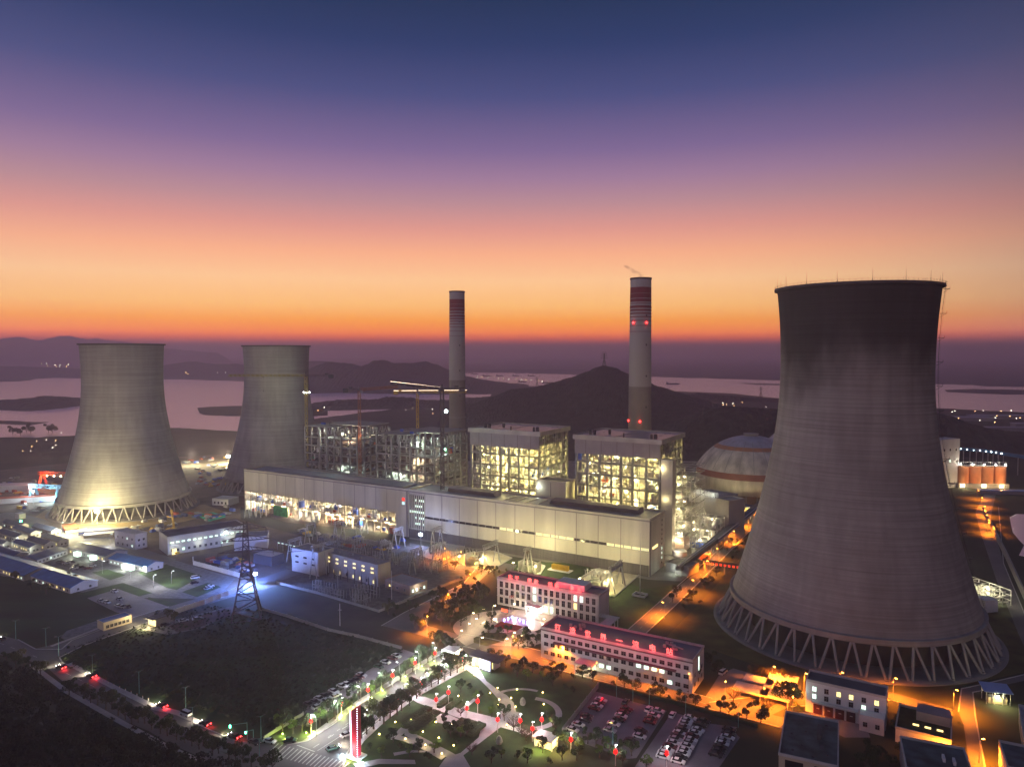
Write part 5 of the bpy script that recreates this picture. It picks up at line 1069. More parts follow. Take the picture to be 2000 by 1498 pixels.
# pipe rack in front of left hall, walls
def fence(name,label,cat,pts,h,mat,w=.3,posts=0):
    g=[Vector((*G(x,y),0)) for x,y in pts];t=thing(name,label,cat,g[0],0)
    b=MB()
    for p,q in zip(g,g[1:]): 
        d=(q-p).normalized();a=Vector((-d.y,d.x,0))*w/2;p=p-g[0];q=q-g[0]
        b.prism([(p-a)[:2],(q-a)[:2],(q+a)[:2],(p+a)[:2]],0,h)
    b.build('panel',mat,t)
    if posts:
        b=MB()
        for p,q in zip(g,g[1:]):
            n=max(1,int((q-p).length/posts))
            for i in range(n): c=p.lerp(q,i/n)-g[0];b.box(c.x-.25,c.y-.25,0,c.x+.25,c.y+.25,h+.25)
        b.build('pier',mat,t)
    return t
fence('boundary_wall','long pale boundary wall lit by the blue-white floodlight beside the side road','wall',[(340,1200),(400,1180),(460,1157),(500,1143)],3.,wpaint,posts=5)
fence('boundary_wall','low white wall around the blue-lit storage court left of the transmission tower','wall',[(377,1096),(378,1103),(470,1128)],3,wpaint,posts=6)
fence('boundary_wall','wall separating the field from the scrub meadow','wall',[(508,1190),(560,1205),(640,1232),(700,1245),(785,1268)],1.6,conc,posts=8)
fence('boundary_wall','low wall along the roadside car row','wall',[(592,1397),(540,1428),(515,1444)],1.4,conc,posts=6)
fence('boundary_wall','grey wall between the staff car park and the garden','wall',[(1168,1343),(1098,1432)],2.2,conc,posts=6)
fence('boundary_wall','substation fence along the orange-lit road','wall',[(540,1140),(620,1160),(740,1196),(880,1140),(965,1108)],1.6,conc,w=.2,posts=4)
fence('boundary_wall','hedge-like dark wall along the front of the staff car park','wall',[(1172,1338),(1310,1372),(1480,1420)],1.6,M('dark hedge',(.02,.03,.012),1,.4,.5),w=1.2)
fence('retaining_wall','long pale retaining wall running beside the road at the right edge','wall',[(1920,1000),(1965,1090),(2010,1190),(2060,1300)],5,conc,w=1,posts=0)
# illuminated pipe gallery in front of the left hall
p=Vector((*G(541,1058,6),0));q=Vector((*G(652,1082,6),0));t=thing('pipe_gallery','roofed pipe gallery with a dotted strip of white lights in the substation','pipe gallery',p,math.atan2(q.y-p.y,q.x-p.x));L=(q-p).length
b=MB();b.box(0,0,5,L,2.4,6);b.build('roof',droof,t);b=MB();[b.box(x,.2,0,x+.3,.5,5) for x in range(0,int(L),6)];b.build('post',steel,t)
for i in range(14): b=MB();x=1+i*L/14;b.box(x,-.15,5.4,x+1.9,-.02,5.8);b.build('light_strip',winw,t)
# ---------- construction yards ----------
cmn=[wpaint,MT['red oxide paint'],bluem,conc,steel,MT['yellow painted steel'],bluedk]
rw=random.Random(123)
def scatter(n,poly,nm,label,cat,grp,fn):
    proto={}
    xs=[p[0] for p in poly];ys=[p[1] for p in poly];k=0
    def inside(x,y):
        c=False
        for i in range(len(poly)):
            (x1,y1),(x2,y2)=poly[i],poly[i-1]
            if (y1>y)!=(y2>y) and x<(x2-x1)*(y-y1)/(y2-y1)+x1:c=not c
        return c
    while k<n:
        px,py=rw.uniform(min(xs),max(xs)),rw.uniform(min(ys),max(ys))
        if not inside(px,py): continue
        v=rw.randrange(5);m=rw.choice(cmn)
        key=(v,m.name)
        if key not in proto:
            b=MB();fn(b,v);o=b.build(nm,m);proto[key]=o.data
        else: o=link(nm,proto[key])
        x,y=G(px,py);o.location=(x,y,.06);o.rotation_euler=(0,0,-T+rw.choice([0,1.5708,rw.uniform(-.3,.3)]));tag(o,label,cat,grp);k+=1
def pile(b,v):
    if v==0: b.box(0,0,0,6,2.4,2.5);[b.box(.2+i,-.08,.1,.5+i,0,2.4) for i in range(6)]
    elif v==1: [b.tube((0,i*.9,.4+j*.8),(7,i*.9,.4+j*.8),.4,n=7) for i in range(4) for j in range(2)]
    elif v==2: b.box(0,0,0,4,3,1.2);b.box(.5,.4,1.2,3.2,2.4,2.1)
    elif v==3: [b.box(0,i*.8,0,8,i*.8+.5,.5) for i in range(4)];b.box(1,0,.5,1.5,3,1.);b.box(6,0,.5,6.5,3,1.)
    else: b.add([(0,0,0),(5,0,0),(5,4,0),(0,4,0),(1.6,1.4,1.6),(3.4,2.6,1.9)],[(0,1,4),(1,5,4),(1,2,5),(2,3,5),(3,4,5),(3,0,4)])
scatter(60,[(-30,935),(110,928),(105,985),(60,1000),(-30,985)],'material_stack','stacked crates, pipes or site cabins on the far left storage yard behind the left tower','stack','material on the far left storage yard',pile)
scatter(46,[(200,1045),(300,1012),(400,985),(455,992),(440,1012),(300,1040),(250,1050)],'material_stack','stacked crates, pipes or rubble between the left tower and the long workshop','stack','material in front of the left cooling tower',pile)
scatter(50,[(350,900),(440,885),(445,945),(380,965),(372,930)],'material_stack','stacked material on the yard between the two left cooling towers','stack','material between the left cooling towers',pile)
scatter(36,[(540,1030),(620,1045),(760,1060),(790,1050),(760,1075),(640,1065)],'material_stack','stacked material on the open ground in front of the unfinished hall','stack','material before the unfinished hall',pile)
scatter(26,[(400,1095),(470,1090),(485,1115),(440,1118)],'material_stack','low crates in the blue-lit court behind the white wall','stack','crates in the blue-lit court',pile)
def busunit(b,v):
    for i in range(3):
        x=i*2.2;b.tube((x,0,0),(x,0,2.6),.12,n=6);b.tube((x,0,2.6),(x,0,4.6+v*.3),.22,.16,n=6)
        b.tube((x,3,0),(x,3,2.6),.12,n=6);b.tube((x,3,2.6),(x,3,4.6),.22,.16,n=6)
        if v%2: b.tube((x,0,4.6+v*.3),(x,3,4.6),.07,n=5)
    b.box(-.4,-.2,2.4,5,.2,2.6)
    if v>2: b.box(0,1,0,1.6,2,1.7)
cmn=[steel,steel,conc]
scatter(44,[(565,1075),(640,1050),(770,1070),(900,1090),(890,1120),(790,1110),(740,1098),(640,1072),(600,1066)],'switchgear_unit','grey switchgear posts in the open substation behind the tan building','switchgear','open-air switchgear units',busunit)
scatter(22,[(640,1138),(745,1165),(700,1185),(590,1150)],'switchgear_unit','grey switchgear posts on the gravel in front of the tan building','switchgear','open-air switchgear units at the front',busunit)
cmn=[wpaint,MT['red oxide paint'],bluem,conc,steel,conc,bluedk]
scatter(40,[(1290,1000),(1350,985),(1400,1015),(1360,1075),(1315,1085)],'process_unit','small lit process unit around the frame right of the boiler house','process unit','small process units by the right boiler house',pile)
t=simple('site_shed','bright site shed with a red roof at the foot of the left cooling tower','shed',128,1042,[('wall',wpaint,lambda b:b.box(-18,0,0,0,9,3)),('roof',MT['red oxide paint'],lambda b:b.box(-18.5,-.5,3,.5,9.5,3.4))],rot=-.9)
t=simple('site_cabin','long white site cabin with blue trim glowing below the left floodlight','cabin',153,1046,[('wall',wpaint,lambda b:b.box(0,0,0,34,6,3)),('blue_band',bluem,lambda b:b.box(0,-.15,1.4,34,-.02,2)),('roof',wpaint,lambda b:b.box(-.4,-.4,3,34.4,6.4,3.3))],rot=.32)
t=simple('site_cabin','second pale site cabin just in front of the long white one','cabin',163,1052,[('wall',M('cream wall',(.6,.52,.3),.8,.1),lambda b:b.box(0,0,0,20,7,2.6)),('roof',wpaint,lambda b:b.box(-.4,-.4,2.6,20.4,7.4,2.9))],rot=.32)
t,w,d=bld('water_basin_building','small white shed with dark doors between tower and unfinished hall','shed',(414,974),(446,976),(420,967),6,wpaint,wpaint,.3);windows(t,'f',w,d,(1.6,),4,1.6,2)
simple('site_container','white container on the slope by the green signal lamp','container',30,1012,[('body',wpaint,lambda b:b.box(0,0,0,8,5,4.4)),('roof',wpaint,lambda b:b.box(-.2,-.2,4.4,8.2,5.2,4.6))],rot=-.6)
t=simple('signal_lamp','green signal lamp on a short post beside the camp road','lamp',41,1026,[('post',steel,lambda b:b.tube((0,0,0),(0,0,3),.15)),('head',ME('green signal',(.05,1,.35),60),lambda b:b.lathe([(.01,3),(.7,3.4),(.7,4),(.01,4.5)],10))]);lamp(t,(0,-1.2,4),(.1,1,.4),3000,.3)
fence('green_hoarding','green sheeted enclosure before the unfinished hall','hoarding',[(385,1008),(415,1003),(440,1010),(410,1018),(385,1008)],1.6,M('teal sheet',(.02,.3,.24),.7,.2),w=.5)
# gantry cranes far left
def goliath(label,px,py,w,h,mat,rot):
    t=thing('gantry_crane',label,'gantry crane',(*G(px,py),0),rot,'gantry cranes');b=MB()
    for x in(0,w):
        for s in(-1,1): b.lattice((x,s*6,0),(x,s*1.5,h),1.2,.35,6)
    b.build('leg',mat,t);b=MB();b.lattice((-4,0,h),(w+4,0,h+.01),3,.4,12);b.build('girder',mat,t);b=MB();b.box(w*.4,-2,h-2,w*.4+4,2,h);b.build('trolley',dsteel,t);return t
t=goliath('red gantry crane with lamps along its girder, left of the left cooling tower',84,955,44,17,M('bright red steel',(.6,.06,.02),.6,.1),-.12);lamp(t,(6,-6,14),(1,.4,.2),26000,.4)
for i in range(5): MB().box(6+i*8,-2,14.2,7.2+i*8,-1.5,15).build('lamp_head',lampy,t)
t=goliath('pale blue gantry crane in front of the red one',66,978,30,15,M('pale blue steel',(.2,.45,.6),.5,.1),-.2);lamp(t,(26,-8,6),(.6,.9,1),20000,.4);lamp(t,(0,-5,14),(.7,.9,1),9000,.4)
simple('long_shed','long low white-walled shed across the far left storage yard','shed',-10,985,[('wall',wpaint,lambda b:b.box(0,0,0,72,8,5)),('roof',MT['red oxide paint'],lambda b:b.box(-.5,-.5,5,72.5,8.5,5.5))],rot=.3)
simple('long_shed','pale-roofed shed at the very left edge of the storage yard','shed',-20,962,[('wall',wpaint,lambda b:b.box(0,0,0,36,18,6)),('roof',wpaint,lambda b:b.box(-.5,-.5,6,36.5,18.5,6.5))],rot=.2)
b=simple('mobile_crane','small yellow mobile crane parked at the tower basin','crane',340,1036,[('body',ysteel,lambda b:b.box(-2,-1.2,.5,2.5,1.2,2.4)),('boom',ysteel,lambda b:b.lattice((0,0,2.2),(-3,0,17),1,.18,8)),('wheel',dsteel,lambda b:[b.tube((x,-1.4,.6),(x,1.4,.6),.6,n=10) for x in(-1.5,1.8)])])
simple('boom_lift','boom lift standing before the end wall of the workshop','boom lift',345,1082,[('chassis',ysteel,lambda b:b.box(-1,-1,.4,2,1,1.6)),('boom',wpaint,lambda b:(b.bar((1,0,1.6),(-3,0,6),.3),b.bar((-3,0,6),(-6,0,11),.25)))],rot=-.5)
# ---------- right-hand background ----------
t,w,d=bld('transfer_tower','narrow white conveyor tower just right of the large cooling tower','tower block',(1838,860),(1875,858),(1880,856),52,pink,pink,.6,dep=18);windows(t,'f',w,d,(40,28),3,1.8,2.4,{(1,1):winw})
t=simple('silo_building','orange-lit brick silo block with a lit top gallery','silo',1872,953,[('silo',M('brick silo',(.42,.16,.07),.85,.15,.2),lambda b:[b.lathe([(6.3,5),(6.3,23),(.01,23.2)],24,c=(7+i*12.8,7)) for i in range(4)]),('ground_floor',conc,lambda b:b.box(0,0,0,52,14,4.9)),('top_gallery',steel,lambda b:[b.box(0,5,23.3,52,9,24)]+[b.bar((x,5,24),(x,5,27.5),.25) for x in range(0,52,5)]+[b.box(0,4.8,27.2,52,9,27.6)])],rot=-.08)
for x in(4,16,28,40,50): lamp(t,(x,-3,26),(1,.95,.7),2500,.3);MB().box(x-.5,3.9,24.6,x+.5,4.4,25.5).build('lamp_head',lampw,t)
for x in(4,26,44): lamp(t,(x,-5,4),(1,.8,.4),4000,.3);b=MB();b.box(x-2.4,-.3,.6,x+2.4,-.05,4.6);b.build('lit_doorway',ME('door glow',(1,.85,.5),3),t)
lamp(t,(40,-9,12),(1,.4,.1),7000,.5);lamp(t,(14,-9,12),(1,.35,.1),4000,.5)
b=MB();pp=[Vector((*G(1870,876,26),26)),Vector((*G(1920,880,26),26)),Vector((*G(1960,886,24),24)),Vector((*G(2080,905,20),20))]
cvb=thing('overland_conveyor','blue covered overland conveyor with a dotted row of lights at the right edge','conveyor',(0,0,0),0);b=MB()
for p,q in zip(pp,pp[1:]): b.bar(p,q,3.5,4)
b.build('gallery',M('conveyor blue',(.0,.12,.26),.5,.1),cvb);b=MB()
for p,q in zip(pp,pp[1:]):
    for k in range(4): c=p.lerp(q,k/4);b.bar((c.x,c.y,0),(c.x,c.y,c.z-2),.8)
b.build('trestle',steel,cvb)
for p,q in zip(pp,pp[1:]):
    for k in range(4): c=p.lerp(q,k/4+.1);MB().box(c.x-.4,c.y-2.3,c.z-.2,c.x+.4,c.y-1.9,c.z+.4).build('lamp_head',lampw,cvb)
t=simple('blue_roof_strip','long blue-roofed shed in front of the brick silos','shed',1915,965,[('wall',grey,lambda b:b.box(0,0,0,80,9,3.4)),('roof',M('bright blue roof',(.02,.12,.4),.4,.1),lambda b:b.box(-.4,-.4,3.4,80.4,9.4,4))],rot=-.12)
t=thing('water_treatment_plant','brightly lit water treatment frame with round tanks right of the large cooling tower','process plant',(*G(1925,1188),0),.25);b=MB()
for x in(0,6,12,18):
    for y in(0,7,14,21,28,35): b.bar((x,y,0),(x,y,9),.4)
for z in(3,6,9):
    for y in(0,7,14,21,28,35): b.bar((0,y,z),(18,y,z),.3)
    for x in(0,6,12,18): b.bar((x,0,z),(x,35,z),.3)
b.build('frame',steel,t);b=MB();rw=random.Random(55);[b.tube((rw.uniform(0,18),y,z),(rw.uniform(0,18),y,z),.35) for y in range(1,34,2) for z in(2,5,8)];b.build('pipework',duct,t)
for x,y in((4,38),(12,38)): b=MB();b.lathe([(3.6,0),(3.6,5),(3,5.2),(3,4.6),(.01,4.6)],20,c=(x,y));b.build('tank',wpaint,t)
b=MB();b.box(-7,-6,0,2,2,7);b.build('pump_house',wpaint,t)
for i in range(6):
    for x in(2,13): lamp(t,(x,3+i*6.4,7),(1,.95,.6),2800,.2)
for i in range(8): MB().box(1+(i%3)*6,i*5,6.4,1.8+(i%3)*6,i*5+.8,6.8).build('lamp_head',lampy,t)
for k,(px,py,w_,d_) in enumerate(((1835,822,110,30),(1900,818,150,24),(1880,842,220,14),(1985,835,120,20))):
    simple('warehouse',['pale-roofed warehouse touching the large cooling tower on its right','long low warehouse on the far plain to the right','long pale strip-roofed warehouse behind the dark right hill','warehouse cut by the right picture edge'][k],'warehouse',px,py,[('wall',grey,lambda b:b.box(0,0,0,w_,d_,7)),('roof',M('pale mauve roof',(.4,.38,.45),.6,.1),lambda b:b.box(-1,-1,7,w_+1,d_+1,8.2))],rot=-.1,group='far warehouses')
patch('pond_water',jit([(1972,1010),(1985,1004),(2040,1008),(2050,1100),(1990,1085),(2000,1065),(1978,1040)],a=1),.2,wm)
# ---------- street lamps ----------
def lamp_proto(name,h,head,col,power,arms=1,pole=steel,kd='POINT'):
    t=link(name,None,None,(0,0,-500));b=MB();b.tube((0,0,0),(0,0,h),.14,.08,6);b.build('pole',pole,t)
    for s in((1,) if arms==1 else (1,-1)): 
        b=MB();b.tube((0,0,h-.1),(s*1.5,0,h+.35),.06,.05,5);b.build('arm',pole,t);b=MB();b.box(s*1.2-.35 if s>0 else s*1.2-.35,-.16,h+.22,s*1.2+.55,.16,h+.4);b.build('lamp_head',head,t)
    if power: lamp(t,(1.3,0,h-.1),col,power,.25,kd,name='lamp_light')
    return t
lampl=ME('small white lamp face',(.9,1,.95),5);lampm=ME('small warm lamp face',(1,.8,.45),22)
LP={'o':lamp_proto('street_lamp',8.5,lampo,(1,.22,.01),56000,kd='SPOT'),'w':lamp_proto('street_lamp',8,lampl,(.95,.95,1),6000),'d':lamp_proto('street_lamp',9.5,dsteel,WHT,0,2,M('teal painted pole',(.12,.3,.28),.5,.1)),'y':lamp_proto('street_lamp',4.2,lampm,WRM,1300)}
used={}
def place(protos,key,label,px,py,rot=0,cat='street lamp',group=None,scale=None,z=0):
    p=protos[key];x,y=G(px,py)
    if key not in used.setdefault(id(protos),set()):
        used[id(protos)].add(key);o=p;o.location=(x,y,z);o.rotation_euler=(0,0,rot)
        if scale:o.scale=scale if isinstance(scale,tuple) else (scale,)*3
    else: o=copy_tree(p,None,(x,y,z),rot,scale=scale)
    o['label']=label;o['category']=cat
    if group:o['group']=group
    return o
def row(protos,key,fmt,pts,rot=0,cat='street lamp',group=None,scale=None,rr=None):
    for i,(x,y) in enumerate(pts):
        s=scale
        if callable(scale): s=scale(i)
        k=key[i%len(key)] if isinstance(key,(list,tuple)) else key
        place(protos,k,fmt.replace('#',nth(i)),x,y,(rr.uniform(0,6.28) if rr else rot),cat,group,s)
row(LP,'o','lit orange street lamp on the road before the long office, # from the gate',[(1000,1279),(1094,1297),(1186,1318),(1278,1341),(1345,1357),(1416,1374),(1492,1388),(1548,1406)],1.2,group='orange street lamps')
row(LP,'o','lit orange street lamp on the road to the conveyor, # from its lower end',[(1298,1208),(1357,1162),(1385,1122),(1404,1096),(1436,1060),(1462,1030),(1482,1003)],2.4,group='orange street lamps')
row(LP,'o','lit orange street lamp near the substation corner road, # from the garden side',[(834,1238),(875,1192),(918,1150),(928,1128),(900,1104),(868,1096),(948,1112)],1.5,group='orange street lamps')
row(LP,'o','lit orange street lamp at the foot of the large cooling tower, # from the left',[(1508,1338),(1570,1352),(1640,1350),(1744,1362),(1862,1386)],-1.2,group='orange street lamps')
row(LP,'o','lit orange street lamp below the brick silos, # from the far end',[(1908,975),(1915,990),(1920,1008),(1924,1026),(1928,1042)],0,group='orange street lamps')
place(LP,'o','lit orange street lamp at the bottom right corner road',1912,1490,0,group='orange street lamps')
row(LP,'w','white-lit street lamp on the entrance road verge, # counted from the gatehouse',[(850,1290),(818,1308),(780,1330),(745,1352),(705,1380),(660,1410),(618,1440)],2.6,group='white street lamps')
row(LP,'w','white-lit street lamp on the park side of the entrance road, # counted from the gatehouse',[(905,1312),(868,1332),(830,1350),(790,1372),(752,1398),(712,1425)],-.5,group='white street lamps')
row(LP,'w','white-lit street lamp on the diagonal road of the contractors camp, # from the left',[(120,1040),(165,1052),(215,1064),(255,1130),(300,1148),(335,1140),(200,1120)],0,group='white street lamps')
row(LP,'d','unlit teal twin-arm street lamp beside the main road, # from the left edge',[(31,1248),(90,1264),(115,1281),(181,1320),(272,1354),(363,1387),(377,1428),(510,1447),(507,1493)],.6,group='unlit street lamps')
row(LP,'d','unlit slim street lamp around the staff car park, # from the left',[(1204,1364),(1236,1372),(1268,1380),(1339,1398),(1442,1420),(1197,1466)],.6,group='unlit street lamps')
row(LP,'y','short white plaza lamp around the pond, # counted clockwise from the gate side',[(897,1248),(912,1234),(926,1224),(920,1213),(940,1205),(962,1198),(1000,1195),(1056,1206),(1058,1225),(1013,1258),(1000,1252),(985,1265),(937,1262)],0,'plaza lamp','plaza lamps')
# lantern lamps
def knot(h,tree=False):
    t=link('lantern_lamp',None,None,(0,0,-500));b=MB();b.tube((0,0,0),(0,0,h),.13,.09,6);b.build('pole',wpaint,t)
    b=MB();q=[(0,-.05),(1.15,1.1),(.55,1.2),(.9,2.1),(0,2.9),(-.9,2.1),(-.55,1.2),(-1.15,1.1)];b.add([(x,-.2,h-3.6+z) for x,z in q]+[(x,.2,h-3.6+z) for x,z in q],[tuple(range(8)),tuple(range(15,7,-1))]+[(i,i+8,(i+1)%8+8,(i+1)%8) for i in range(8)]);b.bar((0,0,h-4.6),(0,0,h-3.4),.18);b.build('red_knot',ME('red knot light',(1,.006,.006),1.9),t)
    b=MB();b.box(-.2,-.2,h,.7,.2,h+.14);b.build('lamp_head',lampl,t);lamp(t,(0,-1.2,h-2),(1,.03,.02),700,.6,name='knot_glow');lamp(t,(.5,0,h-.2),(.95,.96,.95),2400,.3,name='lamp_light')
    return t
LN={'k':knot(7.5)}
for c_ in LN['k'].children:
    if c_.name.startswith('red_knot'): c_.scale=(.72,.9,.72);c_.location=(0,0,1.3)
row(LN,'k','red knot lantern on a pole left of the entrance road, # counted from the gate',[(850,1296),(811,1316),(767,1341),(719,1370),(667,1398),(608,1433)],0,'lantern lamp','red knot lanterns')
row(LN,'k','red knot lantern on a pole right of the entrance road, # counted from the gate',[(903,1308),(862,1330),(823,1357),(775,1387)],0,'lantern lamp','red knot lanterns')
row(LN,'k','red knot lantern on a pole along the diagonal park path, # from the left',[(876,1375),(852,1390),(933,1393),(912,1407),(972,1430),(1016,1432),(1058,1430),(1040,1448),(1115,1470),(1202,1495),(1302,1498)],0,'lantern lamp','red knot lanterns')
# small garden lights
def bollard():
    t=link('garden_lamp',None,None,(0,0,-500));b=MB();b.tube((0,0,0),(0,0,.8),.1,.1,6);b.build('post',dsteel,t);b=MB();b.lathe([(.01,.8),(.22,.85),(.22,1.15),(.01,1.25)],8);b.build('lamp_head',ME('garden lamp face',(1,.7,.2),22),t);lamp(t,(0,-.5,1.5),(1,.78,.3),150,.15,name='lamp_light');return t
GB={'g':bollard()}
gp=[(741,1438),(803,1410),(826,1433),(792,1447),(857,1445),(886,1460),(863,1476),(831,1459),(851,1414),(881,1418),(911,1424),(895,1363),(911,1379),(973,1380),(998,1367),(1007,1384),(1062,1379),(1060,1356),(927,1322),(904,1308),(972,1347),(957,1357),(1010,1350),(772,1414),(702,1470),(990,1420),(975,1370)]
gp.sort();row(GB,'g','small glowing garden lamp on the park lawns, # of the low lamps from the left',gp,0,'garden lamp','low garden lamps')
# flood uplight for green trees
# ---------- trees ----------
leafm={}
def leaf(nm,c): leafm[nm]=M(nm,c,.9,.35,.8);return leafm[nm]
barkm=M('bark',(.08,.06,.045),.95,.2,1)
def leaves(b,cx,cy,cz,rx,rz,n,s,rr,lobes=6,mi=0):
    lb=[]
    for k in range(lobes):
        a=rr.uniform(0,6.28);q=rr.uniform(.25,.75);lb.append((cx+rx*q*math.cos(a)*1.05,cy+rx*q*math.sin(a)*1.05,cz+rz*rr.uniform(-.6,.75),rx*rr.uniform(.26,.5)))
    for i in range(n):
        x0,y0,z0,r0=lb[rr.randrange(lobes)]
        a=rr.uniform(0,6.28);u=rr.uniform(-.7,1);w=math.sqrt(max(0,1-u*u));rd=r0*rr.uniform(.75,1.08)
        c=Vector((x0+rd*w*math.cos(a),y0+rd*w*math.sin(a),z0+rd*u*.85))
        nrm=Vector((rr.gauss(0,1)+w*math.cos(a),rr.gauss(0,1)+w*math.sin(a),rr.gauss(0,1)+u+.5)).normalized()
        t1=nrm.orthogonal().normalized();t1.rotate(Matrix.Rotation(rr.uniform(0,6.28),3,nrm));t2=nrm.cross(t1);sz=s*rr.uniform(.6,1.25)
        b.add([c-t1*sz*.5,c+t2*sz*.32-t1*.1*sz,c+t1*sz*.55,c-t2*sz*.36+t1*.08*sz],[(0,1,2,3)],mi)
def tree_proto(seed,r,h,th,mat,n,s,bare=0,name='tree'):
    rr=random.Random(seed);t=link(name,None,None,(0,0,-500));b=MB();b.tube((0,0,0),(.1,0,th),.22,.15,7)
    for k in range(6 if not bare else 13):
        a=k*2.4+rr.uniform(-.3,.3);z=th*rr.uniform(.7,1);L=r*rr.uniform(.5,.9);p=Vector((.1,0,z));q=Vector((L*math.cos(a),L*math.sin(a),z+h*rr.uniform(.25,.6)));b.tube(p,q,.1,.035,5)
        if bare:
            for j in range(6): e=q+Vector((rr.uniform(-1,1),rr.uniform(-1,1),rr.uniform(.2,1.6)))*r*.35;b.tube(p.lerp(q,rr.uniform(.4,1)),e,.045,.02,4,cap=False)
    b.tube((.1,0,th),(0,0,th+h*.6),.15,.05,6);b.build('trunk',barkm,t)
    b=MB();leaves(b,0,0,th+h*.45,r,h*.5,n,s,rr);b.build('crown',mat,t);return t
g1_=leaf('leaf dark green',(.026,.05,.014));g2_=leaf('leaf olive',(.06,.07,.02));g3_=leaf('leaf with red sign light',(.1,.035,.02));g4_=leaf('leaf fresh green',(.1,.17,.025))  # red light of the roof characters is painted into the reddish leaf colour
TP={'a':tree_proto(1,2.6,4.4,2.2,g1_,900,.52),'b':tree_proto(2,2.5,4.6,1.8,g1_,800,.5),'c':tree_proto(3,3.,4.4,2.4,g2_,900,.56),'r':tree_proto(4,2.6,6,2.,g3_,460,.55),'s':tree_proto(5,1.4,1.9,.5,g1_,260,.45,name='shrub'),'n':tree_proto(6,2.8,4.2,1.8,g2_,110,.4,1,name='bare_tree'),'g':tree_proto(7,2.,3.4,1.8,g4_,460,.5),'B':tree_proto(8,4.4,8,2.4,g1_,1100,.8),'p':tree_proto(9,1.7,7.5,.6,g1_,620,.5)}
rt=random.Random(42);sc=lambda i:(rt.uniform(.75,1.25),rt.uniform(.75,1.25),rt.uniform(.8,1.25))
def trees(key,fmt,pts,group,scale=None,cat='tree'):
    row(TP,key,fmt,pts,0,cat,group,scale or sc,rt)
trees(['a','b','c'],'dark round-crowned tree on the park side of the entrance road, # from the gate',[(905,1308),(893,1314),(880,1320),(868,1328),(856,1336),(843,1342),(832,1350),(814,1364),(800,1378),(784,1388),(776,1396),(762,1404),(750,1414),(742,1408),(730,1424),(716,1434),(706,1442)],'trees along the entrance road',lambda i:rt.uniform(1.2,1.7))
trees(['g','b','a'],'tree between the roadside car row and the entrance road, # from the gate',[(846,1290),(836,1294),(822,1300),(806,1312),(792,1318),(782,1330),(762,1336),(748,1346),(733,1352),(724,1362),(700,1368),(688,1378),(672,1385),(655,1404),(640,1412),(625,1416),(606,1428),(590,1428),(572,1432),(552,1430),(566,1420),(548,1422)],'trees along the entrance road',lambda i:rt.uniform(1.,1.5))
trees(['a','c','b'],'dark tree in the grove left of the plaza, # counted from the orange road',[(835,1215),(850,1208),(862,1200),(848,1190),(866,1184),(880,1178),(893,1170),(905,1176),(916,1184),(902,1190),(888,1198),(876,1206),(890,1212),(905,1206),(918,1200),(928,1192),(938,1182),(925,1172),(908,1162),(935,1208),(900,1222),(880,1224),(862,1222),(868,1260),(880,1264),(856,1266),(875,1272),(810,1228),(822,1232),(845,1172),(930,1160),(945,1168)],'trees of the dark grove',lambda i:rt.uniform(1,1.45))
trees(['b','s','a'],'small tree on the verge of the road before the long office, # from the gate',[(955,1290),(966,1294),(976,1298),(988,1300),(1000,1303),(1021,1310),(1040,1314),(1060,1310),(1078,1316),(1096,1322),(1120,1324),(1138,1324),(1158,1330),(1199,1342),(1219,1346),(1242,1353),(1265,1359),(1277,1363),(1290,1367),(1305,1370),(1332,1374),(1358,1379),(1381,1386),(1407,1393),(1424,1398),(1439,1401),(1458,1406)],'trees before the long office')
trees(['B'],'big dark round tree at the shelter yard, # from the left',[(1387,1298),(1486,1412),(1538,1380)],'big dark trees',lambda i:(.75,.85,1.25)[i])
place(TP,'r','red-lit tree below the second roof character of the long office',1101,1288,0,'tree','red-lit trees',1.35);place(TP,'r','red-lit tree below the third roof character of the long office',1183,1305,1,'tree','red-lit trees',1.3)
trees(['c','s','b'],'bushy tree against the front wall of the long office, # from the left',[(1064,1268),(1076,1274),(1088,1280),(1114,1290),(1126,1290),(1164,1296),(1176,1300),(1196,1308),(1226,1310),(1238,1314),(1250,1320),(1262,1324),(1274,1330),(1290,1330),(1305,1334),(1320,1336),(1340,1336),(1352,1334),(1362,1330),(1394,1312),(1402,1318)],'trees against the long office')
trees(['n'],'bare tree lit orange at the foot of the large cooling tower, # from the left',[(1473,1322),(1488,1326),(1501,1328),(1520,1330),(1538,1334),(1432,1372),(1498,1392)],'bare orange-lit trees',lambda i:1.2)
trees(['a','b','s'],'tree along the orange-lit road up to the conveyor, # from its lower end',[(1314,1176),(1322,1166),(1336,1188),(1344,1180),(1352,1172),(1366,1178),(1376,1150),(1384,1142),(1392,1136),(1400,1124),(1408,1116),(1416,1106),(1378,1100),(1366,1110),(1430,1092),(1438,1084),(1428,1066),(1420,1076),(1452,1072),(1460,1064),(1440,1058),(1468,1052),(1448,1046),(1476,1040)],'trees along the conveyor road')
trees(['a','b','g'],'round street tree between the staff car park and the park path, # from the left',[(1089,1456),(1110,1462),(1131,1472),(1148,1452),(1164,1456),(1186,1458),(1208,1466),(1234,1476),(1170,1480),(1190,1484),(1216,1494),(1262,1502),(1126,1484),(1098,1484)],'trees at the staff car park')
trees(['s','b'],'shrub at the pond plaza, # counted from the gate',[(945,1242),(955,1240),(962,1246),(975,1244),(985,1248),(992,1238),(1003,1262),(1012,1268),(1022,1266),(1030,1262),(1040,1264),(1048,1256),(953,1222),(960,1216),(950,1228),(1026,1250),(1034,1252)],'shrubs of the plaza')
place(TP,'p','tall dark conifer in the middle of the park beds',868,1420,0,'tree',None,1.)
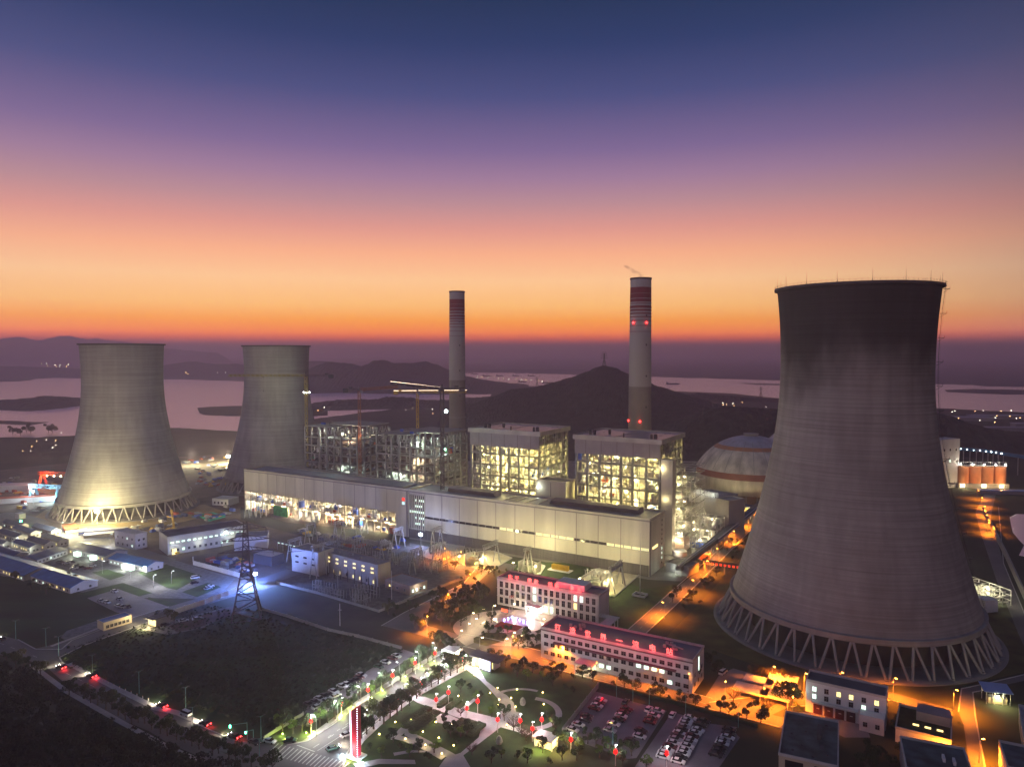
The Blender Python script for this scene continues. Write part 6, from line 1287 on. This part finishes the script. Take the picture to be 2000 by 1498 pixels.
trees(['n'],'bare park tree at the bottom centre, # from the left',[(900,1398),(922,1474),(1003,1428),(1018,1438),(1028,1446),(1038,1440)],'bare park trees',lambda i:(.7,.8,1.1,.9,.9,.8)[i])
trees(['s','g','b'],'low park tree or bush on the lawns, # from the left',[(720,1465),(745,1480),(768,1450),(782,1462),(800,1478),(818,1472),(838,1482),(848,1470),(880,1440),(892,1452),(900,1440),(912,1440),(940,1360),(930,1372),(900,1352),(918,1345),(960,1400),(985,1408),(1070,1400),(1080,1420),(1086,1432),(1090,1410),(1060,1330),(1080,1340),(1105,1345),(1030,1330),(1010,1322),(1120,1352),(980,1480),(960,1490),(1010,1480),(1030,1490),(1060,1470),(1075,1490)],'bushes on the park lawns')
trees(['a','B','b'],'dark tree right or left of the fire station, # from the left',[(1560,1395),(1548,1372),(1745,1430),(1755,1415),(1700,1490),(1760,1475),(1720,1480),(1690,1500),(1740,1500)],'trees around the fire station',lambda i:.8)
trees(['s','b'],'shrub lit orange by the substation corner, # from the left',[(770,1205),(800,1195),(812,1188),(860,1165),(900,1132),(912,1128),(928,1134),(940,1122),(875,1106),(888,1112),(860,1098),(955,1122),(990,1118),(965,1125),(975,1120)],'shrubs at the substation corner')
trees(['a','c','b'],'roadside tree between the main road and the wood, # from the left edge',[(13,1293),(31,1303),(47,1305),(61,1311),(79,1319),(135,1358),(143,1353),(165,1365),(177,1373),(191,1377),(207,1385),(219,1385),(231,1397),(245,1405),(257,1413),(270,1411),(283,1413),(297,1425),(313,1433),(327,1437),(345,1445),(361,1451),(375,1457),(389,1463),(397,1457),(415,1475),(427,1471),(447,1483),(461,1487),(475,1489),(491,1497),(513,1509),(532,1507)],'trees between road and wood',lambda i:rt.uniform(.85,1.25))
trees(['c','a'],'tree in or beside the rough field, # from the left',[(330,1213),(310,1216),(340,1218),(140,1135),(145,1142),(60,1150),(90,1160),(765,1190),(758,1200),(772,1196),(30,1135)],'field trees',lambda i:1.)
# far trees seen as dots on the plain
trees(['B'],'distant bushy tree on the dark shore at the far left, # from the left',[(25,850),(52,846),(60,848),(95,846),(102,847),(40,852)],'far shore trees',lambda i:1.8)
# hedges in the park
hm=M('clipped hedge leaves',(.035,.06,.018),1,.4,1.2,bump=.8)
for i,(px,py,L,w_) in enumerate([(826,1392,8,3.6),(842,1400,8,3.6),(808,1408,13,5),(823,1418,13,5),(893,1420,11,3.6),(910,1424,11,3.6),(927,1428,11,3.6),(868,1374,9,2.6),(885,1378,9,2.6)]):
    x,y=G(px,py);b=MB();rr=random.Random(i);q=[]
    for k in range(9): a=math.pi/2+math.pi*k/8;q.append((-L/2+w_/2+w_/2*math.cos(a),w_/2*math.sin(a)))
    q=[(L/2,-w_/2),(L/2,w_/2)]+q;b.prism(q,0,1.1);b2=MB()
    for k in range(260):
        a,c=rr.uniform(-L/2,L/2),rr.uniform(-w_/2,w_/2);z=1.15;n=Vector((rr.gauss(0,1),rr.gauss(0,1),2)).normalized();t1=n.orthogonal().normalized()*.2;t2=n.cross(t1);p_=Vector((a,c,z));b.add([p_-t1,p_+t2,p_+t1,p_-t2],[(0,1,2,3)])
    tag(b.build('hedge',hm,loc=(x,y,.1),rot=-T+math.pi/2),'clipped rounded hedge block in the park beds, %s from the left'%nth(sorted([826,842,808,823,893,910,927,868,885]).index(px)),'hedge','clipped hedge blocks')
for i,(px,py) in enumerate([(848,1292),(824,1302),(792,1322),(748,1350),(726,1364),(690,1382),(668,1398),(612,1430),(598,1432),(552,1434)]):
    o=simple('tree_uplight','small green-yellow uplight under the verge trees of the entrance road, %s from the gate'%nth(i),'uplight',px,py,[('head',ME('green uplight face',(.6,1,.2),12),lambda b:b.lathe([(.01,.1),(.25,.15),(.3,.5),(.01,.5)],8))],rot=0,group='tree uplights');lamp(o,(0,-1.4,1.3),(.7,1,.12),1300,.3)
# ---------- wood at bottom left ----------
line=[(-400,1240),(0,1300),(60,1322),(130,1380),(200,1420),(290,1458),(400,1492),(520,1524),(600,1560),(700,1640)]
def lv(x):
    for (a,b_),(c,d) in zip(line,line[1:]):
        if a<=x<=c: return b_+(d-b_)*(x-a)/(c-a)
    return 9999
def proj(x,y,z=0):
    z-=H;dd=y*cp-z*sp;u=y*sp+z*cp
    return 1000+F*x/dd,749-F*u/dd
rr=random.Random(99)
def mound(x,y):
    px,py=proj(x,y);return max(0,min(14,(py-lv(px))*.09)) if -400<px<700 else 0
b=MB();X0,X1,Y0,Y1=-330,-40,175,400;nx,ny=44,36
b.add([(X0+(X1-X0)*i/nx,Y0+(Y1-Y0)*j/ny,mound(X0+(X1-X0)*i/nx,Y0+(Y1-Y0)*j/ny)-.35) for i in range(nx+1) for j in range(ny+1)],[(i*(ny+1)+j,(i+1)*(ny+1)+j,(i+1)*(ny+1)+j+1,i*(ny+1)+j+1) for i in range(nx) for j in range(ny)])
struct(b.build('hillside',M('forest floor',(.025,.03,.015),1,.4,.2)))
b=MB();k=0
while k<900:
    x,y=rr.uniform(X0,X1),rr.uniform(Y0,Y1);px,py=proj(x,y)
    if px<-400 or px>700 or py<lv(px)+3 or x*x+y*y<190**2: continue
    py0=lv(px)
    z=mound(x,y);r=min(rr.uniform(2.2,4.4),2.+(py-py0)*.04);leaves(b,x,y,z+r*1.0,r,r*1.15,int(60*r*.9),.95,rr,5,0 if rr.random()<.6 else 1);k+=1
tag(b.build('woodland',[leaf('wood leaf dark',(.011,.018,.007)),leaf('wood leaf mid',(.02,.028,.01))]),'dense dark wood filling the lower left corner below the main road','wood',kind='stuff')
# rough grass tufts in the big field
b=MB();k=0
while k<4200:
    px,py=rr.uniform(125,790),rr.uniform(1185,1435);x,y=G(px,py);
    if py<1255-(px-160)*.3 or py<1186+(px-480)*.27 or py>1300+(px-118)*.31 or (px>520 and py>1440-(px-520)*.62): continue
    h=rr.uniform(.3,1.1);a=rr.uniform(0,3.14);dx,dy=math.cos(a)*.8,math.sin(a)*.8;b.add([(x-dx,y-dy,.05),(x+dx,y+dy,.05),(x+dx*.6+.2,y+dy*.6,h),(x-dx*.6+.2,y-dy*.6,h*.8)],[(0,1,2,3)],k%2);k+=1
tag(b.build('weeds',[leaf('weed green',(.014,.032,.01)),leaf('weed straw',(.024,.04,.014))]),'tufts of rough grass all over the big dark field','weeds',kind='stuff')
# ---------- cars ----------
def car_proto(col,name,van=0):
    t=link('parked_car',None,None,(0,0,-500));m=M(name,col,.35,0,metal=.2);hw=.9;L=4.5;h1=.85 if not van else 1.;h2=1.48 if not van else 2.
    def sec(pts,z0=0): return pts
    b=MB();prof=[(-2.25,.35),(2.25,.35),(2.3,.62),(2.2,.78),(1.15,.93),(-1.7,.98),(-2.22,.9),(-2.28,.6)] if not van else [(-2.4,.4),(2.4,.4),(2.45,.8),(2.2,1.15),(-2.35,1.2),(-2.42,.7)]
    n=len(prof);b.add([(x,-hw,z) for x,z in prof]+[(x,hw,z) for x,z in prof],[tuple(range(n)),tuple(range(2*n-1,n-1,-1))]+[(i,i+n,(i+1)%n+n,(i+1)%n) for i in range(n)])
    rf=[(-1.1,h2-.06),(.25,h2),(.25,h2-.07),(-1.1,h2-.13)] if not van else [(-2.2,h2),(1.3,h2),(1.3,h2-.08),(-2.2,h2-.08)]
    b.add([(x,-hw*.76,z) for x,z in rf]+[(x,hw*.76,z) for x,z in rf],[(0,1,2,3),(7,6,5,4),(0,4,5,1),(1,5,6,2),(2,6,7,3),(3,7,4,0)])
    b.build('body',m,t)
    g=[(-1.75,.97),(1.2,.92),(.3,h2-.05),(-1.15,h2-.1)] if not van else [(-2.3,1.15),(2.1,1.12),(1.35,h2-.05),(-2.2,h2-.05)]
    b=MB();b.add([(x,-hw*(.92 if z<1.2 else .75),z) for x,z in g]+[(x,hw*(.92 if z<1.2 else .75),z) for x,z in g],[(0,1,2,3),(7,6,5,4),(0,4,5,1),(1,5,6,2),(2,6,7,3),(3,7,4,0)]);b.build('windows',M('car glass',(.01,.01,.012),.08,0),t)
    wh=MB();wh.tube((0,-.12,0),(0,.12,0),.33,.33,12);w0=wh.build('wheel',M('tyre',(.01,.01,.01),.8,0),t,loc=(1.42,-.82,.33))
    for x,y in((1.42,.82),(-1.42,-.82),(-1.42,.82)): link('wheel',w0.data,t,(x,y,.33))
    b=MB();b.box(2.2,-.82,.6,2.32,-.5,.78);b.build('headlight',M('lens',(.6,.6,.6),.2,0),t,loc=(0,0,0));b=MB();b.box(2.2,.5,.6,2.32,.82,.78);b.build('headlight',MT['lens'],t)
    for y in(-.82,.5): b=MB();b.box(-2.32,y,.66,-2.22,y+.32,.82);b.build('tail_light',M('red lens',(.35,.01,.01),.2,0),t)
    return t
CP={'white':car_proto((.75,.75,.76),'white car paint'),'silver':car_proto((.4,.41,.44),'silver car paint'),'black':car_proto((.02,.02,.024),'black car paint'),'dark red':car_proto((.1,.01,.012),'dark red car paint'),'dark green':car_proto((.03,.08,.06),'green car paint'),'white van':car_proto((.72,.72,.72),'white van paint',1)}
CP['white van']['category']='van'
rc=random.Random(17);u_=-T
def cars(pts,off,fmt,rot,grp,cols=None,s=5.,name=None):
    cl=['white','black','white','dark red','silver','black','white','dark green','silver','white','black']
    for i,(x,y) in enumerate(pts):
        c=cols[i] if cols and i<len(cols) and cols[i] else rc.choice(cl);px,py=off[0]+x/s,off[1]+y/s
        o=place(CP,c,fmt.replace('@',c).replace('#',nth(i)),px,py+1.5,(rot if not isinstance(rot,list) else rot[i])+rc.uniform(-.05,.05),'car' if c!='white van' else 'van',grp,(1.12 if c!='white van' else 1.1),z=.12)
        if name: o.name=name
    
O7=(1050,1198)
cars([(618,850),(605,875),(578,905),(553,932),(478,1005),(470,1045),(397,1090),(340,1140)],O7,'@ car, # from the far end, left column, left car park',u_,'cars in the staff car park',['white','black','white','dark red','black','black','white','white'])
cars([(870,940),(838,975),(815,1005),(800,1040),(742,1083),(705,1145)],O7,'@ car, # from the far end, middle column, left car park',u_,'cars in the staff car park',['dark red','black','white','black','white','silver'])
cars([(1175,955),(1135,1000),(1110,1035),(1095,1065),(1010,1150),(995,1205),(915,1250),(870,1285)],O7,'@ car, # from the far end, right column, left car park',u_,'cars in the staff car park',['white','white','black','dark red','black','white','black','black'])
cars([(858,870),(1082,940),(1315,997)],O7,'@ car standing end-on at the car park far edge, # from the left',u_+1.57,'cars in the staff car park',['dark green','white','white'])
cars([(1490,1025),(1455,1052),(1440,1080),(1425,1112),(1412,1140),(1385,1175),(1365,1202),(1345,1232),(1325,1270),(1295,1305),(1265,1340),(1240,1370),(1225,1405)],O7,'@ car, # from the far end, first packed column, right car park',u_,'cars in the staff car park',['white','white','white','silver','black','white','black','silver','white','dark red','white','white','white'])
cars([(1620,1055),(1590,1090),(1565,1145),(1535,1172),(1510,1205),(1495,1240),(1480,1268),(1460,1302),(1435,1342),(1420,1375),(1395,1410),(1370,1450)],O7,'@ car, # from the far end, second packed column, right car park',u_,'cars in the staff car park',['black','black','white','white','dark red','white','silver','white','white','white','black','white'])
cars([(1870,1140),(1865,1178),(1855,1216),(1810,1248),(1800,1278),(1785,1308),(1765,1350),(1740,1385)],O7,'@ car, # from the far end, last column right of the car parks',u_,'cars in the staff car park',['black','black','white','silver','white','black','black','black'])
O4=(400,1198)
cars([(1870,418),(1835,442),(1765,480),(1700,522),(1530,605),(1510,628),(1480,655),(1430,672),(1390,697),(1340,715),(1260,765),(1215,800),(1170,810),(1120,838),(1075,870),(1015,893)],O4,'@ car in the roadside row below the field, # from the gate',u_,'cars in the roadside row',['white','dark red','white','dark green','silver','dark red','black','black','white','white','white','black','black','silver','black','black'])
cars([(1275,810),(1190,852),(1100,915)],O4,'@ car in the short outer line of the roadside row, # from the gate',u_+1.4,'cars in the roadside row',['white','silver','silver'])
cars([(895,700),(935,760),(790,775),(835,787),(925,815),(955,822),(1000,820)],(0,980),'@ car in the small walled car park at the left, # from the top',u_,'cars in the small left car park',None,4.)
cars([(1525,595),(1520,632),(1640,662),(1625,678)],(0,980),'@ vehicle on the walled yard left of the transmission tower, # from the top',.7,'cars near the transmission tower',['white van','black','white','silver'],4.)
cars([(1435,930),(1285,962),(1540,915),(1550,918)],(0,980),'@ vehicle on the gravel before the guardhouse, # from the left',.6,'cars before the guardhouse',['silver','black','white','dark green'],4.)
cars([(470,470),(520,480),(560,470),(600,500),(640,510),(690,520),(720,500),(580,520)],(0,980),'@ car in the courtyard between the blue-roofed buildings, # from the left',.3,'cars in the camp courtyard',None,4.)
md=math.atan2(G(460,1440)[1]-G(110,1300)[1],G(460,1440)[0]-G(110,1300)[0])
def drive(label,key,px,py,rot,tail=1,head=0):
    o=place(CP,key,label,px,py,rot,'car' if key!='white van' else 'van','vehicles on the main road',1.12,z=.13);o.name='moving_car'
    if tail:
        for y in(-.82,.5): b=MB();b.box(-2.36,y,.6,-2.33,y+.36,.86);b.build('lit_tail_light',ME('tail light glow',(1,.02,.02),60),o)
        lamp(o,(-3.2,0,.8),(1,.03,.03),450,.2)
    if head:
        for y in(-.82,.5): b=MB();b.box(2.34,y,.56,2.37,y+.34,.82);b.build('lit_headlight',ME('headlight glow',(1,.95,.8),60),o)
        l=lamp(o,(2.6,0,.9),(1,.85,.55),5000,.1,'SPOT',name='headlight_beam');l.rotation_euler=(0,-math.radians(78),0)
drive('black car with glowing red tail lights, leftmost on the main road','black',119,1305,md+math.pi,1,1)
drive('dark car with red tail lights below the second teal lamp','black',178,1322,md+math.pi,1,1)
drive('dark red car with its headlights lighting the kerb, mid main road','dark red',316,1380,md+math.pi,1,1)
drive('white van with lit rear on the main road','white van',363,1397,md+math.pi,0,0)
drive('dark car with red tail lights just behind the white van','black',400,1415,md+math.pi,1,1)
drive('dark red car with red tail lights before the traffic signals','dark red',458,1440,md+math.pi,1,1)
drive('black car waiting on the verge by the zebra crossing','black',497,1452,md,0,0)
drive('white car on the verge left of the zebra crossing','white',527,1450,md+.2,0,0)
drive('dark green car parked at the top of the zebra crossing','dark green',566,1448,md+.5,0,0)
drive('dark green and white car turning on the entrance road','dark green',650,1464,u_+1.2,0,1)
drive('silver car on the right lane of the entrance road beside the obelisk','silver',677,1437,u_+1.3,0,0)
drive('white minibus parked by the dark tree in the shelter yard','white van',1412,1316,u_+1.4,0,0)
drive('truck-like white van on the orange-lit conveyor road','white van',1434,1069,u_+1.57,0,0)
drive('white van beyond the entrance gate','white van',893,1272,u_+.4,0,0)
drive('dark car stopped at the long office entrance','black',1144,1306,u_+.9,0,0)
drive('dark car leaving at the far left edge of the main road','black',4,1250,md+math.pi,0,1)
# traffic signals
for i,(px,py,m_) in enumerate(((483,1443,1),(495,1447,1))):
    t=simple('traffic_signal',['teal traffic signal mast with a long arm over the main road','second, shorter traffic signal mast before the zebra crossing'][i],'traffic signal',px,py,[('mast',M('teal painted pole',(.12,.3,.28)),lambda b:b.tube((0,0,0),(0,0,(6.5,4.5)[i]),.14,.1,6)),('arm',MT['teal painted pole'],lambda b:b.tube((0,0,(6.3,4.4)[i]),(-(6,2.5)[i],-1,(6,4.3)[i]),.1,.07,6)),('signal_head',ME('signal green',(.1,1,.5),20),lambda b:b.box(-(6,2.5)[i]-.2,-1.3,(5,3.6)[i],-(6,2.5)[i]+.3,-1,(6,4.3)[i]))],rot=0)
# bollards along the main road
for i in range(9):
    f=i/8;px,py=200+f*90,1330+f*38
    t=simple('bollard','short pale marker post on the kerb opposite the wood, %s from the left'%nth(i),'bollard',px,py,[('post',wpaint,lambda b:b.tube((0,0,0),(0,0,.95),.22,.16,8)),('cap',M('orange reflector',(.6,.2,.03),.5,0),lambda b:b.tube((0,0,.95),(0,0,1.15),.18,.1,8))],rot=0,group='kerb marker posts')
# park sculpture stones
for i,(px,py) in enumerate(((975,1452),(1021,1376))):
    b=MB();rr=random.Random(i);b.lathe([(.01,0),(1,.0),(1.3,.8),(1,2.2),(.5,2.9),(.01,3.1)],9);o=b.build('standing_stone',M('pale stone',(.35,.33,.3),.9,.3,.6,bump=.5),loc=(*G(px,py),.1));tag(o,['rough upright stone on the lawn right of the path crossing','round pale stone on the lawn inside the curved path'][i],'stone')
# flags at the office
for i in range(3):
    t=simple('flagpole','flagpole at the pond before the three-storey office, %s from the left'%nth(i),'flagpole',995+i*3.2,1196,[('pole',steel,lambda b:b.tube((0,0,0),(0,0,10),.09,.06,6)),('flag',M('red flag',(.5,.04,.03),.8,.1),lambda b:b.box(.05,-.02,8.2,.5,.02,9.8))],rot=0,group='flagpoles')
t=simple('name_board','small glowing red board on a plinth beside the pond','sign',979,1196,[('board',ME('red board face',(1,.12,.05),2),lambda b:b.box(0,0,.8,4,.3,2.4)),('plinth',conc,lambda b:b.box(-.2,-.2,0,4.2,.5,.8))])
for i in range(7):
    o=simple('pond_lamp','tiny blue lamp on the pond rim, %s from the left'%nth(i),'lamp',985+i*7.5,1206+abs(i-2)*2.6,[('head',ME('pond blue',(.25,.3,1),90),lambda b:b.lathe([(.01,.2),(.25,.3),(.25,.6),(.01,.7)],8)),('stem',dsteel,lambda b:b.tube((0,0,0),(0,0,.2),.08))],rot=0,group='blue pond lamps')
# ---------- boats, far lights ----------
def boat(label,px,py,L):
    Yb=H*F/((py-YH)) ;x,y=G(px,py);t=thing('cargo_boat',label,'boat',(x,y,.4),R.uniform(-.2,.2),'cargo boats on the river')
    b=MB();b.add([(-L/2,-5,0),(L/2-6,-5,0),(L/2,0,0),(L/2-6,5,0),(-L/2,5,0),(-L/2,-6,4),(L/2-4,-6,4),(L/2+3,0,5.5),(L/2-4,6,4),(-L/2,6,4)],[(0,1,6,5),(1,2,7,6),(2,3,8,7),(3,4,9,8),(4,0,5,9),(5,6,7,8,9),(4,3,2,1,0)]);b.build('hull',dsteel,t)
    b=MB();b.box(-L/2+1,-4,4,-L/2+9,4,11);b.build('wheelhouse',grey,t);b=MB();b.box(-L/2+14,-4,4,L/2-10,4,6);b.build('cargo_hold',M('rust hold',(.12,.06,.04),.9,.2),t)
for i,(px,py,L) in enumerate([(917,729,50),(927,731,46),(951,735.5,52),(976,735,44),(1007,735,40),(1038,735,46),(1071,749,60),(1314,751,62),(1020,747,40),(1090,750,30)]): boat('dark cargo boat on the pink river, %s from the left'%nth(sorted([917,927,951,976,1007,1038,1071,1314,1020,1090]).index(px)),px,py,L)
fw=ME('far light white',(1,.9,.7),34);fo=ME('far light orange',(1,.55,.2),34)
def far(name,label,pts,up=4,r=1.6,grp=None):
    b=MB();r*=.3
    for i,(px,py) in enumerate(pts):
        x,y=G(px,py);s=r*y/1500;b.box(x-s,y-s,up,x+s,y+s,up+2*s,i%2)
    tag(b.build(name,[fw,fo]),label,'lights',grp,'stuff')
rf=random.Random(6)
far('town_lights','scattered tiny lights of the villages on the far left shore',[(rf.gauss(110,16),rf.uniform(712,726)) for i in range(9)]+[(rf.uniform(325,470),rf.uniform(722,742)) for i in range(9)],30,1.1)
far('harbour_lights','row of tiny lights along the low far bank left of the central hill',[(930+i*11+rf.uniform(-3,3),744+i*.9+rf.uniform(-1,2)) for i in range(17)],24,1.)
far('village_lights','sparse tiny lights on the dark plain behind the plant',[(rf.uniform(20,120),rf.uniform(850,890)) for i in range(9)]+[(rf.uniform(1270,1330),rf.uniform(815,845)) for i in range(8)]+[(rf.uniform(1370,1500),rf.uniform(786,800)) for i in range(9)]+[(rf.uniform(620,860),rf.uniform(800,815)) for i in range(6)],6,.9)
far('plain_lights','sparse lights among the warehouses on the right plain',[(rf.uniform(1850,2000),rf.uniform(806,835)) for i in range(14)],8,1.)
# ---------- haze ----------
hz=bpy.data.materials.new('evening haze');hz.use_nodes=True;t=hz.node_tree;t.nodes.remove(t.nodes['Principled BSDF']);pv=t.nodes.new('ShaderNodeVolumePrincipled')
pv.inputs['Color'].default_value=(1,.81,.98,1);pv.inputs['Density'].default_value=1.85e-4;pv.inputs['Anisotropy'].default_value=.5
t.links.new(pv.outputs[0],t.nodes['Material Output'].inputs['Volume'])
hb=MB();hb.box(-25900,-390,-2,25900,29900,400);tag(hb.build('haze',hz),'thin mauve evening haze over the whole plain and river','haze',kind='stuff')
